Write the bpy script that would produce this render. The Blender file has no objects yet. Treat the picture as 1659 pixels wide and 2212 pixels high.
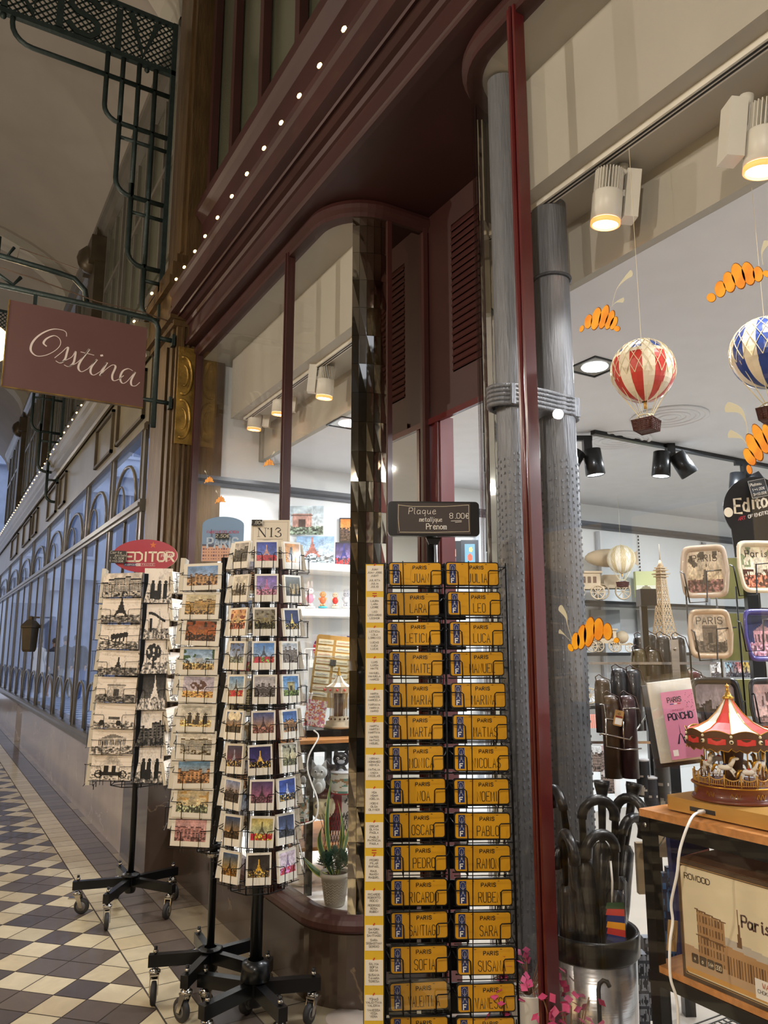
import bpy, math, random
import numpy as np
from mathutils import Matrix, Vector, Euler
PI = math.pi
scene = bpy.context.scene
COL = scene.collection
# ------------------------------------------------------------------ camera
H = 1.35; TH = math.radians(30.43); PT = math.radians(10.17); FPX = 1650.0
cam_d = bpy.data.cameras.new('camera'); cam = bpy.data.objects.new('camera', cam_d); COL.objects.link(cam)
cam.location = (0, 0, H); cam.rotation_euler = (PI/2+PT, 0, -TH)
cam_d.sensor_fit = 'VERTICAL'; cam_d.sensor_height = 36; cam_d.lens = FPX/2212*36
cam_d.clip_start = 0.05; cam_d.clip_end = 200
scene.camera = cam
# ------------------------------------------------------------------ world and light
scene.view_settings.view_transform = 'Standard'; scene.view_settings.look = 'None'
scene.view_settings.exposure = 0.0; scene.view_settings.gamma = 1; scene.view_settings.use_curve_mapping = False
w = bpy.data.worlds.new('world'); scene.world = w; w.use_nodes = True
nt = w.node_tree; bg = nt.nodes['Background']
WORLD_COL = (0.50, 0.56, 0.72); WORLD_STR = 1.0
bg.inputs[0].default_value = (*WORLD_COL, 1); bg.inputs[1].default_value = WORLD_STR
def area(name, loc, rot, sx, sy, power, col=(1, 1, 1), spread=PI):
    l = bpy.data.lights.new(name, 'AREA'); l.shape = 'RECTANGLE'; l.size = sx; l.size_y = sy; l.energy = power; l.color = col; l.spread = spread
    o = bpy.data.objects.new(name, l); COL.objects.link(o); o.location = loc; o.rotation_euler = rot; return o
def point(name, loc, power, col=(1, 1, 1), r=.05):
    l = bpy.data.lights.new(name, 'POINT'); l.energy = power; l.color = col; l.shadow_soft_size = r
    o = bpy.data.objects.new(name, l); COL.objects.link(o); o.location = loc; return o
# unseen warm fill lights added along the passage (behind and beside the camera)
for x_, y_, z_, p_ in ((-1.1, -.9, 3.0, 190), (-1.6, 1.6, 3.2, 120), (-1.6, 4.6, 3.3, 125), (-1.3, 8.5, 3.4, 90), (-1.3, 14., 3.4, 90)):
    point('passage_warm_fill', (x_, y_, z_), p_, (1, .89, .75), .04)
# daylight of the street outside, falling in at the far end
area('street_daylight', (4.5, 20, 12), (0, 0, 0), 12, 12, 600, (.62, .76, 1))
# shop light: recessed lamps and black spots, plus added fill without fittings
for x_, y_, p_, c_ in ((2.56, 2.42, 40, (.94, .97, 1)), (1.995, 3.80, 16, (.94, .97, 1)), (2.7, .9, 40, (.94, .97, 1)), (3.1, 4.1, 22, (.95, .98, 1)), (4.2, 3.0, 46, (.9, .96, 1)), (5.6, 3.0, 46, (.9, .96, 1)), (5.0, 1.0, 46, (.9, .96, 1)), (3.6, -.6, 30, (.94, .97, 1))):
    area('shop_lamp_and_fill', (x_, y_, 2.63), (0, 0, 0), .17, .17, p_, c_)
# ------------------------------------------------------------------ helpers
def srgb(h):
    h = h.lstrip('#'); return tuple((lambda c: c/12.92 if c <= .04045 else ((c+.055)/1.055)**2.4)(int(h[i:i+2], 16)/255) for i in (0, 2, 4))
def lin(c): c = np.clip(np.asarray(c, dtype=float), 0, 1); return np.where(c <= .04045, c/12.92, ((c+.055)/1.055)**2.4)
MATS = {}
def mat(name, col, rough=.5, metal=0., noise=0., nscale=8., bump=0., bscale=40., col2=None, coat=0., emit=None, estr=0., stretch=None, spec=.5):
    m = bpy.data.materials.new(name); m.use_nodes = True; t = m.node_tree; b = t.nodes['Principled BSDF']
    c = srgb(col) if isinstance(col, str) else col
    b.inputs['Base Color'].default_value = (*c, 1); b.inputs['Roughness'].default_value = rough; b.inputs['Metallic'].default_value = metal
    b.inputs['Specular IOR Level'].default_value = spec
    if coat: b.inputs['Coat Weight'].default_value = coat; b.inputs['Coat Roughness'].default_value = .1
    if emit: b.inputs['Emission Color'].default_value = (*(srgb(emit) if isinstance(emit, str) else emit), 1); b.inputs['Emission Strength'].default_value = estr
    if noise or bump or col2:
        tc = t.nodes.new('ShaderNodeTexCoord'); src = tc.outputs['Object']
        if stretch:
            mp = t.nodes.new('ShaderNodeMapping'); mp.inputs['Scale'].default_value = stretch; t.links.new(src, mp.inputs[0]); src = mp.outputs[0]
        if noise or col2:
            n = t.nodes.new('ShaderNodeTexNoise'); n.inputs['Scale'].default_value = nscale; n.inputs['Detail'].default_value = 5
            t.links.new(src, n.inputs['Vector']); r = t.nodes.new('ShaderNodeValToRGB')
            c2 = srgb(col2) if col2 else tuple(x*(1-noise) for x in c)
            c1 = c if col2 else tuple(min(1, x*(1+noise)) for x in c)
            r.color_ramp.elements[0].position = .35; r.color_ramp.elements[1].position = .65
            r.color_ramp.elements[0].color = (*c2, 1); r.color_ramp.elements[1].color = (*c1, 1)
            t.links.new(n.outputs['Fac'], r.inputs[0]); t.links.new(r.outputs[0], b.inputs['Base Color'])
        if bump:
            n2 = t.nodes.new('ShaderNodeTexNoise'); n2.inputs['Scale'].default_value = bscale; n2.inputs['Detail'].default_value = 3
            t.links.new(src, n2.inputs['Vector']); bp = t.nodes.new('ShaderNodeBump'); bp.inputs['Strength'].default_value = bump; bp.inputs['Distance'].default_value = .01
            t.links.new(n2.outputs['Fac'], bp.inputs['Height']); t.links.new(bp.outputs[0], b.inputs['Normal'])
    MATS[name] = m; return m
def print_mat(name, rough, coat=0., metal=0.):
    m = bpy.data.materials.new(name); m.use_nodes = True; t = m.node_tree; b = t.nodes['Principled BSDF']
    a = t.nodes.new('ShaderNodeAttribute'); a.attribute_name = 'Col'; t.links.new(a.outputs['Color'], b.inputs['Base Color'])
    b.inputs['Roughness'].default_value = rough; b.inputs['Metallic'].default_value = metal
    if coat: b.inputs['Coat Weight'].default_value = coat; b.inputs['Coat Roughness'].default_value = .08
    MATS[name] = m; return m
def glass_mat(name, tint=(1, 1, 1), base=.04, gain=.8, rough=.0):
    m = bpy.data.materials.new(name); m.use_nodes = True; t = m.node_tree; t.nodes.clear()
    o = t.nodes.new('ShaderNodeOutputMaterial'); mx = t.nodes.new('ShaderNodeMixShader'); tr = t.nodes.new('ShaderNodeBsdfTransparent'); gl = t.nodes.new('ShaderNodeBsdfGlossy')
    tr.inputs[0].default_value = (*tint, 1); gl.inputs['Roughness'].default_value = rough
    lw = t.nodes.new('ShaderNodeLayerWeight'); lw.inputs[0].default_value = .5
    p = t.nodes.new('ShaderNodeMath'); p.operation = 'POWER'; p.inputs[1].default_value = 5
    k = t.nodes.new('ShaderNodeMath'); k.operation = 'MULTIPLY_ADD'; k.inputs[1].default_value = gain; k.inputs[2].default_value = base; k.use_clamp = True
    t.links.new(lw.outputs['Facing'], p.inputs[0]); t.links.new(p.outputs[0], k.inputs[0]); t.links.new(k.outputs[0], mx.inputs[0])
    t.links.new(tr.outputs[0], mx.inputs[1]); t.links.new(gl.outputs[0], mx.inputs[2]); t.links.new(mx.outputs[0], o.inputs[0])
    MATS[name] = m; return m
PRINT = print_mat('printed_paper', .55); GLOSSP = print_mat('printed_gloss', .32, .35); TILE = print_mat('floor_tile', .38, .25)
GLASS = glass_mat('window_glass', base=.022, gain=.75); GLASSF = glass_mat('far_window_glass', base=.02, gain=.35); CLEAR = glass_mat('clear_plastic', (.93, .94, .95), .07, .8, .12); ACRYL = glass_mat('acrylic', (.97, .98, .98), .05, .8)
mat('black_wire', '#17171a', .35, .6); mat('black_metal', '#15171a', .32, .5, coat=.2); mat('chrome', '#b9b6b0', .2, 1); mat('rubber', '#2c2c2e', .6)
mat('wheel_grey', '#6c6a68', .5)
mat('red_paint', '#3f1e1c', .45, noise=.10, nscale=3, bump=.1, bscale=14, coat=.08); mat('red_bright', '#551a1b', .3, coat=.4, noise=.1)
mat('maroon_dark', '#361714', .55, noise=.12, nscale=3)
mat('cream_wall', '#e6ddcf', .8, noise=.03, nscale=2); mat('white_paint', '#eceae6', .6); mat('shop_wall', '#e8ecee', .7); mat('shop_ceil', '#dcdee2', .8, noise=.02)
mat('beam_cream', '#aaa69b', .75, noise=.04, nscale=2)
mat('bronze', '#59452a', .42, .35, noise=.25, nscale=5, bump=.25, bscale=25, stretch=(3, 3, .6)); mat('gilt', '#9a7c3c', .35, .6, noise=.35, nscale=14, bump=.4, bscale=40)
mat('bronze_dark', '#4a4030', .4, .3, noise=.2, nscale=6)
mat('iron_green', '#22302e', .5, .3, noise=.2, nscale=20, bump=.3, bscale=60)
mat('left_frame', '#68645c', .34, .25, noise=.12, nscale=4, coat=.15); mat('left_panel', '#7c7562', .36, .15, noise=.12, nscale=3, bump=.15, bscale=9, coat=.2)
mat('left_dark', '#4b4234', .45, .2, noise=.15); mat('upper_grey', '#5c5b52', .5, noise=.15, nscale=5)
mat('vault', '#989189', .9, noise=.06, nscale=1.2); mat('green_glass', '#4c4f40', .25, noise=.12, nscale=1.5)
mat('mirror', '#c9c2b4', .03, 1.); mat('mirror_tile', '#d2cab8', .05, 1., bump=.12, bscale=6)
mat('iron_pipe', '#6d7076', .42, .25, bump=.4, bscale=30, stretch=(6, 6, .45), noise=.12, nscale=20)
mat('iron_dark', '#3f4248', .5, .2, bump=.4, bscale=30, stretch=(6, 6, .45))
mat('white_plastic', '#efede8', .35); mat('lamp_white', '#d8d5cb', .4); mat('lamp_on', '#ffffff', emit='#fff0d8', estr=14); mat('lamp_ring', '#ffb070', emit='#ff9c50', estr=1.3)
mat('lamp_cool', '#ffffff', emit='#eef6ff', estr=12); mat('bulb_glow', '#fff0c0', emit='#ffc878', estr=9); mat('globe_glow', '#fff0c0', emit='#ffcf80', estr=5)
mat('wood', '#c0844c', .45, noise=.18, nscale=6, stretch=(1, 8, 8)); mat('laser_wood', '#b9a588', .6, noise=.1); mat('laser_dark', '#5b3b22', .55, noise=.15)
mat('gold_wood', '#c79a52', .35, .25, noise=.06); mat('carousel_red', '#d8403a', .45); mat('carousel_white', '#f0ece4', .5); mat('carousel_brown', '#6d3320', .35, coat=.3, noise=.15)
mat('gold', '#c99a3e', .3, .8); mat('steel', '#c8c6c6', .24, .9, bump=.05, bscale=4, stretch=(1, 1, 30)); mat('navy', '#20275a', .35, coat=.4); mat('leather', '#3a2620', .45, noise=.3, nscale=9, bump=.2)
mat('umbrella_black', '#141417', .35, bump=.3, bscale=30); mat('kraft', '#b98f5c', .7); mat('olive', '#7d7a4a', .5); mat('leaf', '#3f6a34', .45, noise=.3, nscale=14); mat('leaf_edge', '#c9cc6c', .45); mat('succulent', '#3e6250', .5, noise=.2, nscale=20)
mat('pot_grey', '#b9b4a9', .5); mat('soil', '#3a2a20', .9); mat('pink_leaf', '#b8426e', .5, noise=.35, nscale=12); mat('twig', '#8a6a50', .7); mat('rope', '#e2d7b4', .7); mat('wicker', '#4a231b', .6, bump=.8, bscale=60)
mat('mesh_black', '#1a1b1d', .4, .4); mat('skin', '#c39a80', .5); mat('hair', '#40362e', .7); mat('coat_white', '#d6d0c6', .8); mat('coat_dark', '#2b3040', .8); mat('jeans', '#3a5a94', .8); mat('trousers', '#8d8676', .8)
mat('street', '#8fa2c4', .35, noise=.1, nscale=3); mat('street_stripe', '#d6e0f2', .4); mat('stone_far', '#a9b4ca', .8, noise=.12, nscale=2); mat('far_glass', '#5d6f92', .2)
def marble(name, c1, c2, vein, sc=2.2, rough=.22, vw=.035):
    m = mat(name, c1, rough, noise=0, col2=c2, nscale=sc, coat=.3); t = m.node_tree; b = t.nodes['Principled BSDF']
    base = b.inputs['Base Color'].links[0].from_socket
    tc = t.nodes.new('ShaderNodeTexCoord'); n = t.nodes.new('ShaderNodeTexNoise'); n.inputs['Scale'].default_value = sc*.9; n.inputs['Detail'].default_value = 6; n.inputs['Distortion'].default_value = 1.2
    t.links.new(tc.outputs['Object'], n.inputs['Vector'])
    s = t.nodes.new('ShaderNodeMath'); s.operation = 'SUBTRACT'; s.inputs[1].default_value = .5; t.links.new(n.outputs['Fac'], s.inputs[0])
    a = t.nodes.new('ShaderNodeMath'); a.operation = 'ABSOLUTE'; t.links.new(s.outputs[0], a.inputs[0])
    r = t.nodes.new('ShaderNodeValToRGB'); r.color_ramp.elements[0].color = (.75, .75, .75, 1); r.color_ramp.elements[1].color = (0, 0, 0, 1); r.color_ramp.elements[1].position = vw*.35
    t.links.new(a.outputs[0], r.inputs[0])
    n3 = t.nodes.new('ShaderNodeTexNoise'); n3.inputs['Scale'].default_value = sc*1.7; t.links.new(tc.outputs['Object'], n3.inputs['Vector'])
    g = t.nodes.new('ShaderNodeMath'); g.operation = 'GREATER_THAN'; g.inputs[1].default_value = .52; t.links.new(n3.outputs['Fac'], g.inputs[0])
    mu = t.nodes.new('ShaderNodeMath'); mu.operation = 'MULTIPLY'; t.links.new(r.outputs[0], mu.inputs[0]); t.links.new(g.outputs[0], mu.inputs[1])
    mx = t.nodes.new('ShaderNodeMix'); mx.data_type = 'RGBA'; t.links.new(mu.outputs[0], mx.inputs[0]); t.links.new(base, mx.inputs[6]); mx.inputs[7].default_value = (*srgb(vein), 1)
    t.links.new(mx.outputs[2], b.inputs['Base Color']); return m
marble('brown_marble', '#4e4036', '#352b25', '#806c54', 2.6, .22, .025); marble('pale_marble', '#b3a69a', '#9c8f86', '#cfc6bc', 1.6, .2, .03)
def pipe_dimples(m):
    t = m.node_tree; b = t.nodes['Principled BSDF']
    return m

class MB:
    """collects shapes; build() links them as one mesh object"""
    def __init__(s): s.v = []; s.f = []; s.mi = []; s.c = []; s.sm = []; s.mats = []; s.M = Matrix.Identity(4); s.m = 0; s.col = None
    def mat(s, name):
        m = MATS[name] if isinstance(name, str) else name
        if m not in s.mats: s.mats.append(m)
        s.m = s.mats.index(m); return s
    def add(s, vs, fs, smooth=False, col=None):
        n = len(s.v); M = s.M
        s.v.extend((M @ Vector(p))[:] for p in vs)
        for f in fs: s.f.append(tuple(i+n for i in f)); s.mi.append(s.m); s.sm.append(smooth); s.c.append(col or s.col)
        return s
    def box(s, x0, x1, y0, y1, z0, z1, col=None):
        vs = [(x, y, z) for x in (x0, x1) for y in (y0, y1) for z in (z0, z1)]
        return s.add(vs, [(0, 1, 3, 2), (4, 6, 7, 5), (0, 4, 5, 1), (2, 3, 7, 6), (0, 2, 6, 4), (1, 5, 7, 3)], col=col)
    def cbox(s, c, d, col=None): return s.box(c[0]-d[0]/2, c[0]+d[0]/2, c[1]-d[1]/2, c[1]+d[1]/2, c[2]-d[2]/2, c[2]+d[2]/2, col)
    def tube(s, pts, r, n=8, closed=False, smooth=True, col=None, flat=1.):
        pts = [Vector(p) for p in pts]; N = len(pts); rs = r if isinstance(r, (list, tuple)) else [r]*N
        vs = []; prev = None
        for i, p in enumerate(pts):
            a = pts[i-1] if (i > 0 or closed) else p; b = pts[(i+1) % N] if (i < N-1 or closed) else p
            t = (b-a); t = t.normalized() if t.length > 1e-9 else Vector((0, 0, 1))
            if prev is None:
                u = t.cross(Vector((0, 0, 1)));  u = u if u.length > .1 else t.cross(Vector((0, 1, 0)))
            else: u = prev - t*prev.dot(t)
            u.normalize(); w_ = t.cross(u); prev = u
            for k in range(n):
                a_ = 2*PI*(k+.5)/n; vs.append(p+(u*math.cos(a_)+w_*math.sin(a_)*flat)*rs[i])
        fs = []
        for i in range(N if closed else N-1):
            j = (i+1) % N
            for k in range(n): fs.append((i*n+k, i*n+(k+1) % n, j*n+(k+1) % n, j*n+k))
        if not closed: fs += [tuple(range(n))[::-1], tuple((N-1)*n+k for k in range(n))]
        return s.add(vs, fs, smooth and n > 4, col)
    def cyl(s, p0, p1, r, n=16, r1=None, col=None, smooth=True): return s.tube([p0, p1], [r, r if r1 is None else r1], n, col=col, smooth=smooth)
    def lathe(s, prof, c=(0, 0, 0), n=24, col=None, smooth=True, cols=None):
        vs = []
        for r, z in prof:
            for k in range(n): a = 2*PI*k/n; vs.append((c[0]+r*math.cos(a), c[1]+r*math.sin(a), c[2]+z))
        for i in range(len(prof)-1):
            for k in range(n):
                pass
        fs = [(i*n+k, i*n+(k+1) % n, (i+1)*n+(k+1) % n, (i+1)*n+k) for i in range(len(prof)-1) for k in range(n)]
        return s.add(vs, fs, smooth, col)
    def ball(s, c, r, n=12, sx=1, sy=1, sz=1, col=None):
        m = max(6, n//2+1); vs = []
        for i in range(m+1):
            a = PI*i/m
            for k in range(n): b = 2*PI*k/n; vs.append((c[0]+r*sx*math.sin(a)*math.cos(b), c[1]+r*sy*math.sin(a)*math.sin(b), c[2]+r*sz*math.cos(a)))
        fs = [(i*n+k, (i+1)*n+k, (i+1)*n+(k+1) % n, i*n+(k+1) % n) for i in range(m) for k in range(n)]
        return s.add(vs, fs, True, col)
    def prism(s, poly, d0, d1, col=None, side=None):
        """poly in local x,z ; extruded along y from d0 (front) to d1"""
        n = len(poly); vs = [(x, d0, z) for x, z in poly]+[(x, d1, z) for x, z in poly]
        s.add(vs, [tuple(range(n)), tuple(range(2*n-1, n-1, -1))], col=col)
        return s.add(vs, [(i, i+n, (i+1) % n+n, (i+1) % n) for i in range(n)], col=side or col)
    def zprism(s, poly, z0, z1, col=None):
        n = len(poly); vs = [(x, y, z0) for x, y in poly]+[(x, y, z1) for x, y in poly]
        return s.add(vs, [tuple(range(n))[::-1], tuple(range(n, 2*n))]+[(i, (i+1) % n, (i+1) % n+n, i+n) for i in range(n)], col=col)
    def sweep(s, prof, path, closed=False, smooth=False, col=None):
        """prof (out,z) swept along an xy path; out = to the path's left"""
        P = [Vector((x, y)) for x, y in path]; N = len(P); vs = []; m = len(prof)
        for i, p in enumerate(P):
            a = P[i-1] if i > 0 or closed else P[i]; b = P[(i+1) % N] if i < N-1 or closed else P[i]
            d1 = (p-a).normalized() if (p-a).length > 1e-9 else (b-p).normalized(); d2 = (b-p).normalized() if (b-p).length > 1e-9 else d1
            t = (d1+d2).normalized(); nrm = Vector((-t.y, t.x)); k = 1/max(.3, t.dot(d2))
            for o, z in prof: vs.append((p.x+nrm.x*o*k, p.y+nrm.y*o*k, z))
        fs = [(i*m+j, ((i+1) % N)*m+j, ((i+1) % N)*m+(j+1) % m, i*m+(j+1) % m) for i in range(N if closed else N-1) for j in range(m)]
        if not closed: fs += [tuple(range(m)), tuple((N-1)*m+j for j in range(m))[::-1]]
        return s.add(vs, fs, smooth, col)
    def art(s, x0, z0, w_, h, nx, ny, fn, seed=0, y=0.):
        """printed picture: grid of coloured cells on the local xz plane, facing -y"""
        U, V = np.meshgrid((np.arange(nx)+.5)/nx, (np.arange(ny)+.5)/ny); rgb = lin(fn(U, V, np.random.RandomState(seed)))
        vs = [(x0+w_*i/nx, y, z0+h*j/ny) for j in range(ny+1) for i in range(nx+1)]; n = len(s.v); M = s.M
        s.v.extend((M @ Vector(p))[:] for p in vs); k = nx+1
        for j in range(ny):
            for i in range(nx):
                s.f.append((n+j*k+i, n+j*k+i+1, n+(j+1)*k+i+1, n+(j+1)*k+i)); s.mi.append(s.m); s.sm.append(False); s.c.append(tuple(rgb[j, i]))
        return s
    def ribbon(s, pts, w_, y=0., col=None, th=.0):
        """flat stroke on the xz plane; w_ = width or list"""
        P = [Vector((p[0], p[1])) for p in pts]; N = len(P)
        if N < 2: return s
        W = w_ if isinstance(w_, (list, tuple)) else [w_]*N; vs = []
        for i, p in enumerate(P):
            t = (P[min(i+1, N-1)]-P[max(i-1, 0)]); t = t.normalized() if t.length > 1e-9 else Vector((1, 0)); nrm = Vector((-t.y, t.x))
            e = t*(W[i]*.4 if i == N-1 else -W[i]*.4 if i == 0 else 0)
            for sg in (1, -1): q = p+nrm*sg*W[i]/2+e; vs.append((q.x, y, q.y))
        return s.add(vs, [(2*i, 2*i+1, 2*i+3, 2*i+2) for i in range(N-1)], col=col)
    def build(s, name, parent=None, loc=None, rotz=None):
        me = bpy.data.meshes.new(name); me.from_pydata(s.v, [], s.f)
        for m in s.mats: me.materials.append(m)
        me.polygons.foreach_set('material_index', s.mi); me.polygons.foreach_set('use_smooth', s.sm)
        if any(c is not None for c in s.c):
            a = me.color_attributes.new('Col', 'FLOAT_COLOR', 'CORNER'); arr = np.ones((len(me.loops), 4), dtype=np.float32); k = 0
            for f, c in zip(s.f, s.c):
                n = len(f); arr[k:k+n, :3] = c if c is not None else (.8, .8, .8); k += n
            a.data.foreach_set('color', arr.ravel())
        me.validate(); me.update()
        o = bpy.data.objects.new(name, me); COL.objects.link(o)
        if parent: o.parent = parent
        if loc is not None: o.location = loc
        if rotz is not None: o.rotation_euler = (0, 0, rotz)
        return o
def tag(o, label=None, cat=None, group=None, kind=None):
    if label: o['label'] = label
    if cat: o['category'] = cat
    if group: o['group'] = group
    if kind: o['kind'] = kind
    return o
def empty(name, loc, rotz=0, label=None, cat=None, group=None, rot=None):
    o = bpy.data.objects.new(name, None); COL.objects.link(o); o.location = loc; o.rotation_euler = rot or (0, 0, rotz); o.empty_display_size = .05
    return tag(o, label, cat, group)
def struct(o): o['kind'] = 'structure'; return o
def M4(loc=(0, 0, 0), rot=(0, 0, 0), sc=(1, 1, 1)): return Matrix.LocRotScale(Vector(loc), Euler(rot), Vector(sc))
FW = Vector((math.sin(TH)*math.cos(PT), math.cos(TH)*math.cos(PT), math.sin(PT))); RT = Vector((math.cos(TH), -math.sin(TH), 0)); UP = RT.cross(FW)
def ray(px, py): return FW+RT*((px-829.5)/FPX)-UP*((py-1106)/FPX)
def at(px, py, d):            # point at horizontal distance d in the camera's heading
    r = ray(px, py); return Vector((0, 0, H))+r*(d/(r.x*math.sin(TH)+r.y*math.cos(TH)))
def on(px, py, ax, v):        # point on the plane axis = v
    r = ray(px, py); C = Vector((0, 0, H)); return C+r*((v-C[ax])/r[ax])
FACE = -TH
def dY(px, py, Y): q = on(px, py, 1, Y); return q.x*math.sin(TH)+q.y*math.cos(TH)      # heading depth of the point where that sight line meets the plane y = Y
def lc(h): return srgb(h)
CREAM = lc('#e4dccb'); WHT = lc('#f1eee8'); BLK = lc('#121214')
def arc(cx, cy, r, a0, a1, n): return [(cx+r*math.cos(math.radians(a0+(a1-a0)*i/n)), cy+r*math.sin(math.radians(a0+(a1-a0)*i/n))) for i in range(n+1)]
# ------------------------------------------------------------------ single-stroke lettering
G = {'A': '0,0 2,6 4,0;.8,2.2 3.2,2.2', 'B': '0,0 0,6 2.6,6 3.6,5.2 3.6,4 2.6,3.2 0,3.2;2.6,3.2 4,2.4 4,.9 2.8,0 0,0', 'C': '4,5 3,6 1,6 0,5 0,1 1,0 3,0 4,1', 'D': '0,0 0,6 2.5,6 4,4.6 4,1.4 2.5,0 0,0',
     'E': '4,0 0,0 0,6 4,6;0,3.1 3,3.1', 'F': '0,0 0,6 4,6;0,3.1 3,3.1', 'G': '4,5 3,6 1,6 0,5 0,1 1,0 3,0 4,1 4,2.8 2.4,2.8', 'H': '0,0 0,6;4,0 4,6;0,3 4,3', 'I': '2,0 2,6', 'J': '0,.6 1,0 2.4,0 3.2,1 3.2,6',
     'K': '0,0 0,6;4,6 0,2.6;1.2,3.6 4,0', 'L': '0,6 0,0 3.6,0', 'M': '0,0 0,6 2,2 4,6 4,0', 'N': '0,0 0,6 4,0 4,6', 'O': '1,0 0,1 0,5 1,6 3,6 4,5 4,1 3,0 1,0', 'P': '0,0 0,6 3,6 4,5.2 4,3.6 3,2.8 0,2.8',
     'Q': '1,0 0,1 0,5 1,6 3,6 4,5 4,1 3,0 1,0;2.4,1.6 4.2,-.4', 'R': '0,0 0,6 3,6 4,5.2 4,3.8 3,3 0,3;2,3 4,0', 'S': '0,.9 1,0 3,0 4,1 4,2.2 3,3 1,3.3 0,4.1 0,5 1,6 3,6 4,5.2', 'T': '2,0 2,6;0,6 4,6', 'U': '0,6 0,1 1,0 3,0 4,1 4,6',
     'V': '0,6 2,0 4,6', 'W': '0,6 1,0 2,4 3,0 4,6', 'X': '0,0 4,6;0,6 4,0', 'Y': '0,6 2,3 4,6;2,3 2,0', 'Z': '0,6 4,6 0,0 4,0',
     '0': '1,0 0,1 0,5 1,6 3,6 4,5 4,1 3,0 1,0', '1': '1,4.8 2.2,6 2.2,0', '2': '0,4.8 1,6 3,6 4,5 4,4 0,0 4,0', '3': '0,5.2 1,6 3,6 4,5.1 4,4 3,3.2 1.6,3.2;3,3.2 4,2.4 4,1 3,0 1,0 0,.8', '4': '3,0 3,6 0,2 4,2', '5': '3.8,6 .4,6 .2,3.4 3,3.6 4,2.6 4,1 3,0 1,0 0,.8',
     '8': '1,3.2 0,4.2 0,5.2 1,6 3,6 4,5.2 4,4.2 3,3.2 1,3.2 0,2.2 0,1 1,0 3,0 4,1 4,2.2 3,3.2', '.': '1.6,0 2.2,.1', '+': '2,1 2,5;0,3 4,3', '>': '0,3 4,3;2.8,4.2 4,3 2.8,1.8', '-': '.5,3 3.5,3', ':': '2,1 2.2,1.2;2,4 2.2,4.2',
     '@': '4,5 3,6 1.6,6 .8,5 .8,1 1.6,0 3,0 4,1;0,3.6 3,3.6;0,2.4 3,2.4',
     'a': '3.4,3.4 1,3.8 0,2.6 0,1 1,0 2.4,.3 3.2,1.4 3.4,3.6 3.4,.6 4,0', 'c': '3.6,3.4 2,4 .4,3 .2,1 1.4,0 3.6,.6', 'd': '3.2,3.4 1,3.8 0,2.4 .4,.4 2,0 3.2,1.4 3.4,6 3.4,0', 'e': '.2,2 3.4,2.4 3,3.8 1.4,4 .2,2.8 .2,1 1.4,0 3.8,.6', 'g': '3.4,3.4 1,3.8 0,2.4 .6,.6 2,.4 3.2,1.6 3.4,3.6 3.2,-1.2 1.6,-2 .4,-1.2',
     'i': '1.8,3.8 1.8,.4 2.4,0;1.8,5.2 2,5.4', 'l': '1.4,6 1.4,.8 2.2,0', 'm': '0,3.8 0,0;0,3 1,3.9 1.9,3.4 1.9,0;1.9,3 3,3.9 3.9,3.3 3.9,0', 'n': '.2,3.8 .2,0;.2,2.8 1.6,3.9 3,3.4 3.2,0', 'o': '1,0 .1,1.2 .2,3 1.4,3.9 3,3.4 3.6,2 2.8,.4 1,0', 'p': '.3,3.8 .3,-2;.3,3 1.8,4 3.2,3 3,1 1.6,0 .3,1',
     'q': '3.4,3.4 1,3.8 0,2.4 .6,.6 2,.4 3.2,1.6 3.4,3.6 3.4,-2', 'r': '.4,3.8 .4,0;.4,2.4 1.4,3.8 2.8,3.7', 's': '3,3.4 1.4,3.9 .6,3 2.6,1.4 2,.2 .2,.4', 't': '1.4,5.4 1.4,.8 2.4,0 3.4,.6;.2,3.8 3,3.8', 'u': '.2,3.8 .3,.8 1.4,0 3,.8 3.4,3.8 3.4,.4 4,0', 'v': '0,3.8 1.6,0 3.2,3.8', 'h': '.3,6 .3,0;.3,2.8 1.6,3.9 3,3.4 3.2,0', 'y': '0,3.8 1.6,.6;3.2,3.8 .6,-2', "'": '1,6 .8,5'}
def text(mb, st, x, z, h, w_=None, asp=.62, col=BLK, y=-.0004, gap=.38, slant=0., center=False, rise=0., right=False):
    sc = h/6; cw = h*asp; adv = cw*(1+gap); w_ = w_ or h*.09; tot = sum(adv*(.6 if c in ".Iil' " else 1) for c in st)-cw*gap
    if center: x -= tot/2
    if right: x -= tot
    for c in st:
        a = adv*(.6 if c in ".Iil' " else 1)
        if c in G:
            for stroke in G[c].split(';'):
                pts = []
                for q in stroke.split():
                    a_, b_ = q.split(','); a_ = float(a_); b_ = float(b_)
                    if c in "Iil": a_ -= .9
                    pts.append((x+a_/4*cw+slant*b_*sc, z+b_*sc+rise*(x)))
                mb.ribbon(pts, w_, y, col)
        x += a
    return tot
def rrect(w_, h, r, n=4, cx=0, cz=0):
    P = []
    for (sx, sz, a0) in ((1, 1, 0), (-1, 1, 90), (-1, -1, 180), (1, -1, 270)):
        for i in range(n+1):
            a = math.radians(a0+90*i/n); P.append((cx+sx*(w_/2-r)+r*math.cos(a), cz+sz*(h/2-r)+r*math.sin(a)))
    return P
def bez(p, n=10):
    """catmull-rom through points"""
    out = []; p = [Vector(q) for q in p]
    for i in range(len(p)-1):
        p0 = p[max(0, i-1)]; p1 = p[i]; p2 = p[i+1]; p3 = p[min(len(p)-1, i+2)]
        for k in range(n): t = k/n; out.append(.5*((2*p1)+(p2-p0)*t+(2*p0-5*p1+4*p2-p3)*t*t+(3*p1-p0-3*p2+p3)*t**3))
    out.append(p[-1]); return out
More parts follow.
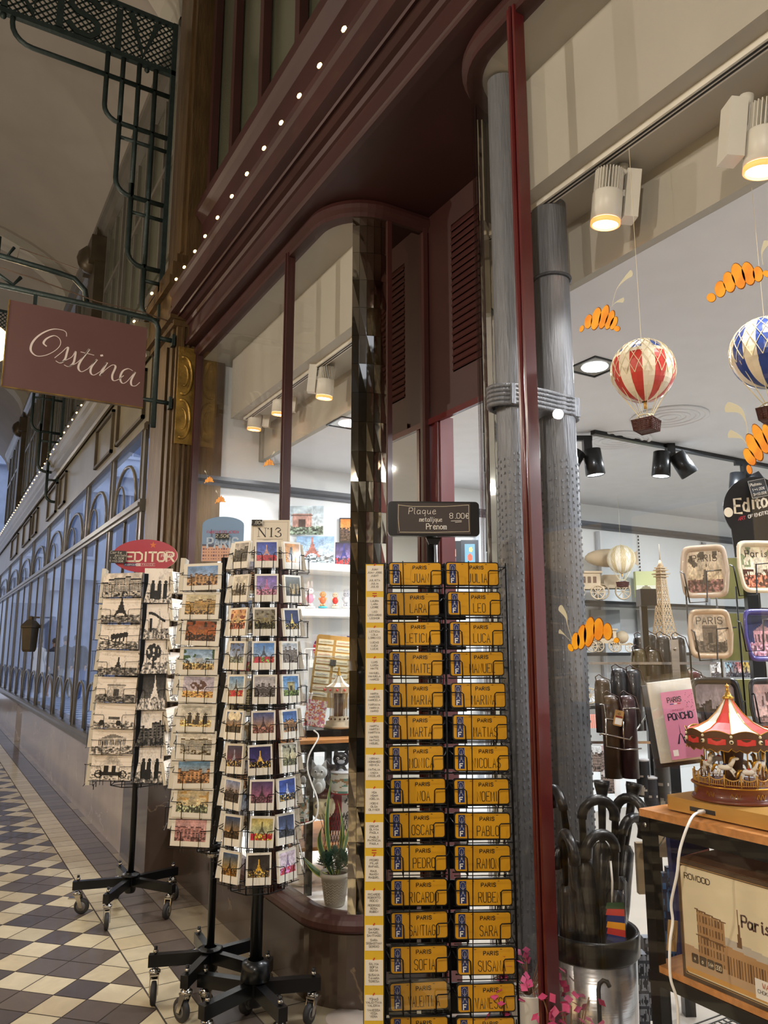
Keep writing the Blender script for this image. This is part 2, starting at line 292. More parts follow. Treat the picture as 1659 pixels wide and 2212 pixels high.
# ------------------------------------------------------------------ picture functions
def H3(c): c = c.lstrip('#'); return np.array([int(c[i:i+2], 16)/255 for i in (0, 2, 4)])
def vnoise(U, V, rs, fx, fy):
    g = rs.rand(int(fy)+2, int(fx)+2); x = U*fx; y = V*fy; i = x.astype(int); j = y.astype(int); a = x-i; b = y-j
    a = a*a*(3-2*a); b = b*b*(3-2*b)
    return (g[j, i]*(1-a)+g[j, i+1]*a)*(1-b)+(g[j+1, i]*(1-a)+g[j+1, i+1]*a)*b
def put(I, m, c, k=1.): m = (np.clip(m, 0, 1)*k)[..., None]; return I*(1-m)+np.asarray(c)*m
def tower_mask(U, V, cx, b, h, w_, asp=1.):
    t = (V-b)/h; hw = w_*(.04+.46*np.clip(1-t, 0, 1)**2.3); m = (t > 0) & (t < 1) & (abs(U-cx) < hw)
    arch = (t < .20) & ((U-cx)**2/(w_*.30)**2+(t/.20)**2 < 1); m &= ~arch
    m |= (abs(t-.27) < .02) & (abs(U-cx) < hw*1.25); m |= (abs(t-.5) < .013) & (abs(U-cx) < hw*1.3)
    return m
def pic(kind, top='#9fb4c8', bot='#e0d8c8', gnd='#6a6458', fg='#3a352e', cx=.5, bw=False, n=.25, h=.8, border=None, wtower=.5, accent=None):
    def fn(U, V, rs):
        I = H3(bot)+(H3(top)-H3(bot))*(V**.9)[..., None]
        I = I*(1+.5*n*(vnoise(U, V, rs, 5, 4)-.5)[..., None])
        g = H3(gnd); hz = .28
        if kind != 'plain':
            sk = hz+.05*vnoise(U, V*0, rs, 14, 1); I = put(I, V < sk, g); nn = vnoise(U, V, rs, 22, 22); I = put(I, (V < sk) & (nn > .62), g*1.6+.08, .7); I = put(I, (V < sk) & (nn < .3), g*.45, .8)
        if kind == 'tower': I = put(I, tower_mask(U, V, cx, .2, h, wtower), H3(fg))
        if kind == 'towers': I = put(I, tower_mask(U, V, cx, .1, h, wtower), H3(fg)); I = put(I, (vnoise(U, V, rs, 9, 9) > .66) & (V > .6), H3(fg)*.6, .8)
        if kind == 'street' or kind == 'city':
            k = 7 if kind == 'street' else 12; hh = rs.rand(k+2)*.25+(.55 if kind == 'street' else .38); i = (U*k).astype(int); b = hh[i]
            wl = H3(fg); I = put(I, V < b, wl*1.); I = put(I, (V < b+.06) & (V >= b), H3(gnd)*.7)
            I = put(I, (V < b-.04) & (V > .2) & ((U*k*3) % 1 > .45) & ((V*13) % 1 > .45), wl*.35)
            I = put(I, (V < .2) & (vnoise(U, V, rs, 18, 14) > .5), g*.6)
        if kind == 'arch': 
            m = (abs(U-.5) < .22) & (V > .25) & (V < .72); a = (abs(U-.5) < .07) & (V < .52); I = put(I, m & ~a, H3(fg)); I = put(I, (abs(U-.5) < .24) & (abs(V-.66) < .02), H3(fg)*.6); I = put(I, a & (V > .25), H3(fg)*.4)
        if kind == 'opera':
            m = (abs(U-.5) < .33) & (V > .28) & (V < .62); I = put(I, m, H3(fg)); I = put(I, m & ((U*22) % 1 > .55) & (V < .54) & (V > .33), H3(fg)*.4); I = put(I, (V > .62) & (V < .62+.16*(1-abs(U-.5)/.3)), H3(fg)*.7)
        if kind == 'garden':
            I = put(I, (V > .5) & (vnoise(U, V, rs, 8, 8)*(.6+abs(U-.5)) > .52), H3(fg)); I = put(I, (V < .45) & (vnoise(U, V, rs, 26, 12) > .6), H3(gnd)*.5)
            I = put(I, (abs(U-.5) < .13) & (V > .35) & (V < .6), H3(bot)*.8); I = put(I, ((U-.5)**2/.012+(V-.6)**2/.02 < 1) & (V > .58), H3(top)*.7+.15)
        if kind == 'car':
            I = put(I, (abs(U-.42) < .36) & (V > .2) & (V < .36), H3('#d8d8d8')); I = put(I, (abs(U-.5) < .15) & (V > .34) & (V < .46), H3('#555555'))
            for q in (.2, .62): I = put(I, (U-q)**2+((V-.2)*.65)**2 < .005, H3('#222222'))
        if kind == 'moto':
            I = put(I, tower_mask(U, V, .5, .4, 1.0, .9), H3('#a8a8a8'), .7)
            for q in (.2, .8): I = put(I, ((U-q)**2+((V-.22)*.65)**2 < .010) & ((U-q)**2+((V-.22)*.65)**2 > .005), H3('#1c1c1c'))
            I = put(I, (abs(U-.5) < .28) & (V > .16) & (V < .3), H3('#1c1c1c'))
            for q in (.38, .56): I = put(I, (abs(U-q) < .05) & (V > .28) & (V < .55), H3('#262626'))
        if kind == 'horse':
            for q in range(4): I = put(I, ((U-.35-q*.1)**2/.006+(V-.5-q*.03)**2/.012 < 1), H3('#1a1a1a')); I = put(I, (abs(U-.32-q*.1) < .012) & (V > .3) & (V < .5), H3('#1a1a1a'))
            I = put(I, (abs(V-.25+.35*(U-.5)) < .02), H3('#2a2a2a'))
        if kind == 'people':
            for q in range(3): x = .28+.24*q+.05*rs.rand(); I = put(I, (abs(U-x) < .07) & (V > .12) & (V < .55), H3(fg)*(.6+.5*rs.rand())); I = put(I, (U-x)**2+((V-.6))**2 < .003, H3(fg)*.8)
            I = put(I, (abs(U-.5) < .1) & (V < .35) & (V > .1), H3(fg))
        if kind == 'leap': 
            d = abs(V-.62-.12*np.sin(U*5)); I = put(I, (d < .04) & (U > .25) & (U < .85), H3('#1a1a1a')); I = put(I, (abs(U-.35) < .05) & (V > .2) & (V < .6), H3('#1a1a1a')); I = put(I, tower_mask(U, V, .65, .2, .6, .3), H3('#8a8a8a'), .6)
        if kind == 'cat': 
            I = put(I, ((U-.4)**2/.02+(V-.38)**2/.1 < 1) | ((U-.42)**2/.008+(V-.72)**2/.012 < 1), H3('#15130f'))
        if kind == 'night': I = put(I, tower_mask(U, V, cx, .2, h, wtower), H3(fg)); I = put(I, (V < .3) & (vnoise(U, V, rs, 30, 20) > .72), H3('#ffcf70'))
        if kind == 'hearts': I = put(I, ((U-.3)**2+(V-.8)**2 < .05) | ((U-.7)**2+(V-.8)**2 < .05), H3('#e8d8b8')); I = put(I, tower_mask(U, V, .5, .25, .4, .25), H3(fg))
        if kind == 'flowers': I = put(I, tower_mask(U, V, cx, .25, h, wtower), H3(fg)); I = put(I, (V < .3) & (vnoise(U, V, rs, 14, 8) > .45), H3(accent or '#c03040'))
        if kind == 'tree': I = put(I, ((U-.5)**2/.07+(V-.6)**2/.06 < 1) & (vnoise(U, V, rs, 12, 12) > .35), H3(fg)); I = put(I, (abs(U-.5) < .03) & (V > .15) & (V < .5), H3(fg)*.6)
        if kind != 'plain': I = I*(1+(.5*(vnoise(U, V, rs, 34, 26)-.5)*np.clip(1.25-V, .15, 1)+.25*(vnoise(U, V, rs, 9, 7)-.5)*(n > .15))[..., None])
        I = np.clip(I, 0, 1)
        if bw: gch = I.mean(-1); gch = np.clip((gch-.45)*1.35+.45, .04, .97); I = gch[..., None]*np.array([1.0, .95, .89])
        return np.clip(I, 0, 1)
    return fn
# ================================================================== SETTING
rnd = random.Random(5)
# ---- tiled passage floor
def clip_x(poly, xm):
    out = []
    for i in range(len(poly)):
        a = poly[i-1]; b = poly[i]; ia = a[0] <= xm; ib = b[0] <= xm
        if ia != ib: t = (xm-a[0])/(b[0]-a[0]); out.append((xm, a[1]+(b[1]-a[1])*t))
        if ib: out.append(b)
    return out
fl = MB(); fl.mat(TILE)
S = .1531; X0, Y0 = .6585, 3.849; E = .875; gr = .0028
LIGHT = [lc(c) for c in ('#cdbf9f', '#d6c9ab', '#c9b998', '#d2c4a4')]; DARK = [lc(c) for c in ('#5d524a', '#6a5d53', '#544a45', '#635850')]
def tile(poly, col):
    if len(poly) > 2: n = len(poly); fl.add([(x, y, 0) for x, y in poly], [tuple(range(n))], col=col)
r2 = math.sqrt(.5)
for i in range(-75, 75):
    for j in range(-75, 150):
        ac, bc = i+.5, j+.5
        cx, cy = X0+(ac-bc)*S*r2, Y0+(ac+bc)*S*r2
        if cx < -3.6 or cx > E+.12 or cy < -1 or cy > 19: continue
        am = (ac+1.5) % 3-1.5; bm = (bc+1.5) % 3-1.5
        dark = (abs(am) < 1) == (abs(bm) < 1)
        q = S/2-gr; pts = [(cx+(a-b)*r2, cy+(a+b)*r2) for a, b in ((-q, -q), (q, -q), (q, q), (-q, q))]
        c = rnd.choice(DARK if dark else LIGHT); k = .92+.16*rnd.random(); tile(clip_x(pts, E-.004), tuple(x*k for x in c))
y = -1.
while y < 24:
    for x0, x1, L in ((E+.003, 1.018, LIGHT), (1.024, 1.178, DARK)):
        k = .93+.14*rnd.random(); tile([(x0, y), (x1, y), (x1, y+.147), (x0, y+.147)], tuple(v*k for v in rnd.choice(L)))
    y += .152
STN = [lc(c) for c in ('#8d8069', '#85776b', '#978a74', '#7a6e62')]
y = -1.
while y < 24:
    tile([(1.184, y), (1.42 if y < 1.4 or y > 3 else 1.95, y), (1.42 if y < 1.4 or y > 3 else 1.95, y+.325), (1.184, y+.325)], rnd.choice(STN)); y += .331
fo = fl.build('floor'); struct(fo)
g = MB().mat(mat('grout', '#4a423b', .8)); g.box(-6, 1.95, -4, 24, -.06, -.0015); struct(g.build('floor'))
t = TILE.node_tree; b = t.nodes['Principled BSDF']; n = t.nodes.new('ShaderNodeTexNoise'); n.inputs['Scale'].default_value = 9; n.inputs['Detail'].default_value = 6; n.inputs['Distortion'].default_value = 1.5
tc = t.nodes.new('ShaderNodeTexCoord'); t.links.new(tc.outputs['Object'], n.inputs['Vector']); mr = t.nodes.new('ShaderNodeMapRange'); mr.inputs[3].default_value = .80; mr.inputs[4].default_value = 1.14; t.links.new(n.outputs['Fac'], mr.inputs[0])
mm = t.nodes.new('ShaderNodeMix'); mm.data_type = 'RGBA'; mm.blend_type = 'MULTIPLY'; mm.inputs[0].default_value = 1; a = [x for x in t.nodes if x.type == 'ATTRIBUTE'][0]
t.links.new(a.outputs['Color'], mm.inputs[6]); t.links.new(mr.outputs[0], mm.inputs[7]); t.links.new(mm.outputs[2], b.inputs['Base Color'])
# ---- shop front line: two runs with curved corners either side of the door recess
ARC1 = arc(1.66, 1.72, .26, 180, 90, 12); ARC2 = arc(1.65, 3.03, .25, 270, 180, 12)
S1 = [(1.40, -1.5)]+ARC1+[(1.87, 1.98)]; S2 = [(1.87, 2.78)]+ARC2+[(1.40, 4.88)]
def run(prof, path, m, name): return struct(MB().mat(m).sweep(prof, path).build(name))
for p in (S1, S2):
    run([(.012, 0), (.012, .262), (.0, .27), (-.12, .27), (-.12, 0)], p, 'brown_marble', 'wall_shop_plinth')
    run([(.018, .27), (.026, .28), (.026, .30), (.018, .315), (.006, .33), (-.03, .335), (-.06, .33), (-.06, .27)], p, 'red_paint', 'trim_1')
    run([(.014, 3.29), (.014, 3.31), (.03, 3.325), (.03, 3.345), (.018, 3.37), (-.04, 3.37), (-.04, 3.29)], p, 'maroon_dark', 'trim_2')
# glass of the two bays
def glass_run(path, z0, z1, name, th=.006, m=GLASS): return struct(MB().mat(m).sweep([(0, z0), (0, z1), (-th, z1), (-th, z0)], path, smooth=False).build(name))
glass_run([(1.40, -1.5)]+ARC1[:8], .33, 3.3, 'window_1'); glass_run(ARC2[5:]+[(1.40, 4.86)], .33, 3.3, 'window_2')
# faceted mirror columns at the recess corners
def mirror_col(A, name, out):
    mb = MB().mat('mirror_tile'); rr = random.Random(3); N = len(A)-1; z = .335
    while z < 3.29:
        z1 = min(3.29, z+.1325)
        for i in range(N):
            (xa, ya), (xb, yb) = A[i], A[i+1]; d = rr.uniform(-.0012, .0012); e = rr.uniform(-.0012, .0012)
            nx, ny = (xa+xb)/2-out[0], (ya+yb)/2-out[1]; l = math.hypot(nx, ny); nx /= l; ny /= l; g_ = .0006
            ux, uy = (xb-xa), (yb-ya); L = math.hypot(ux, uy); ux /= L; uy /= L
            o = lambda k: (nx*(.004+k), ny*(.004+k))
            vs = [(xa+ux*g_+o(d)[0], ya+uy*g_+o(d)[1], z), (xb-ux*g_+o(-d)[0], yb-uy*g_+o(-d)[1], z), (xb-ux*g_+o(e)[0], yb-uy*g_+o(e)[1], z1-.0012), (xa+ux*g_+o(-e)[0], ya+uy*g_+o(-e)[1], z1-.0012)]
            mb.add(vs, [(0, 1, 2, 3)])
            mb.add([(xa, ya, z), (xb, yb, z), (xb, yb, z1), (xa, ya, z1)], [(0, 1, 2, 3)])
        z = z1
    return struct(mb.build(name))
mirror_col([ARC2[i] for i in range(0, 6)], 'trim_3', (1.65, 3.03)); mirror_col([ARC1[i] for i in range(8, 13)], 'trim_3', (1.66, 1.72))
# slim white back of mirror columns, seen from inside
# mirror pane and clear side pane of the recess
struct(MB().mat('mirror').box(1.665, 1.84, 2.784, 2.79, .335, 3.29).build('window_3'))
struct(MB().mat(GLASS).box(1.68, 1.85, 1.968, 1.974, .335, 3.29).build('window_4'))
fr = MB().mat('red_paint')
for y in (2.772, 1.962):
    fr.box(1.645, 1.668, y-.004, y+.024, .3, 3.31); fr.box(1.838, 1.862, y-.008, y+.028, .0, 3.34)
struct(fr.build('trim_4'))
# mullions
for y, x in ((3.315, 1.392), (1.575, 1.392), (4.835, 1.392), (-.25, 1.392)):
    q = MB().mat('red_paint' if y > 2 else 'red_bright'); q.box(x-.006, x+.03, y-.012, y+.012, .31, 3.31); q.box(x-.014, x-.005, y-.017, y-.008, .31, 3.31); q.box(x-.014, x-.005, y+.008, y+.017, .31, 3.31); q.cyl((x-.014, y, .31), (x-.014, y, 3.31), .0055, 6)
    struct(q.build('trim_5'))
# door wall: transom panel with louvres, posts
d = MB().mat('maroon_dark'); xw = 1.87
d.box(xw, xw+.05, 1.98, 2.13, 2.37, 3.37); d.box(xw, xw+.05, 2.585, 2.78, 2.37, 3.37); d.box(xw, xw+.05, 2.13, 2.585, 2.37, 2.54); d.box(xw, xw+.05, 2.13, 2.585, 3.24, 3.37)
d.box(xw-.012, xw, 2.10, 2.62, 2.37, 2.40); d.box(xw+.04, xw+.05, 2.13, 2.585, 2.54, 3.24)
struct(d.build('wall_door_transom'))
lv = MB().mat('red_paint'); z = 2.55
while z < 3.22:
    lv.add([(xw-.006, 2.13, z), (xw-.006, 2.585, z), (xw+.010, 2.585, z+.036), (xw+.010, 2.13, z+.036), (xw-.001, 2.13, z-.004), (xw-.001, 2.585, z-.004), (xw+.015, 2.585, z+.033), (xw+.015, 2.13, z+.033)], [(0, 1, 2, 3), (7, 6, 5, 4), (0, 4, 5, 1), (2, 6, 7, 3)]); z += .033
struct(lv.build('trim_6'))
dp = MB().mat('red_bright'); dp.box(xw, xw+.07, 2.69, 2.78, 0, 2.37); dp.box(xw-.01, xw+.0, 2.70, 2.72, 0, 2.37); dp.box(xw, xw+.07, 1.98, 2.02, 0, 2.37); dp.box(xw-.015, xw, 1.98, 2.78, 2.345, 2.372); struct(dp.build('door_1'))
# recess soffit
struct(MB().mat('maroon_dark').box(1.34, 1.92, 1.7, 3.1, 3.372, 3.40).build('ceiling'))
# fascia and cornice over the shop
PR = [(0, 3.37), (.06, 3.37), (.085, 3.372), (.088, 3.385), (.08, 3.39), (.088, 3.40), (.08, 3.415), (.068, 3.42), (.068, 3.515), (.08, 3.52), (.088, 3.54), (.11, 3.545), (.135, 3.56), (.15, 3.555), (.155, 3.565), (.20, 3.57), (.20, 3.60), (.19, 3.605), (.185, 3.70), (.20, 3.715), (.205, 3.74), (0, 3.76)]
run(PR, [(1.40, -1.5), (1.40, 4.92)], 'maroon_dark', 'trim_7')
run([(-.03, 3.74), (.0, 3.74), (.0, 4.30), (.03, 4.34), (.05, 4.36), (.05, 4.40), (.02, 4.42), (.02, 4.50), (-.03, 4.52)], [(1.40, -1.5), (1.40, 4.92)], 'maroon_dark', 'wall_shop_upper')
up = MB().mat('maroon_dark')
for y in (4.82, 4.36, 3.84, 3.3, 2.7): up.box(1.40, 1.45, y-.03, y+.03, 4.5, 6.4)
struct(up.build('trim_8')); struct(MB().mat('green_glass').box(1.46, 1.47, -1.5, 4.92, 4.5, 6.4).build('window_5'))
# ---- pilaster between the two shops
pl = MB().mat('bronze')
pl.box(1.26, 1.60, 4.90, 5.52, .72, 3.55); pl.box(1.245, 1.3, 4.95, 5.02, .74, 3.5); pl.box(1.245, 1.3, 5.40, 5.47, .74, 3.5); pl.box(1.236, 1.3, 5.06, 5.36, .8, 3.4)
for x in (1.29, 1.325, 1.36): pl.box(x, x+.016, 4.882, 4.91, .74, 3.5)
for k, (o, z0, z1) in enumerate(((.02, 3.5, 3.54), (.05, 3.54, 3.62), (.035, 3.62, 3.78), (.07, 3.78, 3.84), (.05, 3.84, 3.95), (.02, 3.95, 4.02))): pl.box(1.25-o, 1.6, 4.90-o*.6, 5.52+o, z0, z1)
pl.box(1.30, 1.6, 4.93, 5.42, 4.0, 6.5); pl.box(1.28, 1.33, 5.0, 5.34, 4.1, 6.3)
struct(pl.build('wall_pilaster'))
pb = MB().mat('brown_marble'); pb.box(1.22, 1.6, 4.88, 5.55, 0, .72); pb.mat('bronze_dark').box(1.20, 1.6, 4.87, 5.57, .64, .75); struct(pb.build('wall_pilaster_base'))
sc = MB().mat('gilt')      # gilded scroll on the near face of the pilaster
for k in range(2):
    z0 = 2.85+k*.30; sc.tube([(1.31+.055*math.cos(a), 4.872, z0+.13*math.sin(a)) for a in np.linspace(-1.9, 1.9, 16)], .011, 6)
    sc.tube([(1.31+.030*math.cos(a), 4.874, z0+.07*math.sin(a)) for a in np.linspace(-1.6, 1.6, 12)], .008, 6)
sc.box(1.27, 1.385, 4.875, 4.885, 2.68, 3.35); struct(sc.build('trim_9'))
# ---- the shop front further down the passage (large windows over a marble plinth)
XL = 1.25
q = MB().mat('pale_marble'); q.box(XL-.02, XL+.3, 5.55, 12.2, 0, .56); q.box(XL-.02, XL+.3, 13.0, 22, 0, .56); struct(q.build('wall_right'))
fm = MB().mat('left_frame'); prof = [(0, .56), (.045, .56), (.05, .60), (.03, .61), (.03, .64), (-.04, .65), (-.04, .56)]
fm.sweep(prof, [(XL, 5.55), (XL, 22)])
fm.sweep([(.02, 2.33), (.03, 2.335), (.03, 2.36), (.045, 2.365), (.045, 2.39), (.03, 2.395), (.03, 2.42), (-.04, 2.42), (-.04, 2.33)], [(XL, 5.55), (XL, 22)])
struct(fm.build('trim_10'))
pn = MB().mat('left_panel'); pn.box(XL, XL+.1, 5.55, 22, 2.98, 3.60)
pn.sweep([(0, 2.94), (.03, 2.945), (.03, 2.98), (.015, 3.0), (0, 3.0)], [(XL, 5.55), (XL, 22)])
pn.sweep([(0, 3.50), (.02, 3.50), (.03, 3.53), (.07, 3.56), (.07, 3.62), (.09, 3.64), (.10, 3.70), (.12, 3.72), (.12, 3.75), (0, 3.77)], [(XL-.02, 5.55), (XL-.02, 22)])
struct(pn.build('wall_right_fascia'))
pf = MB().mat('left_dark')
for k, (a, b_) in enumerate(((5.68, 6.66), (6.86, 7.66), (9.6, 10.1), (10.35, 11.2), (12.4, 13.0), (13.3, 14.4), (15.4, 16.6))):
    for y0, y1, z0, z1 in ((a, b_, 3.06, 3.085), (a, b_, 3.43, 3.455), (a, a+.03, 3.06, 3.455), (b_-.03, b_, 3.06, 3.455)): pf.box(XL-.025, XL, y0, y1, z0, z1)
struct(pf.build('trim_11'))
YM = [5.60, 6.72, 7.95, 9.35, 10.9, 12.6, 14.5, 16.6, 19.0, 21.8]
mu = MB()
for i, y in enumerate(YM):
    mu.mat('left_frame').box(XL-.014, XL+.012, y-.04, y+.04, .60, 2.98); mu.mat('left_dark').box(XL-.02, XL+.016, y+.035, y+.06, .63, 2.95)
    if i < len(YM)-1:
        m_ = (y+YM[i+1])/2; mu.mat('left_dark').box(XL-.008, XL+.012, m_-.012, m_+.012, .62, 2.35)
struct(mu.build('trim_12'))
ar = MB().mat('left_frame')
for i in range(len(YM)-1):
    a, b_ = YM[i]+.06, YM[i+1]-.06; m_ = (a+b_)/2
    for c, hw in (((a+m_)/2, (m_-a)/2-.03), ((m_+b_)/2, (b_-m_)/2-.03)):
        ar.tube([(XL-.01, c+hw*math.cos(t), .66+.40*max(0, math.sin(t))**.75+(.0)) for t in np.linspace(0, PI, 15)], .013, 5)
    ar.tube([(XL-.01, m_+(b_-m_-.12)*math.cos(t), 2.43+.34*max(0, math.sin(t))**.8) for t in np.linspace(0, PI, 17)], .015, 5)
    ar.tube([(XL-.01, m_+(b_-m_-.12)*.45*math.cos(t)+.2, 2.43+.22*max(0, math.sin(t))**.8) for t in np.linspace(0, PI, 13)], .009, 5)
struct(ar.build('trim_13'))
for i in range(len(YM)-1):
    struct(MB().mat(GLASSF).box(XL+.0, XL+.006, YM[i], YM[i+1], .62, 2.97).build('window_%d' % (6+i)))
# upper storey beyond the pilaster
uf = MB().mat('upper_grey'); uf.box(1.42, 1.6, 5.5, 22, 3.7, 6.6)
uf.mat('left_frame'); uf.sweep([(0, 6.2), (.06, 6.22), (.09, 6.30), (.12, 6.34), (.12, 6.42), (0, 6.44)], [(1.42, 5.5), (1.42, 22)]); uf.sweep([(0, 4.28), (.05, 4.29), (.05, 4.38), (0, 4.40)], [(1.42, 5.5), (1.42, 22)])
struct(uf.build('wall_right_upper'))
uw = MB()
for i in range(15):
    y = 5.75+i*1.05
    if i % 4 == 3:
        uw.mat('bronze_dark').box(1.30, 1.44, y+.1, y+.55, 3.8, 6.35); uw.box(1.24, 1.44, y+.04, y+.61, 5.9, 6.2); uw.ball((1.28, y+.32, 6.0), .16, 10, 1, .9, 1.1); continue
    uw.mat('far_glass' if 0 else 'green_glass').box(1.40, 1.43, y, y+.8, 4.5, 6.1)
    uw.mat('left_frame').box(1.38, 1.43, y+.38, y+.42, 4.5, 6.1); uw.box(1.37, 1.43, y-.05, y, 4.45, 6.15); uw.box(1.37, 1.43, y+.8, y+.85, 4.45, 6.15); uw.box(1.37, 1.43, y, y+.8, 5.35, 5.4)
struct(uw.build('window_20'))
# vaulted ceiling
vt = MB().mat('vault'); prof = [(-1.2+2.72*math.cos(a), 6.38+1.15*math.sin(a)) for a in np.linspace(0, PI, 25)]
vs = [(x, y, z) for y in (-7.1, 24) for x, z in prof]; n = len(prof); vt.add(vs, [(i, i+1, n+i+1, n+i) for i in range(n-1)], True)
vs = [(x, y, z+.12) for y in (-7.1, 24) for x, z in prof]; vt.add(vs, [(n+i, n+i+1, i+1, i) for i in range(n-1)], True)
struct(vt.build('ceiling'))
rb = MB().mat('beam_cream')
for y in (5.46, 11.5, 17.5):
    ps = [(-1.2+r*math.cos(a), 6.38+(r-1.57)*math.sin(a) if 0 else 6.38+1.15*(r/2.72)*math.sin(a)) for r in (2.72, 2.5) for a in np.linspace(0, PI, 25)]
    vs = [(x, yy, z) for yy in (y, y+.4) for x, z in ps]; N = 2*25
    fs = []
    for i in range(24):
        fs += [(25+i, 25+i+1, N+25+i+1, N+25+i), (i, i+1, 25+i+1, 25+i), (N+25+i, N+25+i+1, N+i+1, N+i)]
    rb.add(vs, fs)
struct(rb.build('trim_14'))
# ---- shop interior shell
cm = 'shop_ceil'
i1 = MB().mat('beam_cream')
for a, b_ in ((-1.5, 1.95), (2.80, 4.95)):
    i1.box(1.62, 1.885, a, b_ if a < 0 else 4.80, 2.88, 3.30)   # boxed bulkhead
i1.zprism([(1.41, -1.5), (1.9, -1.5), (1.9, 1.96), (1.66, 1.965)]+[(1.66-.245*math.cos(a), 1.72+.245*math.sin(a)) for a in np.linspace(PI/2, 0, 9)][1:], 3.30, 3.35)
i1.zprism([(1.9, 2.80), (1.9, 4.95), (1.41, 4.95), (1.41, 3.03)]+[(1.65-.235*math.cos(a), 3.03-.235*math.sin(a)) for a in np.linspace(0, PI/2, 9)][1:], 3.30, 3.35)
struct(i1.build('ceiling'))
struct(MB().mat(cm).box(1.921, 8.3, -1.6, 5.0, 2.645, 2.70).build('ceiling')); struct(MB().mat('beam_cream').box(1.885, 1.92, -1.6, 1.98, 2.645, 3.3).build('wall_bulkhead')); struct(MB().mat('beam_cream').box(1.885, 1.92, 2.78, 4.95, 2.645, 3.3).build('wall_bulkhead'))
struct(MB().mat('shop_wall').box(1.42, 8.3, 4.95, 5.05, 0, 3.34).build('wall_back'))
struct(MB().mat('shop_wall').box(8.2, 8.3, -1.6, 4.95, 0, 2.7).build('wall_east')); struct(MB().mat('shop_wall').box(1.42, 8.3, -1.7, -1.6, 0, 3.3).build('wall_south'))
struct(MB().mat(mat('shop_floor', '#a3998d', .4)).box(1.95, 8.3, -1.6, 4.95, -.06, 0.001).build('floor'))
gm = MB().mat(mat('moulding_grey', '#5a5d63', .5)); gm.sweep([(0, 2.42), (.02, 2.42), (.02, 2.44), (.05, 2.455), (.05, 2.48), (0, 2.49)], [(8.2, 4.95), (2.08, 4.95)]); gm.sweep([(0, 2.43), (.03, 2.43), (.03, 2.45), (.06, 2.465), (.06, 2.49), (0, 2.50)], [(2.1, 4.93), (1.43, 4.93)])
struct(gm.build('trim_15'))
jg = MB().mat('shop_wall').box(1.43, 2.1, 4.93, 4.96, .3, 2.43); struct(jg.build('wall_back'))
# raised window beds
wb = MB().mat('white_paint')
wb.zprism([(1.43, 4.93), (1.43, 3.03)]+[(x+.02*(1.65-x)/.25, y+.02*(3.03-y)/.25) for x, y in ARC2[::-1][1:-2]]+[(1.66, 2.81), (2.12, 2.81), (2.12, 4.93)], .27, .325)
struct(wb.build('floor'))
struct(MB().mat(mat('bed_dark', '#8d8378', .5)).zprism([(1.43, -1.5), (1.43, 1.72), (1.5, 1.88), (1.64, 1.95), (2.3, 1.95), (2.3, -1.5)], .05, .12).build('floor'))
# ---- the street seen through the far windows
st = MB().mat('street'); st.box(1.6, 16, 6, 40, -.03, 0.0)
st.mat('street_stripe')
for k in range(26): st.box(1.7, 10, 12+k*.62, 12.28+k*.62, 0, .004)
struct(st.build('ground'))

# ---- opposite side of the passage (seen in mirrors and glass)
wl = MB().mat('left_dark'); wl.box(-4.0, -3.7, -3, 24, 0, .7); wl.box(-4.0, -3.7, -3, 24, 2.9, 6.5)
for i in range(18): wl.box(-4.0, -3.66, -3+i*1.5, -2.86+i*1.5, .7, 2.9)
struct(wl.build('wall_left'))
struct(MB().mat(mat('reflection_glow', '#e8c890', emit='#ffd8a0', estr=1.1)).box(-4.3, -4.28, -3, 24, .7, 2.9).build('window_21'))  # glowing strip added for warm mirror reflections and ambient light
fb = empty('far_building', (0, 27, 0), label='pale blue-lit stone building across the street, seen through the far windows', cat='building')
m = MB().mat('stone_far'); m.box(1.4, 16, 0, .6, 0, 13)
for z in (3.6, 7.2, 10.6): m.box(1.4, 16, -.25, 0, z, z+.3); m.box(1.4, 16, -.15, 0, z+.3, z+.5)
m.build('facade', fb)
for i in range(8):
    x = 1.9+i*1.5; c = MB().mat('stone_far'); c.cyl((0, 0, .3), (0, 0, 3.2), .17, 12, .15); c.cbox((0, 0, .15), (.5, .5, .3)); c.cbox((0, 0, 3.4), (.46, .46, .4)); c.build('column', fb, (x, -.35, 0))
    for z, h_ in ((4.4, 2.2), (8.0, 2.0)):
        w_ = MB().mat('stone_far'); w_.box(-.5, .5, -.06, 0, -.1, 0); w_.box(-.5, .5, -.1, 0, h_, h_+.15); w_.box(-.5, -.4, -.05, 0, 0, h_); w_.box(.4, .5, -.05, 0, 0, h_); w_.mat('far_glass').box(-.4, .4, -.02, 0, 0, h_); w_.mat('stone_far').box(-.02, .02, -.03, 0, 0, h_); w_.build('window', fb, (x+.7, 0, z))
    if i % 2 == 0: MB().mat('far_glass').box(-.5, .5, -.03, 0, .1, 2.8).build('doorway', fb, (x+.75, 0, 0))
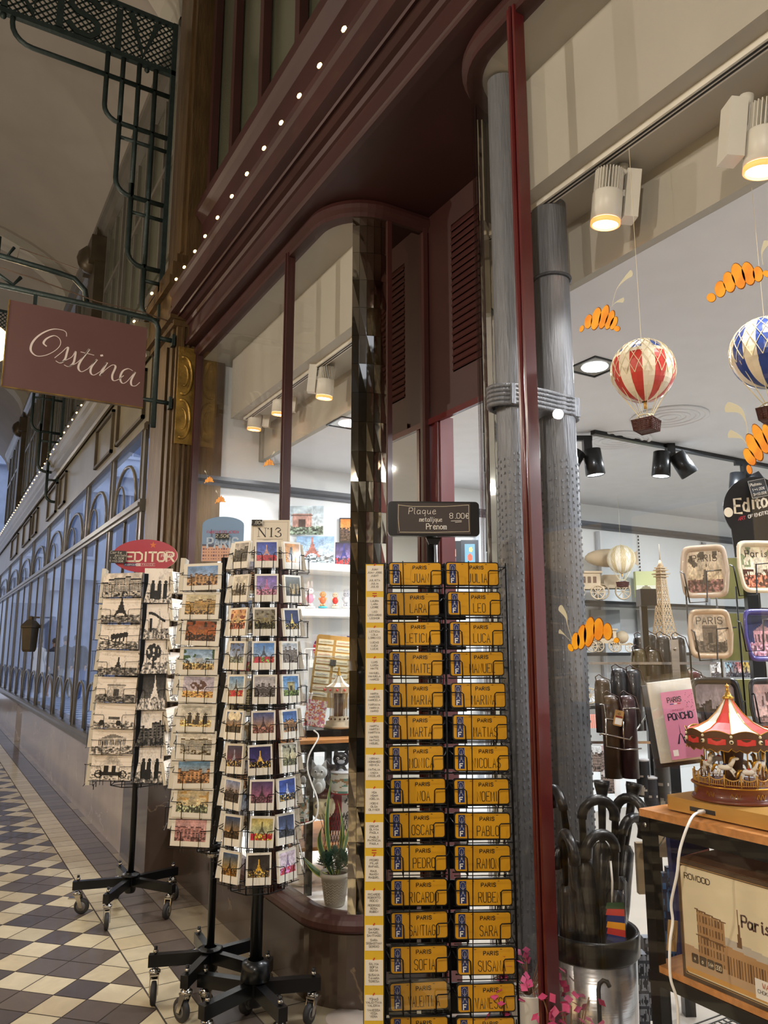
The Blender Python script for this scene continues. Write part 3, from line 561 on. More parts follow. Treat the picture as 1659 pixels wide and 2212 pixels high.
# ---- passers-by in the street
def person(loc, rz, h, top, bottom, label, skirt=False, hairm='hair', lean=0., stride=.18):
    t = empty('person', loc, rz, label=label, cat='person')
    s = h/1.72
    V = [(0, 0, .93), (0, .01, 1.12), (0, 0, 1.34), (0, -lean*.3, 1.47), (0, -lean*.4-.02, 1.56), (0, -lean*.4-.02, 1.66),
         (.17, 0, 1.40), (.22, .02, 1.14), (.20, -.12, .93), (-.17, 0, 1.40), (-.22, .03, 1.14), (-.20, -.08, .92),
         (.09, 0, .88), (.10, -stride*.4, .50), (.10, -stride, .08), (.10, -stride-.14, .04), (-.09, 0, .88), (-.10, stride*.2, .48), (-.10, stride, .09), (-.10, stride-.14, .04),
         (.20, -.16, .86), (-.20, -.12, .85)]
    Ed = [(0, 1), (1, 2), (2, 3), (3, 4), (4, 5), (2, 6), (6, 7), (7, 8), (8, 20), (2, 9), (9, 10), (10, 11), (11, 21), (0, 12), (12, 13), (13, 14), (14, 15), (0, 16), (16, 17), (17, 18), (18, 19)]
    Rd = [.14, .125, .135, .055, .085, .075, .065, .048, .036, .065, .048, .036, .095, .065, .045, .035, .095, .065, .045, .035, .03, .03]
    n0 = 22
    for hx, hy, hz, sg in ((.20, -.16, .86, 1), (-.20, -.12, .85, -1)):
        src = 20 if sg > 0 else 21
        for k in range(5):
            a = (k-2)*.012 if k < 4 else 0; b0 = len(V); V += [(hx+a*.4, hy+a-.005, hz-.045), (hx+a*.3, hy+a-.02, hz-.085+.008*abs(k-2))] if k < 4 else [(hx, hy-.04, hz-.02), (hx, hy-.055, hz-.05)]
            Ed += [(src, b0), (b0, b0+1)]; Rd += [.009, .008]
    V = [(x*s, (y-lean*max(0, z-.93))*s, z*s) for x, y, z in V]
    me = bpy.data.meshes.new('body'); me.from_pydata(V, Ed, []); o = bpy.data.objects.new('body', me); COL.objects.link(o); o.parent = t
    sk = o.modifiers.new('skin', 'SKIN'); ly = me.skin_vertices or None
    o.modifiers.new('sub', 'SUBSURF').levels = 1; o.modifiers['sub'].render_levels = 2
    if ly:
        for i, r in enumerate(Rd): ly[0].data[i].radius = (r*s, r*s*.9)
        ly[0].data[0].use_root = True
    dg = bpy.context.evaluated_depsgraph_get(); me2 = bpy.data.meshes.new_from_object(o.evaluated_get(dg)); o.modifiers.clear(); o.data = me2
    for mn in ('skin', top, bottom): me2.materials.append(MATS[mn])
    for p in me2.polygons:
        z = p.center.z/s; y = p.center.x/s; p.use_smooth = True
        p.material_index = 0 if z > 1.50 or (abs(y) > .16 and z < .92 and z > .7) else (1 if z > .92 or abs(y) > .16 else 2)
    hd_ = MB().mat(hairm); hy = V[5][1]; hd_.ball((0, hy+.012, V[5][2]+.035*s), .098*s, 12, .88, 1, .95); hd_.ball((0, hy+.03, V[5][2]-.02*s), .08*s, 10, .95, .8, 1.1); hd_.build('hair', t)
    fc = MB().mat('skin'); hz = V[5][2]-.03*s; fc.ball((0, hy-.085*s, hz), .015*s, 8, .8, 1, 1.3); fc.mat('rubber')
    for q in (-1, 1): fc.ball((q*.03*s, hy-.078*s, hz+.02*s), .008*s, 6)
    fc.mat('skin'); 
    for q in (-1, 1): fc.ball((q*.083*s, hy, hz), .02*s, 8, .4, .7, 1.2)
    fc.mat('red_bright').cbox((0, hy-.08*s, hz-.035*s), (.036*s, .006, .008)); fc.build('face', t)
    ct = MB().mat(top); hem = .62 if skirt else .84; ct.lathe([(.20*s, hem*s), (.185*s, .95*s), (.155*s, 1.1*s), (.17*s, 1.3*s), (.12*s, 1.42*s), (.07*s, 1.47*s)], n=20); co = ct.build('coat', t); co.scale = (1, .72, 1)
    return t
def pp(px, py): q = on(px, py, 2, 0.); return (q.x, q.y, .004)
person(pp(78, 1500), 2.6, 1.62, 'coat_white', 'coat_dark', 'person in a pale knee-length coat walking outside beyond the far windows', True)
person(pp(110, 1506), .4, 1.60, 'coat_dark', 'skin', 'person in a dark short coat with bare calves outside the windows', True, stride=.12)
person(pp(134, 1508), .2, 1.66, 'coat_dark', 'trousers', 'person in a dark jacket and pale trousers outside the far windows')
person(pp(168, 1511), -.5, 1.68, 'coat_dark', 'jeans', 'person in blue jeans leaning forward outside the far windows', lean=.3)

wr = MB().mat('left_dark'); wr.box(-4, 1.6, -7.2, -7, 0, 6.5); wr.box(-4.0, -3.7, -7, -3, 0, 6.5); wr.box(1.45, 1.7, -7, -1.55, 0, 6.5); wr.mat('reflection_glow'); wr.box(-3, -1.8, -7, -6.98, .6, 2.4); wr.box(-.6, .6, -7, -6.98, .6, 2.4); struct(wr.build('wall_rear_added'))  # unseen end wall with glowing panels, added to darken the mirror reflections
g2 = MB().mat('grout').box(-6, 1.95, -8, -4, -.06, -.0015); struct(g2.build('floor'))
# ================================================================== THINGS OF THE PASSAGE
# ---- hanging shop sign
def hang_sign():
    Y = 4.93; t = empty('hanging_sign', (1.24, Y, 2.9), label='mauve-brown hanging sign lettered in white script, on an iron bracket off the gilded pilaster', cat='sign')
    b = MB().mat(mat('sign_brown', '#6a4b48', .45, noise=.05, nscale=2)); x0, x1 = -1.0, -.175; b.box(x0, x1, -.012, .012, .0, .55); b.mat('gilt').box(x0-.006, x0, -.014, .014, 0, .55)
    b.box(x0, x1, -.014, .014, -.006, 0); b.build('board', t)
    L = MB().mat(PRINT); c = lc('#e9dcd6'); f = lambda P: [(x0+.825*p[0], .55*p[1]) for p in P]
    # script strokes in board fractions (u, v)
    ST = [[(.405, .70), (.40, .745), (.37, .765), (.31, .755), (.25, .70), (.20, .62), (.17, .53), (.17, .45), (.21, .405), (.27, .43), (.33, .50), (.365, .58), (.36, .65), (.32, .68), (.27, .63), (.25, .57), (.27, .54)],
          [(.335, .42), (.38, .50), (.42, .575), (.415, .49), (.405, .42), (.375, .37), (.345, .385)], [(.375, .375), (.45, .46), (.475, .54), (.475, .46), (.465, .39), (.435, .345), (.405, .355)],
          [(.435, .345), (.50, .42), (.575, .60), (.52, .44), (.505, .35), (.53, .31), (.575, .36)], [(.515, .545), (.61, .535)],
          [(.575, .36), (.635, .49), (.60, .39), (.595, .32), (.62, .295), (.665, .35)], [(.665, .35), (.71, .475), (.665, .30), (.70, .38), (.75, .455), (.775, .44), (.755, .33), (.765, .27), (.80, .29), (.84, .35)],
          [(.905, .43), (.87, .445), (.83, .40), (.815, .31), (.835, .255), (.87, .29), (.925, .42), (.90, .31), (.905, .25), (.935, .25), (.965, .30)]]
    for s_ in ST:
        P = bez(f(s_), 8); W = []
        for i in range(len(P)):
            d_ = P[min(i+1, len(P)-1)]-P[max(i-1, 0)]; k = max(0, -d_.y/max(1e-6, d_.length)); W.append(.0042+.0085*k**1.5)
        L.ribbon([tuple(p) for p in P], W, -.0128, c)
    L.ribbon([(x0+.825*.663, .55*.545), (x0+.825*.672, .55*.55)], .012, -.0128, c)
    L.build('lettering', t)
    k = MB().mat('iron_green'); zt = .625
    k.tube([(-1.25, 0, zt+.012), (-.15, 0, zt), (-.115, 0, zt-.02), (-.10, 0, zt-.06), (-.10, 0, -.12)], .018, 8)
    k.tube([(-.10, 0, .50), (0.01, 0, .50)], .016, 8); k.tube([(-.18, 0, .06), (0.01, 0, .06)], .014, 8); k.cbox((0, 0, .5), (.02, .05, .08)); k.cbox((0, 0, .06), (.02, .05, .08))
    for x in (-.86, -.3): k.cbox((x, 0, .585), (.022, .014, .08))
    k.build('bracket', t)
    u = MB().mat('iron_green')
    u.tube([(-1.3, .05, zt+.24), (-.75, .05, zt+.20), (-.64, .05, zt+.185), (-.57, .05, zt+.12), (-.55, .05, zt+.02)], .018, 8)
    u.tube([(-1.0, .05, zt+.30), (-1.03, .05, zt+.24), (-.97, .05, zt+.21)], .01, 6); u.tube([(-1.08, 0, zt+.08), (-.99, 0, zt+.03), (-.95, 0, zt+.09)], .012, 6)
    u.build('upper_rail', t)
    wv = MB().mat(mat('cable_brown', '#5a4638', .6)); wv.tube([(-1.3, -.01, zt+.14), (-.9, -.01, zt+.10), (-.5, -.01, zt+.035), (-.2, -.01, zt+.03), (0, -.01, zt+.0)], .004, 5)
    wv.tube([(-.98, .04, zt+.225), (-.97, .04, zt+.30), (-.62, .04, zt+.25), (-.64, .04, zt+.18)], .003, 5); wv.build('cable', t)
hang_sign()
gl = MB().mat('globe_glow').ball((0, 0, 0), .15, 20); go = tag(gl.build('globe_lamp', loc=at(-22, 742, 5.6)), 'glowing round passage lamp half hidden behind the brown script sign', 'lamp')
gc = MB().mat('iron_green'); gc.cyl((0, 0, .14), (0, 0, .26), .05, 12, .02); gc.cyl((0, 0, .26), (0, 0, .9), .012, 6); gc.build('lamp_fitting', go)
point('globe_lamp_bulb', at(-22, 742, 5.35), 12, (1, .75, .42), .12)
# ---- openwork iron brackets with lettered lattice
def ironwork(Y, x1, z0, label, k=1., texty=True):
    t = empty('iron_bracket', (x1, Y, z0), label=label, cat='ironwork')
    r = .018; W = 1.55
    fr = MB().mat('iron_green')
    fr.box(-W, .02, -.02, .02, -.02, .02); fr.box(-W, .02, -.015, .015, .40, .43); fr.box(-.015, .02, -.02, .02, -2.0, .43); fr.build('frame', t)
    lt = MB().mat('iron_green'); x = -W
    while x < .4:
        for sg in (1, -1):
            a = (x, 0); b_ = (x+sg*.40, .40)
            xa, za, xb, zb = a[0], a[1], b_[0], b_[1]
            lo, hi = (xa, xb) if sg > 0 else (xb, xa)
            t0, t1 = 0., 1.
            for lim, side in ((-W, 1), (0., -1)):
                f0 = (xa-lim)*side; f1 = (xb-lim)*side
                if f0 < 0 and f1 < 0: t0 = 2; break
                if f0 < 0: t0 = max(t0, f0/(f0-f1))
                if f1 < 0: t1 = min(t1, f0/(f0-f1))
            if t0 < t1: lt.tube([(xa+(xb-xa)*t0, 0, .4*t0), (xa+(xb-xa)*t1, 0, .4*t1)], .0065, 4)
        x += .052
    lt.build('lattice', t)
    if texty:
        tx = MB().mat('iron_green')
        for ch, xx in (('V', -.32), ('I', -.46), ('S', -.74), ('I', -.86), ('N', -1.16), ('I', -1.3)):
            tmp = MB(); tmp.mat('iron_green'); text(tmp, ch, 0, 0, .30, .045, .62, None, y=-.016)
            tmp2 = MB(); tmp2.mat('iron_green'); text(tmp2, ch, 0, 0, .30, .045, .62, None, y=-.004)
            for m_ in (tmp, tmp2): tx.add([(v[0]+xx, v[1], v[2]+.05) for v in m_.v], m_.f)
        tx.build('lettering', t)
    br = MB().mat('iron_green')
    def drop(x, zt, zb, rad=.10, end=0.): br.tube([(x, 0, zt)]+[(x+rad-rad*math.cos(a), 0, zb+rad-rad*math.sin(a)) for a in np.linspace(0, PI/2, 6)]+[(end, 0, zb)], r, 8)
    drop(-1.10, 0, -.20, .14); drop(-.47, 0, -.55, .11); br.tube([(-.36, 0, 0), (-.36, 0, -.55)], r, 8); drop(-.36, -.5, -1.10, .11); br.tube([(-.245, 0, 0), (-.245, 0, -1.1)], r, 8); drop(-.245, -1.0, -1.62, .10); br.tube([(-.125, 0, 0), (-.125, 0, -1.62)], r, 8); drop(-.125, -1.6, -2.0, .09)
    for z, x in ((-.66, -.36), (-1.22, -.245), (-1.72, -.125)): br.tube([(x, 0, z), (0, 0, z)], r*.8, 8)
    br.ball((-1.16, 0, -.035), .022, 8); br.ball((-.19, 0, -.045), .02, 8); br.build('curved_bars', t)
ironwork(5.25, 1.215, 5.66, 'dark iron bracket with lettered lattice panel, at the top left beside the pilaster')
ironwork(10.4, 1.24, 5.2, 'farther dark iron bracket with curved bars, seen below the hanging sign', texty=False)
# ---- warm string lights lying on the cornices
def string_light(name, pts, label, r=.011):
    o0 = pts[0]; t = empty(name, o0, label=label, cat='string lights')
    c = MB().mat('black_wire').tube([(p[0]-o0[0]+.02, p[1]-o0[1], p[2]-o0[2]-.004) for p in pts], .003, 5); c.build('cord', t)
    b0 = MB().mat('bulb_glow').ball((0, 0, .006), r, 8, 1, 1.9, .9).build('bulb', t)
    for p in pts[1:]:
        b_ = b0.copy(); COL.objects.link(b_); b_.parent = t; b_.location = (p[0]-o0[0], p[1]-o0[1], p[2]-o0[2])
string_light('string_light', [(1.196, y, 3.752) for y in (1.9, 2.12, 2.348, 2.57, 2.776, 2.98, 3.193, 3.43, 3.66, 3.90, 4.129, 4.333, 4.562, 4.75)], 'string of warm bulbs lying on the dark red cornice of the shop front', .009)
string_light('string_light', [(1.13, 5.14+i*.27+(.02*i if i > 8 else 0), 3.80) for i in range(48)], 'string of warm bulbs along the pale cornice behind the hanging sign', .010)
# ---- box lantern on the far front
t = empty('wall_lantern', on(62, 1408, 0, 1.12), label='dark boxy metal lantern fixed to the far window front', cat='lantern')
m = MB().mat('left_dark'); m.lathe([(.0, 0), (.07, 0), (.085, .03), (.10, .30), (.12, .31), (.12, .33), (.06, .40), (.035, .41), (.035, .45), (0, .46)], n=4, smooth=False); m.build('lantern_body', t)
MB().mat('left_dark').box(.0, .1, -.012, .012, .43, .45).build('arm', t)
# ---- wheeled bases shared by the spinner stands
def caster(parent, x, y, a, rad=.038, brake=False):
    c = MB().mat('chrome'); c.cyl((0, 0, 2.1*rad), (0, 0, 2.9*rad), .013, 10); c.cyl((0, 0, 2.5*rad), (0, 0, 2.72*rad), .022, 12)
    for s_ in (-1, 1): c.add([(-.012, s_*.014, 2.45*rad), (.018, s_*.014, 2.45*rad), (.036, s_*.014, .85*rad), (.02, s_*.014, .85*rad), (-.012, s_*.017, 2.45*rad), (.018, s_*.017, 2.45*rad), (.036, s_*.017, .85*rad), (.02, s_*.017, .85*rad)], [(0, 1, 2, 3), (7, 6, 5, 4), (0, 4, 5, 1), (1, 5, 6, 2), (2, 6, 7, 3), (3, 7, 4, 0)])
    c.cbox((.004, 0, 2.42*rad), (.036, .036, .006))
    if brake: c.cbox((-.02, 0, 2.0*rad), (.045, .028, .006))
    o = c.build('caster', parent, (x, y, 0), a)
    w_ = MB().mat('rubber'); w_.M = Matrix.Translation((.026, 0, rad)) @ Matrix.Rotation(PI/2, 4, 'X')
    w_.lathe([(.004, -.011), (rad*.72, -.011), (rad*.95, -.009), (rad, -.004), (rad, .004), (rad*.95, .009), (rad*.72, .011), (.004, .011)], n=20)
    w_.mat('wheel_grey').lathe([(.0, -.009), (rad*.6, -.0122), (rad*.6, .0122), (0, .0125)], n=16); w_.build('wheel', o)
    return o
def star_base(t, R_, angs, z0=.118, h=.048, thick=.03, hub=(.03, .05, .17), seed=1):
    rr = random.Random(seed)
    for i, a in enumerate(angs):
        a = math.radians(a); l = MB().mat('black_metal'); l.M = Matrix.Rotation(a, 4, 'Z'); l.add([(.015, -thick/2, z0+.006), (.015, thick/2, z0+.006), (R_, thick/2, z0), (R_, -thick/2, z0), (.015, -thick/2, z0+h), (.015, thick/2, z0+h), (R_, thick/2, z0+h-.006), (R_, -thick/2, z0+h-.006)], [(3, 2, 1, 0), (4, 5, 6, 7), (0, 1, 5, 4), (2, 3, 7, 6), (1, 2, 6, 5), (3, 0, 4, 7)])
        l.mat('chrome').ball((R_-.025, 0, z0+h+.004), .010, 8); l.mat('black_metal').cyl((R_-.025, 0, z0+h), (R_-.025, 0, z0+h+.022), .007, 8); l.build('leg', t)
        caster(t, (R_-.025)*math.cos(a), (R_-.025)*math.sin(a), rr.uniform(-2.6, 2.6), z0/3.05, brake=(i % 2 == 0))
    hb = MB().mat('black_metal'); hb.lathe([(hub[0]*.8, z0-.03), (hub[0], z0-.02), (hub[0], z0+h), (hub[1], z0+h+.006), (hub[1]*.9, hub[2]+.01), (hub[0]*.8, hub[2]+.02)], n=20); hb.build('hub', t)
# ---- wire pocket and card
def pocket_mesh(w_, h, hook=.28, dep=.03, up=.55, r=.0016):
    m = MB().mat('black_wire'); x = w_/2+.006; f = -dep; zt = h*up
    for s_ in (-1, 1):
        m.tube([(s_*x, .004, zt+.012), (s_*x, f*.5, zt), (s_*(x-.004), f, zt), (s_*(x-w_*hook), f, zt-.002), (s_*(x-w_*hook-.004), f, zt-.012), (s_*(x-w_*hook-.004), f-.001, -.004), (s_*(x-w_*hook), .004, -.004)], r, 4)
        m.tube([(s_*x*.45, .006, -.004), (s_*x*.45, .006, -.03)], r, 4); m.tube([(s_*x*.6, .006, -.004), (s_*x*.6, .006, -.03)], r, 4)
        m.tube([(s_*x, .006, -.006), (s_*x, .006, h*.8)], r, 4)
    m.tube([(-x, .006, -.005), (x, .006, -.005)], r, 4); m.tube([(-x, f, -.004), (x, f, -.004)], r*1.1, 4)
    return m
def make_card(name, w_, h, fn, seed, border=None, thick=.008, gloss=False, n=2, res=1.):
    """a pack of identical cards; border = (left, right, bottom, top) margins as fractions"""
    m = MB().mat(GLOSSP if gloss else PRINT); e = CREAM if not border else lc('#efe9dc')
    m.box(-w_/2, w_/2, -thick, 0, 0, h, col=e)
    for k in range(1, n): pass
    nx = int(38*res*(w_/.1)**.35); ny = max(8, int(nx*h/w_))
    if border: l, r_, b_, t_ = border; m.art(-w_/2+w_*l, h*b_, w_*(1-l-r_), h*(1-b_-t_), nx, ny, fn, seed, y=-thick-.0004)
    else: m.art(-w_/2, 0, w_, h, nx, ny, fn, seed, y=-thick-.0004)
    return m
ORD = ['topmost', 'second row', 'third row', 'fourth row', 'fifth row', 'sixth row', 'seventh row', 'eighth row', 'ninth row', 'bottom']
def column(stand, org, az, zs, w_, h, arts, side, group, lab, border=None, gloss=False, tilt=.10, thick=.008, jit=1., seed=0, dep=.022, plain=False, pocket=None):
    """one column of wire pockets; org = xy of the column foot in world, az = world yaw of its outward face (local -y)"""
    rr = random.Random(seed+17); pm = pocket_mesh(w_, h, dep=dep+thick)
    pk0 = None
    for i, z in enumerate(zs):
        loc = Vector((org[0], org[1], z))
        if pk0 is None:
            pk0 = pm.build('pocket', stand); p_ = pk0
        else: p_ = pk0.copy(); COL.objects.link(p_); p_.parent = stand
        L = Matrix.Rotation(-stand.rotation_euler.z, 3, 'Z') @ (loc-stand.location); p_.location = L; p_.rotation_euler = (0, 0, az-stand.rotation_euler.z)
        fn, desc = arts[i % len(arts)]
        m = make_card('card', w_, h, fn, seed*50+i, border, thick, gloss)
        o = m.build('postcard'); o.location = loc+Vector((math.sin(az)*(.004+.008), -math.cos(az)*(.004+.008), 0))+Vector((rr.uniform(-.004, .004)*jit, 0, 0))
        o.rotation_euler = Euler((-tilt+rr.uniform(-.03, .03)*jit, rr.uniform(-.035, .035)*jit, az+rr.uniform(-.05, .05)*jit), 'XYZ')
        tag(o, '%s, %s, %s' % (desc, ORD[i] if i < len(zs)-1 else 'bottom', lab), 'postcard', group)
def spinner(name, xy, ztop, label, pole_r, base, cage_r, z0, nwire=8, cage_a=0.):
    t = empty(name, (xy[0], xy[1], 0), label=label, cat='display stand')
    MB().mat('black_metal').cyl((0, 0, .1), (0, 0, ztop), pole_r, 14).build('pole', t)
    base(t)
    c = MB().mat('black_wire')
    for z in (z0, (z0+ztop)/2, ztop-.06):
        c.tube([(cage_r*math.cos(a), cage_r*math.sin(a), z) for a in np.linspace(0, 2*PI, nwire, endpoint=False)+cage_a], .0026, 5, closed=True)
        for a in np.linspace(0, 2*PI, 4, endpoint=False)+cage_a: c.tube([(0, 0, z), (cage_r*math.cos(a), cage_r*math.sin(a), z)], .0022, 4)
    for a in np.linspace(0, 2*PI, nwire, endpoint=False)+cage_a: c.tube([(cage_r*math.cos(a), cage_r*math.sin(a), z0), (cage_r*math.cos(a), cage_r*math.sin(a), ztop-.06)], .0028, 5)
    c.build('wire_cage', t); return t
BW = dict(bw=True)
def zrow(px, py, d): return at(px, py, d).z
# ======== stand 1 : black and white postcards
R1 = Vector((1.03, 4.40)); D1 = R1.x*math.sin(TH)+R1.y*math.cos(TH)
s1 = spinner('postcard_spinner', R1, zrow(295, 1236, D1-.1), 'wheeled black wire spinner holding black and white postcards under a red oval header', .016, lambda t: star_base(t, .285, (18, 90, 162, 234, 306), seed=4), .13, zrow(285, 1692, D1), 8)
def off(C, u, v): return (C.x+u*math.cos(TH)+v*-math.sin(TH), C.y-u*math.sin(TH)-v*math.cos(TH))
def col_z(tops, px, d, h): return [zrow(px, y, d) for y in tops]
zb = [zrow(255, y, D1-.12) for y in (1290, 1345, 1402, 1458, 1516, 1572, 1627, 1683)]
P = pic
LA = [(P('street', '#b8b8b8', '#e8e8e8', '#444444', '#a8a8a8', bw=True), 'black and white postcard of a turreted building'), (P('tower', '#d8d8d8', '#f0f0f0', '#666666', '#222222', h=.95, wtower=.42, bw=True), 'black and white postcard of a lattice tower over trees'),
      (P('horse', '#d0d0d0', '#f0f0f0', '#777777', '#222222', bw=True), 'black and white postcard of dark horses by rail tracks'), (P('tower', '#d2d2d2', '#f4f4f4', '#606060', '#303030', h=.62, wtower=.22, bw=True), 'black and white postcard of a slim distant tower'),
      (P('arch', '#e0e0e0', '#f2f2f2', '#5a5a5a', '#b0b0b0', bw=True), 'black and white postcard of a triumphal arch'), (P('car', '#e6e6e6', '#f6f6f6', '#8a8a8a', bw=True), 'black and white postcard of a pale vintage car'),
      (P('opera', '#dedede', '#f4f4f4', '#8d8d8d', '#b4b4b4', bw=True), 'black and white postcard of an opera-like facade'), (P('moto', '#e2e2e2', '#f2f2f2', '#b0b0b0', bw=True), 'black and white postcard of two riders on a motorcycle')]
column(s1, off(R1, -.083, .135), FACE+math.radians(-8), zb, .222, .130, LA, '', 'black and white landscape postcards', 'left spinner wide column', seed=1, tilt=.12)
zb = [zrow(330, y, D1-.12) for y in (1303, 1381, 1455, 1532, 1610, 1689)]
PA = [(P('people', '#e0e0e0', '#dcdcdc', '#b8b8b8', '#303030', bw=True), 'black and white postcard of café chairs and trees'), (P('leap', '#e2e2e2', '#f4f4f4', '#8a8a8a', bw=True), 'black and white postcard of a leaping dancer'), (P('tree', '#dddddd', '#f2f2f2', '#8a8a8a', '#333333', bw=True), 'black and white postcard of a bare tree and coat'),
      (P('night', '#2c2c2c', '#8a8a8a', '#9a9a9a', '#e6e6e6', h=.75, wtower=.4, cx=.62, bw=True), 'black and white postcard of a pale tower at night'), (P('city', '#d8d8d8', '#ececec', '#444444', '#6a6a6a', bw=True), 'black and white postcard of rooftops and lane'), (P('people', '#cccccc', '#e8e8e8', '#777777', '#2a2a2a', bw=True), 'black and white postcard of street stall figures')]
column(s1, off(R1, .105, .135), FACE+math.radians(9), zb, .148, .188, PA, '', 'black and white portrait postcards', 'left spinner narrow column', seed=2, tilt=.08)
zb = [zrow(207, y, D1) for y in (1304, 1381, 1447, 1531, 1608, 1688)]
SA = [(P('people', '#c8c8c8', '#d8d8d8', '#888888', bw=True), 'edge-on grey postcard pack')]
column(s1, off(R1, -.215, .03), FACE-math.radians(78), zb, .15, .188, SA, '', 'edge-on postcards left of the leftmost spinner', 'leftmost spinner left flank', seed=3, tilt=.06, thick=.02)
zb = [zrow(373, y, D1) for y in (1287, 1345, 1400, 1458, 1515, 1572, 1628, 1684)]
SB = [(P('city', '#f0f0f0', '#ffffff', '#c8c8c8', '#d8d8d8', n=.1, bw=True), 'pale curled postcard pack seen edge-on')]
column(s1, off(R1, .215, .05), FACE+math.radians(66), zb, .19, .12, SB, '', 'pale postcards right of the leftmost spinner', 'leftmost spinner right flank', seed=4, tilt=.22, thick=.02, jit=2.5)
MB().mat('black_metal').box(-.0, .022, -.02, .004, zrow(297, 1690, D1-.14), zrow(300, 1240, D1-.14)).build('corner_post', s1).location = (Matrix.Rotation(0, 3, 'Z') @ (Vector((*off(R1, .028, .15), 0))-Vector((R1.x, R1.y, 0))))
# header oval
hd = empty('stand_header', (0, 0, 0)); hd.parent = s1
def header_frame(px, py, d): p = at(px, py, d); return p
hp = at(313, 1201, D1-.02); W1 = 143/FPX*4.25; Hh = 73/FPX*4.25
h = MB().mat(GLOSSP); RED = lc('#a81a3c'); el = [(W1/2*math.cos(a), Hh/2*math.sin(a)) for a in np.linspace(0, 2*PI, 48, endpoint=False)]
h.prism(el, -.004, .004, col=RED, side=lc('#caa070'))
text(h, 'EDITOR', -.104, -.030, .050, .0105, .80, lc('#e8dcc4'), y=-.005, gap=.24)
h.ribbon([(-.125, -.0285), (-.085, -.0285)], .005, -.005, lc('#e8dcc4'))
sx, sz = .045, .062; star = [(sx+(.020 if k % 2 == 0 else .008)*math.sin(k*PI/5), sz+(.020 if k % 2 == 0 else .008)*math.cos(k*PI/5)) for k in range(10)]
h.add([(x, -.0052, z) for x, z in star]+[(sx, -.0052, sz)], [(i, (i+1) % 10, 10) for i in range(10)][::-1], col=lc('#d8641e'))
h.add([(-.115, -.005, -.058), (-.045, -.005, -.058), (-.045, -.005, -.042), (-.115, -.005, -.042)], [(0, 1, 2, 3)], col=lc('#23346e')); h.add([(-.045, -.005, -.058), (-.02, -.005, -.058), (-.02, -.005, -.042), (-.045, -.005, -.042)], [(0, 1, 2, 3)], col=lc('#e8dcd8'))
text(h, 'FABRIQUE', -.107, -.054, .008, .0013, .85, lc('#e8e0dc'), y=-.0056, gap=.3); text(h, 'EN', -.040, -.054, .008, .0013, .85, lc('#8a2040'), y=-.0056, gap=.3); text(h, 'FRANCE', -.012, -.054, .008, .0013, .9, lc('#e8e0dc'), y=-.0056, gap=.6)
h.ribbon([(.0+(-.02), -.058), (.062, -.058), (.058, -.050), (.062, -.042), (-.02, -.042)], .0011, -.005, lc('#e8dcd8'))
h.ribbon([(.128+.028*math.cos(a), .0+.028*math.sin(a)) for a in np.linspace(.6, PI-.6, 14)], .003, -.005, lc('#d8a8a8')); h.ribbon([(.128+.028*math.cos(a), .0+.028*math.sin(a)) for a in np.linspace(-PI+.6, -.6, 14)], .003, -.005, lc('#d8a8a8')); text(h, 'FRANCE', .128, -.007, .015, .0028, .62, lc('#ecd8d4'), y=-.0055, center=True, gap=.25)
ho = h.build('header', s1); ho.location = hp-Vector((R1.x, R1.y, 0)); ho.rotation_euler = (0, 0, FACE)
bpy.data.objects.remove(hd)
c = MB().mat(PRINT); c.prism(rrect(.098, .070, .004), -.002, .002, col=lc('#2c2c2a')); ch = lc('#d8d4c8')
text(c, 'Carte', -.04, .018, .014, .0016, .7, ch, y=-.0026, slant=.2); text(c, 'postale', -.012, .004, .012, .0014, .6, ch, y=-.0026, slant=.2); text(c, '1 >2.50@', -.04, -.013, .012, .0015, .7, ch, y=-.0026); text(c, '5 >10.00@', -.04, -.029, .010, .0014, .7, ch, y=-.0026)
o = c.build('price_card'); o.location = at(253, 1203, D1-.045); o.rotation_euler = (0, .03, FACE); tag(o, 'small black chalk price card clipped left on the red oval header', 'price card')
# ======== stand 2 : landscape art cards
R2 = Vector((1.07, 3.18)); D2 = R2.x*math.sin(TH)+R2.y*math.cos(TH)
s2 = spinner('postcard_spinner', R2, zrow(465, 1205, D2), 'wheeled black wire spinner of cream-bordered painted postcards, between the other two spinners', .015, lambda t: star_base(t, .235, (13, 85, 157, 229, 301), z0=.128, h=.05, seed=9), .07, zrow(457, 1835, D2), 6)
PS = [('city', '#6f93c4', '#c8cfdc', '#7d5a48', '#c89c6c', 'under a blue sky'), ('street', '#cdbf9c', '#e8dcc0', '#8a6a48', '#c9a468', 'with a bare tree and church'), ('garden', '#9a5030', '#c97a3c', '#5c3a26', '#3f3020', 'in deep orange'), ('garden', '#8db0d6', '#dfe4ea', '#a88a58', '#3f5a3a', 'of a domed basilica between trees'),
      ('tree', '#b8b0c4', '#e4d4d4', '#c08a4c', '#6a4a3c', 'with a dark tree and pink sky'), ('people', '#c8c4b8', '#ecdcc0', '#c8a468', '#4a4030', 'of strollers on a pale square'), ('street', '#e4dccc', '#efe6d2', '#8d7040', '#b9b2a2', 'of a grey round facade in autumn'), ('city', '#6f9ec8', '#d8a878', '#9a6c44', '#c99462', 'of an orange parade ground'), ('garden', '#d8c49c', '#ecd8a8', '#9aa07c', '#c8a060', 'of a golden park pond'), ('city', '#d8a4a4', '#e4b8b0', '#a86c68', '#c08884', 'in rose and red')]
A2 = [(P(k, a, b_, g_, f_, n=.4), 'cream-bordered painted postcard '+dsc) for k, a, b_, g_, f_, dsc in PS]
BRD = (.10, .10, .17, .10)
zb = [zrow(432, y, D2-.1) for y in (1275, 1338, 1395, 1457, 1517, 1580, 1640, 1702, 1765, 1827)]
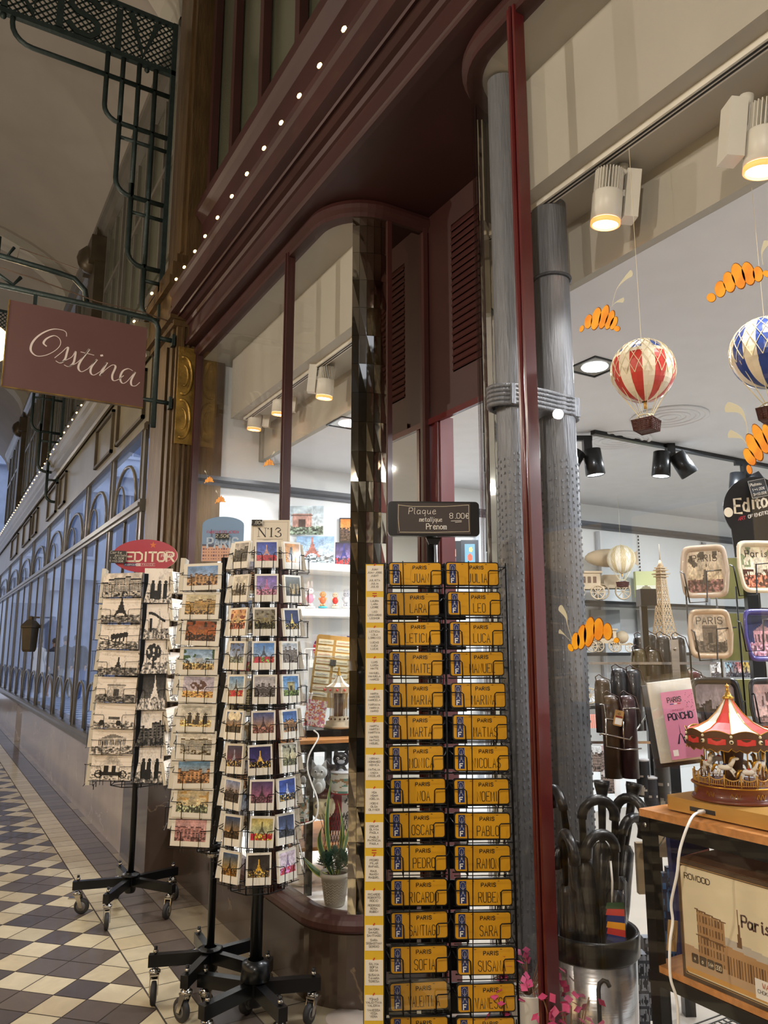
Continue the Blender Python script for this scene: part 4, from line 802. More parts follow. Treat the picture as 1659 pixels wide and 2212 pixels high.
column(s2, off(R2, -.068, .095), FACE-math.radians(6), zb, .160, .112, A2, '', 'cream-bordered painted postcards', 'middle spinner', BRD, seed=5, tilt=.1)
zb = [zrow(388, y, D2-.02) for y in (1283, 1392, 1500, 1610, 1700, 1785)]
column(s2, off(R2, -.158, .0), FACE-math.radians(80), zb, .12, .15, [(P('plain', '#c8beb0', '#d8d0c4'), 'edge-on cream postcard pack')], '', 'edge-on cream postcards', 'middle spinner left flank', seed=6, tilt=.07, thick=.02)
B2 = [(P('city', '#8a90a8', '#c8b0a0', '#8a7060', '#b08c70'), 'upright cream-bordered card of hazy rooftops'), (P('towers', '#8098c0', '#d0c8c8', '#70604c', '#5a4a44'), 'upright cream-bordered card with blue sky'), (P('flowers', '#a8b4c4', '#d8c8c8', '#8c8c60', '#6a5a50', accent='#b05060'), 'upright cream-bordered card with flowers'), (P('street', '#b0b8c0', '#dcd8c8', '#a0905c', '#c0b48c'), 'upright cream-bordered card of pale facades'), (P('garden', '#98a8b8', '#e0d8c8', '#b0a080', '#7a6a50'), 'upright cream-bordered card of a garden')]
zb = [zrow(503, y, D2-.06) for y in (1284, 1369, 1457, 1544, 1640, 1710, 1790)]
column(s2, off(R2, .098, .070), FACE+math.radians(8), zb, .108, .148, B2, '', 'upright cream-bordered postcards', 'middle spinner right column', (.1, .1, .1, .08), seed=7, tilt=.05)
cb = MB().mat('black_metal').box(.0, .03, -.006, .006, zb[-1]-.02, zb[0]-.32); o = cb.build('corner_post', s2); o.location = Vector((*off(R2, .012, .09), 0))-Vector((R2.x, R2.y, 0)); o.rotation_euler = (0, 0, FACE)
cr = MB().mat('chrome').cyl((0, 0, zrow(460, 1850, D2)), (0, 0, zrow(460, 1838, D2)), .026, 16); cr.mat('black_metal').cyl((0, 0, zrow(460, 1832, D2)), (0, 0, zrow(460, 1822, D2)), .03, 16); cr.build('collar', s2)
h = MB().mat(GLOSSP); ww, hh_ = 93/FPX*3.2, 82/FPX*3.2; top = [(ww/2*math.cos(a), hh_*.5+.036*math.sin(a)) for a in np.linspace(0, PI, 15)]
h.prism([(-ww/2, -hh_*.5)]+[(ww/2, -hh_*.5)]+top, -.003, .003, col=lc('#7b9fc8'))
def hdr(U, V, rs):
    I = H3('#7ba0cc')*(1-V[..., None]*.1)+V[..., None]*.05; I = put(I, tower_mask(U, V, .22, .28, .8, .30), H3('#5a6a8c')); b_ = .42+.12*np.floor(vnoise(U, V*0, rs, 9, 1)*4)/4
    I = put(I, V < b_, H3('#d8a890')); I = put(I, (V < b_+.05) & (V >= b_), H3('#4c5068')); I = put(I, (V < b_-.06) & ((U*16) % 1 > .5) & ((V*10) % 1 > .5), H3('#7a5060')); return I
h.art(-ww/2+.002, -hh_*.5, ww-.004, hh_*.88, 44, 34, hdr, 3, y=-.0036)
text(h, 'FABIENNE DELACROIX', 0, .042, .011, .0018, .62, lc('#b84060'), y=-.0044, center=True, gap=.22); text(h, 'PARIS', 0, -.02, .042, .008, .55, lc('#b8cce4'), y=-.0042, center=True, gap=.3)
ho = h.build('header', s2); ho.location = at(481, 1173, D2)-Vector((R2.x, R2.y, 0)); ho.rotation_euler = (0, 0, FACE)
c = MB().mat(PRINT); c.prism(rrect(.058, .024, .002), -.002, .002, col=lc('#25281f')); text(c, '2.50@', 0, -.006, .013, .0016, .75, lc('#e8e4d8'), y=-.0026, center=True, slant=.15)
o = c.build('price_card'); o.location = at(480, 1158, D2-.02); o.rotation_euler = (0, 0, FACE); tag(o, 'small black price label reading 2.50 euro on the blue header', 'price card')
# ======== stand 3 : small square photo cards on an eight-sided spinner
R3 = Vector((1.14, 2.87)); D3 = R3.x*math.sin(TH)+R3.y*math.cos(TH)
s3 = spinner('postcard_spinner', R3, zrow(572, 1168, D3), 'front wheeled black wire spinner packed with small square-picture cards', .0225, lambda t: star_base(t, .24, (56, 128, 200, 272, 344), z0=.105, h=.052, thick=.034, hub=(.036, .055, .21), seed=12), .105, zrow(557, 1915, D3), 8, FACE+math.radians(30))
zt = [zrow(568, y, D3-.12) for y in (1228, 1301, 1374, 1447, 1520, 1598, 1672, 1748, 1828, 1908)]
F = [('street', '#a8a098', '#c8c0b0', '#4c463c', '#6a6458', 'of a sepia tree-lined street'), ('people', '#c8c0b0', '#d8d0bc', '#5c5448', '#3c362c', 'of a sepia bridge kiss'), ('garden', '#d8a070', '#e8c890', '#9a5a48', '#8a4a40', 'of a pink sunset garden'), ('towers', '#3f5f94', '#d8dce4', '#6c7468', '#44484c', 'of clouds and a flower bed'), ('flowers', '#5a88b8', '#e8dcc0', '#9a6a40', '#3c3430', 'of a tower above peaches'), ('hearts', '#3a5a88', '#e0903c', '#2c241c', '#20180f', 'of two pale hearts at dusk'), ('night', '#2a2c50', '#8a3a40', '#302028', '#9a98a8', 'of a fallen red night scene'), ('city', '#8090b8', '#d89850', '#3c3830', '#5c5048', 'of rooftops at dawn'), ('tower', '#28406c', '#e8a040', '#3a2c1c', '#16120c', 'of a dark tower on fiery clouds'), ('tower', '#3c5478', '#e0a030', '#6a4a20', '#2c241c', 'of a slanting sunburst')]
Mi = [('flowers', '#2a3c9a', '#8098d8', '#a02030', '#d8a090', 'of a tower over red tulips'), ('tower', '#6a58a8', '#b89cc8', '#8c5a6c', '#c86ca0', 'of a violet tower and ginger kitten'), ('garden', '#8a8478', '#b8a878', '#4c4830', '#5c5440', 'of an autumn park carousel'), ('flowers', '#3f78c0', '#e0e8f0', '#5c8c3c', '#3c4858', 'of green lawn and roses'), ('city', '#a8a4a8', '#c8c0c0', '#4c4440', '#7a7478', 'of a wide grey aerial view'), ('tower', '#4c5c98', '#f0a050', '#7c5048', '#3c2c34', 'of an orange sunset terrace'), ('night', '#24245c', '#5c4c80', '#1c1820', '#f0c060', 'of a golden lit tower at night'), ('tower', '#4c3c68', '#c06878', '#5c3844', '#3c2838', 'of a crimson dusk'), ('flowers', '#d0b868', '#a8c0b8', '#b89038', '#54503c', 'of a tower above yellow leaves'), ('night', '#2c2828', '#504840', '#4c3c28', '#f0b840', 'of a gold tower on black')]
Rr = [('cat', '#d08c3c', '#d8984c', '#c07c30', '#15130f', 'of a dark cat silhouette on orange'), ('people', '#3c4038', '#5c5440', '#201c14', '#c0a878', 'of a dim brown portrait-like street'), ('night', '#20305c', '#3c4878', '#14141c', '#e0c870', 'of a blue night bridge'), ('street', '#a8b0b8', '#d0c8c0', '#5c4c40', '#8a8078', 'of a narrow lane'), ('arch', '#4c7cb0', '#a8c0d8', '#5c6c38', '#a89c6c', 'of a sunlit stone monument'), ('city', '#3c60a0', '#8cb0d8', '#4c4c54', '#c09060', 'of blue riverside houses'), ('towers', '#a8a898', '#d8c890', '#5c5c40', '#4c4c38', 'of a green park walk'), ('night', '#2c4498', '#4c68b0', '#20202c', '#c8d0e8', 'of a pale tower on bright blue'), ('tower', '#202c50', '#8090b8', '#282c34', '#181c24', 'of a tower in storm blue'), ('flowers', '#d8c8dc', '#ecdce8', '#b0689c', '#806890', 'of pink cherry blossom')]
BR3 = (.07, .07, .24, .07)
for dat, ang, nm, sd in ((F, -35, 'left column', 21), (Mi, 10, 'middle column', 22), (Rr, 52, 'right column', 23)):
    A = [(P(k, a, b_, g_, f_, n=.5, h=.6, wtower=.4), 'small square-picture card '+dsc) for k, a, b_, g_, f_, dsc in dat]
    a = math.radians(ang); column(s3, off(R3, .128*math.sin(a), .128*math.cos(a)), FACE+a, zt, .089, .106, A, '', 'square-picture cards of the front spinner', 'front spinner %s' % nm, BR3, gloss=True, seed=sd, tilt=.10, thick=.012, jit=1.3)
for ang, nm, sd, cc in ((-82, 'far left flank', 24, '#b8ac98'), (100, 'far right flank', 25, '#c8c0b4')):
    a = math.radians(ang); column(s3, off(R3, .128*math.sin(a), .128*math.cos(a)), FACE+a, zt, .089, .106, [(P('towers', '#9098a8', cc, '#6c6458', '#504840'), 'small card pack seen edge-on')], '', 'edge-on cards of the front spinner', 'front spinner %s' % nm, BR3, gloss=True, seed=sd, tilt=.16, thick=.018)
h = MB().mat(PRINT); ww, hh_ = 86/FPX*3.0, 86/FPX*3.0; CRM = lc('#e9e0cf'); h.prism(rrect(ww, hh_, .003), -.004, .004, col=CRM)
fr_ = [(-ww/2+.008, -hh_/2+.008), (ww/2-.008, -hh_/2+.008), (ww/2-.008, hh_/2-.008), (-ww/2+.008, hh_/2-.008), (-ww/2+.008, -hh_/2+.008)]; h.ribbon(fr_, .0014, -.0045, lc('#a89a88'))
kx = lc('#2a2220')
h.ribbon([(-.047, .010), (-.047, .045)], .0016, -.0046, kx); h.ribbon([(-.047, .045), (-.020, .010)], .0052, -.0046, kx); h.ribbon([(-.020, .010), (-.020, .045)], .0016, -.0046, kx); h.ribbon([(-.010, .042), (-.009, .044)], .004, -.0046, kx)
for x in (-.053, -.026): h.ribbon([(x, .0455), (x+.012, .0455)], .0013, -.0046, kx)
h.ribbon([(-.053, .010), (-.041, .010)], .0013, -.0046, kx); h.ribbon([(.004, .010), (.004, .045)], .0050, -.0046, kx); h.ribbon([(-.003, .010), (.011, .010)], .0014, -.0046, kx); h.ribbon([(-.002, .040), (.004, .045)], .0016, -.0046, kx)
three = bez([(.020, .038), (.028, .0455), (.038, .043), (.040, .036), (.030, .029), (.041, .024), (.042, .014), (.031, .009), (.020, .014)], 5); h.ribbon([tuple(p) for p in three], [.0018+.0026*abs(math.sin(i*.28)) for i in range(len(three))], -.0046, kx)
h.ribbon([(-.052, .000), (.050, .000)], .0012, -.0045, lc('#8a7c70')); text(h, 'TWO IS IT', 0, -.014, .009, .0012, .6, lc('#6a5c54'), y=-.0046, center=True)
ho = h.build('header', s3); ho.location = at(584, 1165, D3)-Vector((R3.x, R3.y, 0)); ho.rotation_euler = (0, 0, FACE)
wf = MB().mat('black_wire').tube([(-.024, 0, -.03), (-.024, 0, .018), (.024, 0, .018), (.024, 0, -.03)], .0022, 5); o = wf.build('header_wire', s3); o.location = at(586, 1183, D3-.02)-Vector((R3.x, R3.y, 0)); o.rotation_euler = (0, 0, FACE)
c = MB().mat(PRINT); c.prism(rrect(.042, .024, .001), -.002, .002, col=lc('#1c1c1a')); text(c, '1.80@', 0, -.006, .012, .0015, .72, lc('#e8e4d8'), y=-.0026, center=True, slant=.15)
o = c.build('price_card'); o.location = at(555, 1129, D3-.014); o.rotation_euler = (0, 0, FACE); tag(o, 'tiny black price label reading 1.80 euro on the cream N 13 header', 'price card')
# ======== stand with yellow name plates
YF = FACE+math.radians(2.5); pc = at(967, 1400, 2.10); D4 = 2.10
cp = at(936, 1400, 2.24); s4 = empty('plate_rack', (cp.x, cp.y, 0), label='tall black wire rack of yellow name plates in front of the shop doorway', cat='display stand')
pol = MB().mat('black_metal'); pol.cyl((0, 0, .02), (0, 0, zrow(936, 1156, 2.24)), .017, 12); pol.build('pole', s4)
bs = MB().mat('black_metal'); bs.lathe([(0, 0), (.15, 0), (.15, .012), (.03, .03), (.02, .06)], n=32); bs.build('base_plate', s4)
NMS = [('JUAN', 'JULIA'), ('LARA', 'LEO'), ('LETICIA', 'LUCA'), ('MAITE', 'MANUEL'), ('MARIA', 'MARINA'), ('MARTA', 'MATIAS'), ('MONICA', 'NICOLAS'), ('NOA', 'NOEMI'), ('OSCAR', 'PABLO'), ('PEDRO', 'RAMON'), ('RICARDO', 'RUBEN'), ('SANTIAGO', 'SARA'), ('SOFIA', 'SUSANA'), ('VALENTINA', 'VANESSA'), ('', '')]
# measured plate centres (px) in the two columns
LC = [(897, 1240), (892, 1305), (894, 1369), (898, 1434), (899, 1502), (898, 1571), (899, 1638), (903, 1709), (901, 1782), (904, 1853), (905, 1927), (906, 1998), (905, 2072), (905, 2151), (905, 2226)]
RC = [(1020, 1240), (1024, 1304), (1029, 1369), (1030, 1434), (1033, 1502), (1037, 1571), (1040, 1638), (1040, 1710), (1042, 1784), (1042, 1854), (1045, 1927), (1043, 1999), (1050, 2075), (1050, 2155), (1049, 2228)]
ORD15 = ['topmost', 'second', 'third', 'fourth', 'fifth', 'sixth', 'seventh', 'eighth', 'ninth', 'tenth', 'eleventh', 'twelfth', 'thirteenth', 'fourteenth', 'lowest']
YEL = lc('#d39a1a'); PW, PH = 114/FPX*2.05, 48/FPX*2.06
def make_plate(nm, seed):
    rr = random.Random(seed); m = MB().mat(GLOSSP); m.prism(rrect(PW+.005, PH+.006, .007, 3), -.001, .012, col=BLK)
    k = rr.uniform(.9, 1.08); yc = tuple(min(1, c*k) for c in YEL); m.prism(rrect(PW, PH, .006, 3), -.0022, -.0009, col=yc)
    x0 = -PW/2+.008; bw_ = .0175; m.add([(x0, -.0026, -PH/2+.004), (x0+bw_, -.0026, -PH/2+.004), (x0+bw_, -.0026, PH/2-.003), (x0, -.0026, PH/2-.003)], [(0, 1, 2, 3)], col=lc('#1b2f6a'))
    cx = x0+bw_/2
    for i in range(12):
        a = 2*PI*i/12; sx, sz = cx+.0062*math.cos(a), PH/2-.0135+.0078*math.sin(a); m.add([(sx-.0009, -.003, sz), (sx, -.003, sz-.0011), (sx+.0009, -.003, sz), (sx, -.003, sz+.0011)], [(0, 1, 2, 3)], col=lc('#f0e0a8'))
    g_ = lc('#a8a8b0'); m.add([(cx-.0065, -.0032, -.009), (cx-.0035, -.0032, -.009), (cx-.0012, -.0032, .004), (cx-.0004, -.0032, .019), (cx+.0004, -.0032, .019), (cx+.0012, -.0032, .004), (cx+.0035, -.0032, -.009), (cx+.0065, -.0032, -.009), (cx+.0028, -.0032, -.003), (cx-.0028, -.0032, -.003)], [(0, 1, 2, 9), (2, 3, 4, 5), (9, 2, 5, 8), (8, 5, 6, 7)], col=g_)
    text(m, 'F', cx-.004, -PH/2+.006, .011, .0030, .62, lc('#eceae4'), y=-.0036)
    text(m, 'PARIS', .012, PH/2-.0165, .0085, .0019, .72, BLK, y=-.003, center=True, gap=.42)
    if nm:
        n_ = len(nm); hN = .0235; w_avail = .088; asp = min(.36, w_avail/(n_*hN*1.5)); text(m, nm, .014+(-.002 if n_ > 6 else 0), -PH/2+.0065, hN, .0017, asp, BLK, y=-.003, center=True, gap=.42)
    for x in (-.03, .036): m.add([(x, -.0028, PH/2-.004), (x+.005, -.0028, PH/2-.004), (x+.005, -.0028, PH/2-.0028), (x, -.0028, PH/2-.0028)], [(0, 1, 2, 3)], col=BLK)
    return m
def place(o, px, py, d, dz=0): o.location = at(px, py, d); o.rotation_euler = (0, 0, YF)
pk = None; prr = random.Random(8); pkn = 0
for ci, (C_, cn) in enumerate(((LC, 'left'), (RC, 'right'))):
    for i, (px, py) in enumerate(C_):
        nm = NMS[i][ci]; o = make_plate(nm, ci*40+i).build('name_plate'); o.location = at(px, py, D4+(.006 if ci == 0 else 0)); o.rotation_euler = Euler((-.05, prr.uniform(-.012, .012) if nm != 'VALENTINA' else -.035, YF+prr.uniform(-.02, .02)), 'XYZ')
        tag(o, 'yellow plate lettered PARIS %s, %s in the %s column of the plate rack' % (nm, ORD15[i], cn) if nm else 'yellow plate lettered PARIS cut off by the frame, lowest in the %s column' % cn, 'name plate', 'yellow name plates')
        if nm == 'VALENTINA':
            q = MB().mat('acrylic'); q.box(-PW/2-.006, PW/2+.008, -.006, -.0055, -PH/2-.006, PH/2+.010); q.build('plastic_wrap', o)
        if pk is None:
            m = MB().mat('black_wire'); x = PW/2+.005
            for s_ in (-1, 1):
                m.tube([(s_*(x+.006), .02, .016), (s_*x, -.008, .010), (s_*(x-.004), -.014, .008), (s_*(x-.030), -.016, .008), (s_*(x-.034), -.016, .004), (s_*(x-.035), -.016, -PH/2-.008), (s_*(x-.035), .016, -PH/2-.008)], .0017, 5)
                m.tube([(s_*x*.5, .018, -PH/2-.03), (s_*x*.5, .018, PH/2)], .0017, 4)
            m.tube([(-x, .018, -PH/2-.008), (x, .018, -PH/2-.008)], .0017, 5); m.tube([(-x, -.014, -PH/2-.008), (x, -.014, -PH/2-.008)], .0014, 5)
            pk = m.build('pocket', s4); p_ = pk
        else: p_ = pk.copy(); COL.objects.link(p_); p_.parent = s4
        p_.location = at(px, py, D4)-s4.location; p_.rotation_euler = (0, 0, YF)
cg = MB().mat('black_wire')
zl, zh = at(900, 2300, D4).z, zrow(900, 1215, D4); zl = .2
for px in (832, 963, 1098):
    p0 = at(px, 1400, D4+.02)-s4.location
    cg.tube([(p0.x, p0.y, zl), (p0.x, p0.y, zh)], .0032, 5)
    q = p0+Vector((math.sin(TH)*.17, math.cos(TH)*.17, 0)); cg.tube([(q.x, q.y, zl), (q.x, q.y, zh)], .0032, 5)
for z in (zl, .6, 1.0, 1.3, zh-.01):
    a, b_ = at(832, 1400, D4+.02)-s4.location, at(1098, 1400, D4+.02)-s4.location; w2 = Vector((math.sin(TH)*.17, math.cos(TH)*.17, 0))
    cg.tube([(a.x, a.y, z), (b_.x, b_.y, z), ((b_+w2).x, (b_+w2).y, z), ((a+w2).x, (a+w2).y, z)], .0026, 5, closed=True)
for px0, px1 in ((870, 873), (1012, 1008)):
    p0 = at(px0, 1212, D4-.012)-s4.location; p1 = at(px1+14, 2212, D4-.012)-s4.location; p0.z += 0; cg.tube([p0, (p0+p1)/2+Vector((.006, 0, 0)), p1], .0013, 4)
cg.build('wire_cage', s4)
# dark backs of plates on the other faces of the rack
bk = MB().mat('black_wire'); 
for i in range(15):
    z = LC[i]; p = at(905, z[1], D4+.16)-s4.location
    for s_ in (-.072, .072): bk.M = Matrix.Translation(p) @ Matrix.Rotation(YF, 4, 'Z'); bk.box(s_-.066, s_+.066, 0, .006, -.046 if i % 3 else -.03, .03)
bk.build('rear_plate_pocket', s4)
# name index board
ib = MB().mat(PRINT); bwid = .0475; zt_, zb_ = zrow(809, 1219, 2.05), .30; ib.box(-bwid/2-.002, bwid/2+.003, 0, .008, zb_-.004, zt_+.003, col=BLK); YB = lc('#dcb52e')
ib.box(-bwid/2, bwid/2, -.001, 0, zb_, zt_, col=YB)
LBL = [('JUAN', 'JUAN JOSE', 'JUDIT', 'JULIETA', 'JULIA', 'JULIO'), ('LAURA', 'LARA', 'LEIRE', 'LEO', 'LEONARDO', 'LEONOR'), ('LETICIA', 'LOLA', 'LORENZO', 'LUCAS', 'LUCA', 'LUCIE'), ('LUIS', 'LUISA', 'MAITE', 'MANUEL', 'MANUELA', 'MARCO'), ('MARIA', 'MARCOS', 'MARCELA', 'MARIANA', 'MARINA', 'MARIO'), ('MARTA', 'MARTIN', 'MARTINA', 'MATEO', 'MATIAS', 'MIGUEL'), ('MIRIAM', 'MOHAMED', 'MONICA', 'NATALIA', 'NADIA', 'NICOLAS'), ('NOA', 'NOAH', 'NOELIA', 'NOEMI', 'OLGA', 'OLIVIER'), ('OSCAR', 'OLIVIA', 'PAOLA', 'PABLO', 'PATRICIA', 'PAULA'), ('PEDRO', 'PILAR', 'RAFAEL', 'RAUL', 'RAMON', 'RAQUEL'), ('RICARDO', 'ROBERTO', 'ROCIO', 'RODRIGO', 'ROSA', 'RUBEN'), ('SANDRA', 'SAMUEL', 'SANTIAGO', 'SARA', 'SEBASTIAN', 'SERGIO'), ('SILVIA', 'SOFIA', 'SONIA', 'SUSANA', 'TAMARA', 'TERESA'), ('TOMAS', 'VALENTINA', 'VALERIA', 'VANESSA', 'VEGA', 'VERA')]
TOPS = [1222, 1290, 1356, 1422, 1490, 1560, 1630, 1703, 1776, 1849, 1923, 1998, 2073, 2149]
for i, (nms, ty) in enumerate(zip(LBL, TOPS)):
    z1 = zrow(809, ty, 2.05); z0_ = zrow(809, ty+55, 2.05); hh_ = z1-z0_
    ib.box(-bwid/2+.002, bwid/2-.001, -.0018, -.001, z0_, z1, col=lc('#e6dfd2')); ib.ribbon([(-.001, z1+.0005), (.0015, z1+.004)], .003, -.0024, lc('#c8402a'))
    for k, nme in enumerate(nms): zz = z1-hh_*(.10+(k*.125 if k < 3 else .43+(k-3)*.125))-.0056; text(ib, nme, 0, zz, .0046, .0008, .78, lc('#3a342e'), y=-.0022, center=True, gap=.28)
    if i in (0, 4, 8): zz = z0_-.006; ib.ribbon([(-.005, zz), (.005, zz)], .0022, -.0016, lc('#b83028')); ib.ribbon([(-.005, zz-.006), (.005, zz-.006)], .0022, -.0016, lc('#b83028'))
o = ib.build('name_index_board', s4); p = at(809, 1400, 2.05); o.location = (p.x-cp.x, p.y-cp.y, 0); o.rotation_euler = (0, 0, FACE); o['label'] = 'narrow yellow and white strip listing names'
# chalk header
hd = MB().mat(GLOSSP); ww, hh_ = 199/FPX*2.2, 77/FPX*2.17; hd.prism(rrect(ww, hh_, .012), -.012, .012, col=lc('#101013')); hd.mat(PRINT).prism(rrect(ww*.80, hh_*.90, .002), -.0145, -.012, col=lc('#3b3230'))
wc = lc('#cfc4a8'); a_, b_ = ww*.385, hh_*.40; hd.ribbon([(-a_, b_*.96), (-.06, b_*.86), (.03, b_*.88), (a_, b_)], .0013, -.0152, wc); hd.ribbon([(a_, b_), (a_*.995, 0), (a_, -b_*.92)], .0013, -.0152, wc); hd.ribbon([(a_, -b_*.92), (0, -b_), (-a_*.97, -b_)], .0013, -.0152, wc); hd.ribbon([(-a_, b_), (-a_*1.01, 0), (-a_*.98, -b_*.9)], .0013, -.0152, wc)
we = lc('#f0ece4'); text(hd, 'Plaque', -.073, .013, .018, .0013, .60, we, y=-.0152, slant=.1); text(hd, 'metallique', -.042, -.009, .013, .0013, .48, we, y=-.0152, gap=.22, slant=.1); text(hd, 'Prenom', -.022, -.031, .016, .0019, .52, we, y=-.0152, gap=.2); hd.ribbon([(-.004, -.014), (-.001, -.009)], .0014, -.0152, we)
text(hd, '8.00@', .046, .001, .015, .0014, .62, we, y=-.0152); hd.ribbon([(.05, -.007), (.080, -.0055)], .0013, -.0152, we); hd.ribbon([(.062, -.0105), (.080, -.009)], .0013, -.0152, we)
o = hd.build('header', s4); o.location = at(936, 1122, 2.19)-s4.location; o.rotation_euler = (0, 0, YF); o['label'] = 'black header with handwritten chalk price'
nb = MB().mat('black_metal'); nb.M = Matrix.Rotation(YF, 4, 'Z'); nb.prism([(-.022, .014), (.022, .014), (.013, -.006), (-.013, -.006)], -.008, .008); o = nb.build('header_bracket', s4); o.location = at(936, 1172, 2.2)-s4.location
# trinkets hanging behind the right edge of the plate rack
kr = random.Random(2)
for i, (px, py) in enumerate(((1087, 1610), (1090, 1690), (1090, 1765), (1092, 1830), (1092, 1905), (1094, 1960), (1096, 2040), (1096, 2115))):
    m = MB().mat('chrome'); m.tube([(.006*math.cos(a), 0, .016+.006*math.sin(a)) for a in np.linspace(0, 2*PI, 12, endpoint=False)], .0012, 5, closed=True)
    for k in range(5): m.tube([(kr.uniform(-.006, .006), kr.uniform(-.01, .01), .008), (kr.uniform(-.012, .012), kr.uniform(-.01, .01), -.02)], .0012, 4)
    m.mat(('gold', 'steel', 'gold')[i % 3]).cbox((0, 0, -.026), (.014, .004, .018)); o = m.build('keyring'); o.location = at(px, py, D4+.10)
    tag(o, 'metal keyring bunch at the right edge of the plate rack beside plate %s' % NMS[min(13, 5+i)][1], 'keyring', 'keyrings behind the plate rack')

m = MB().mat('rubber').tube([(.022*math.cos(a), .016*math.sin(a), .004) for a in np.linspace(0, 2*PI, 24, endpoint=False)], .0022, 5, closed=True); tag(m.build('cable_loop', loc=on(335, 2101, 2, 0)), 'thin dark cable ring lying on the cream floor tiles beside a caster', 'ring')
m = MB().mat('pale_marble').lathe([(0, .004), (.075, .004), (.078, 0)], n=40); tag(m.build('floor_plate', loc=on(748, 2200, 2, 0)), 'pale round plate set on the floor in front of the marble plinth', 'floor plate')
# ================================================================== INSIDE THE SHOP WINDOWS
# ---- painted iron columns
def icol(x, y, r, z1, label, dark=False):
    t = empty('iron_column', (x, y, 0), label=label, cat='column'); m = MB().mat('iron_dark' if dark else 'iron_pipe'); n = 40; rr = random.Random(3)
    m.lathe([(r, .12), (r, 1.97)], n=n); m.mat('iron_pipe' if not dark else 'iron_dark').lathe([(r*.97, 1.97), (r*.97, z1)], n=n)
    m.mat('iron_pipe')
    for k in range(n//2):   # rows of raised dashes cast in the metal
        a = 2*PI*k/(n//2); z = .3+rr.random()*.02
        if math.cos(a-math.atan2(-y, -x)) < -.1: continue
        while z < 1.95:
            if rr.random() < .85: m.box(r*math.cos(a)-.0025, r*math.cos(a)+.0025, r*math.sin(a)-.0025, r*math.sin(a)+.0025, z, z+.007)
            z += .022
    m.build('shaft', t); return t
c1 = icol(1.543, 1.822, .049, 3.29, 'grey painted iron column inside the curved corner glass, left of the red mullion')
c2 = icol(1.742, 1.825, .062, 2.88, 'thicker grey iron column behind the large pane, right of the red mullion')
m = MB().mat('iron_pipe')
for k, dz in enumerate((0, .014, .028, .042, .056)): m.tube([(1.642+.178*math.cos(a)*(1 if abs(math.cos(a)) > .3 else 1), 1.824+.072*math.sin(a)*(1.0 if abs(math.cos(a)) > .55 else .80), 2.11+dz) for a in np.linspace(0, 2*PI, 40, endpoint=False)], .009, 6, closed=True)
m.box(1.50, 1.79, 1.765, 1.88, 2.105, 2.17); o = m.build('collar', c1); o.location = (-1.543, -1.822, 0)
m = MB().mat('iron_dark').tube([(1.742+.064*math.cos(a), 1.825+.064*math.sin(a), 2.60) for a in np.linspace(0, 2*PI, 24, endpoint=False)], .006, 6, closed=True); o = m.build('ring', c2); o.location = (-1.742, -1.825, 0)
# ---- white track and spots
for a, b_ in ((-1.4, 1.94), (2.82, 4.72)):
    t = empty('light_track', (1.70, a, 2.86), label='white ceiling track above the right window display' if a < 0 else 'white ceiling track above the left window display', cat='light track')
    MB().mat('lamp_white').box(-.019, .019, 0, b_-a, 0, .022).build('rail', t)
    m = MB().mat('black_wire'); m.box(-.010, -.004, .02, b_-a-.02, -.002, 0); m.box(.004, .010, .02, b_-a-.02, -.002, 0); m.build('contact_slot', t)
def spot_white(p, label, side=1, s=1., tilt=(.12, .1)):
    t = empty('track_spotlight', p, 0, label, 'spotlight', 'white spotlights on the window track', rot=(tilt[0], tilt[1], FACE))
    r = .047*s; m = MB().mat('lamp_white'); m.lathe([(r*.92, -.085*s), (r, -.083*s), (r, .0), (r*.96, .004), (0, .004)], n=32); m.build('housing', t)
    f = MB().mat('lamp_white')
    for k in range(28): a = 2*PI*k/28; f.M = Matrix.Rotation(a, 4, 'Z'); f.box(r*.35, r*.95, -.0012, .0012, 0, .075*s)
    f.M = Matrix.Identity(4); f.cyl((0, 0, 0), (0, 0, .07*s), r*.4, 12); f.build('heat_sink', t)
    MB().mat('lamp_ring').lathe([(r*.9, -.086*s), (r*.98, -.088*s), (r*.98, -.100*s), (r*.86, -.102*s)], n=32).build('trim_ring', t)
    MB().mat('lamp_on').lathe([(0, -.092*s), (r*.84, -.094*s), (r*.84, -.090*s)], n=32).build('lens', t)
    d = MB().mat('lamp_white'); x = side*.075*s; d.box(x-.022*s, x+.022*s, -.015, .05*s, -.07*s, .085*s); d.build('driver_box', t)
    n_ = MB().mat('lamp_white'); n_.cyl((x*.6, .02, .075*s), (x*.6, .02, .11*s), .018*s, 14); n_.box(min(0, x), max(0, x), .0, .02, .0, .02); n_.build('adapter', t)
    l = bpy.data.lights.new('spot_beam', 'SPOT'); l.energy = 26; l.color = (1, .95, .88); l.spot_size = math.radians(75); l.spot_blend = .6; l.shadow_soft_size = .035
    lo = bpy.data.objects.new('spot_beam', l); COL.objects.link(lo); lo.parent = t; lo.location = (0, 0, -.105*s); return t
q = on(1313, 420, 0, 1.73); spot_white(q, 'white finned spotlight shining down near the red mullion, middle right'); q = on(1652, 290, 0, 1.73); spot_white(q, 'white finned spotlight with box, cut by the right photo edge', -1)
for (px, py), sd, lb in (((552, 897), 1, 'farthest of three white spotlights behind the left pane'), ((606, 862), 1, 'middle of three white spotlights behind the left pane'), ((704, 822), -1, 'nearest of three white spotlights, right of the slim mullion')):
    spot_white(on(px, py, 0, 1.74), lb, sd)
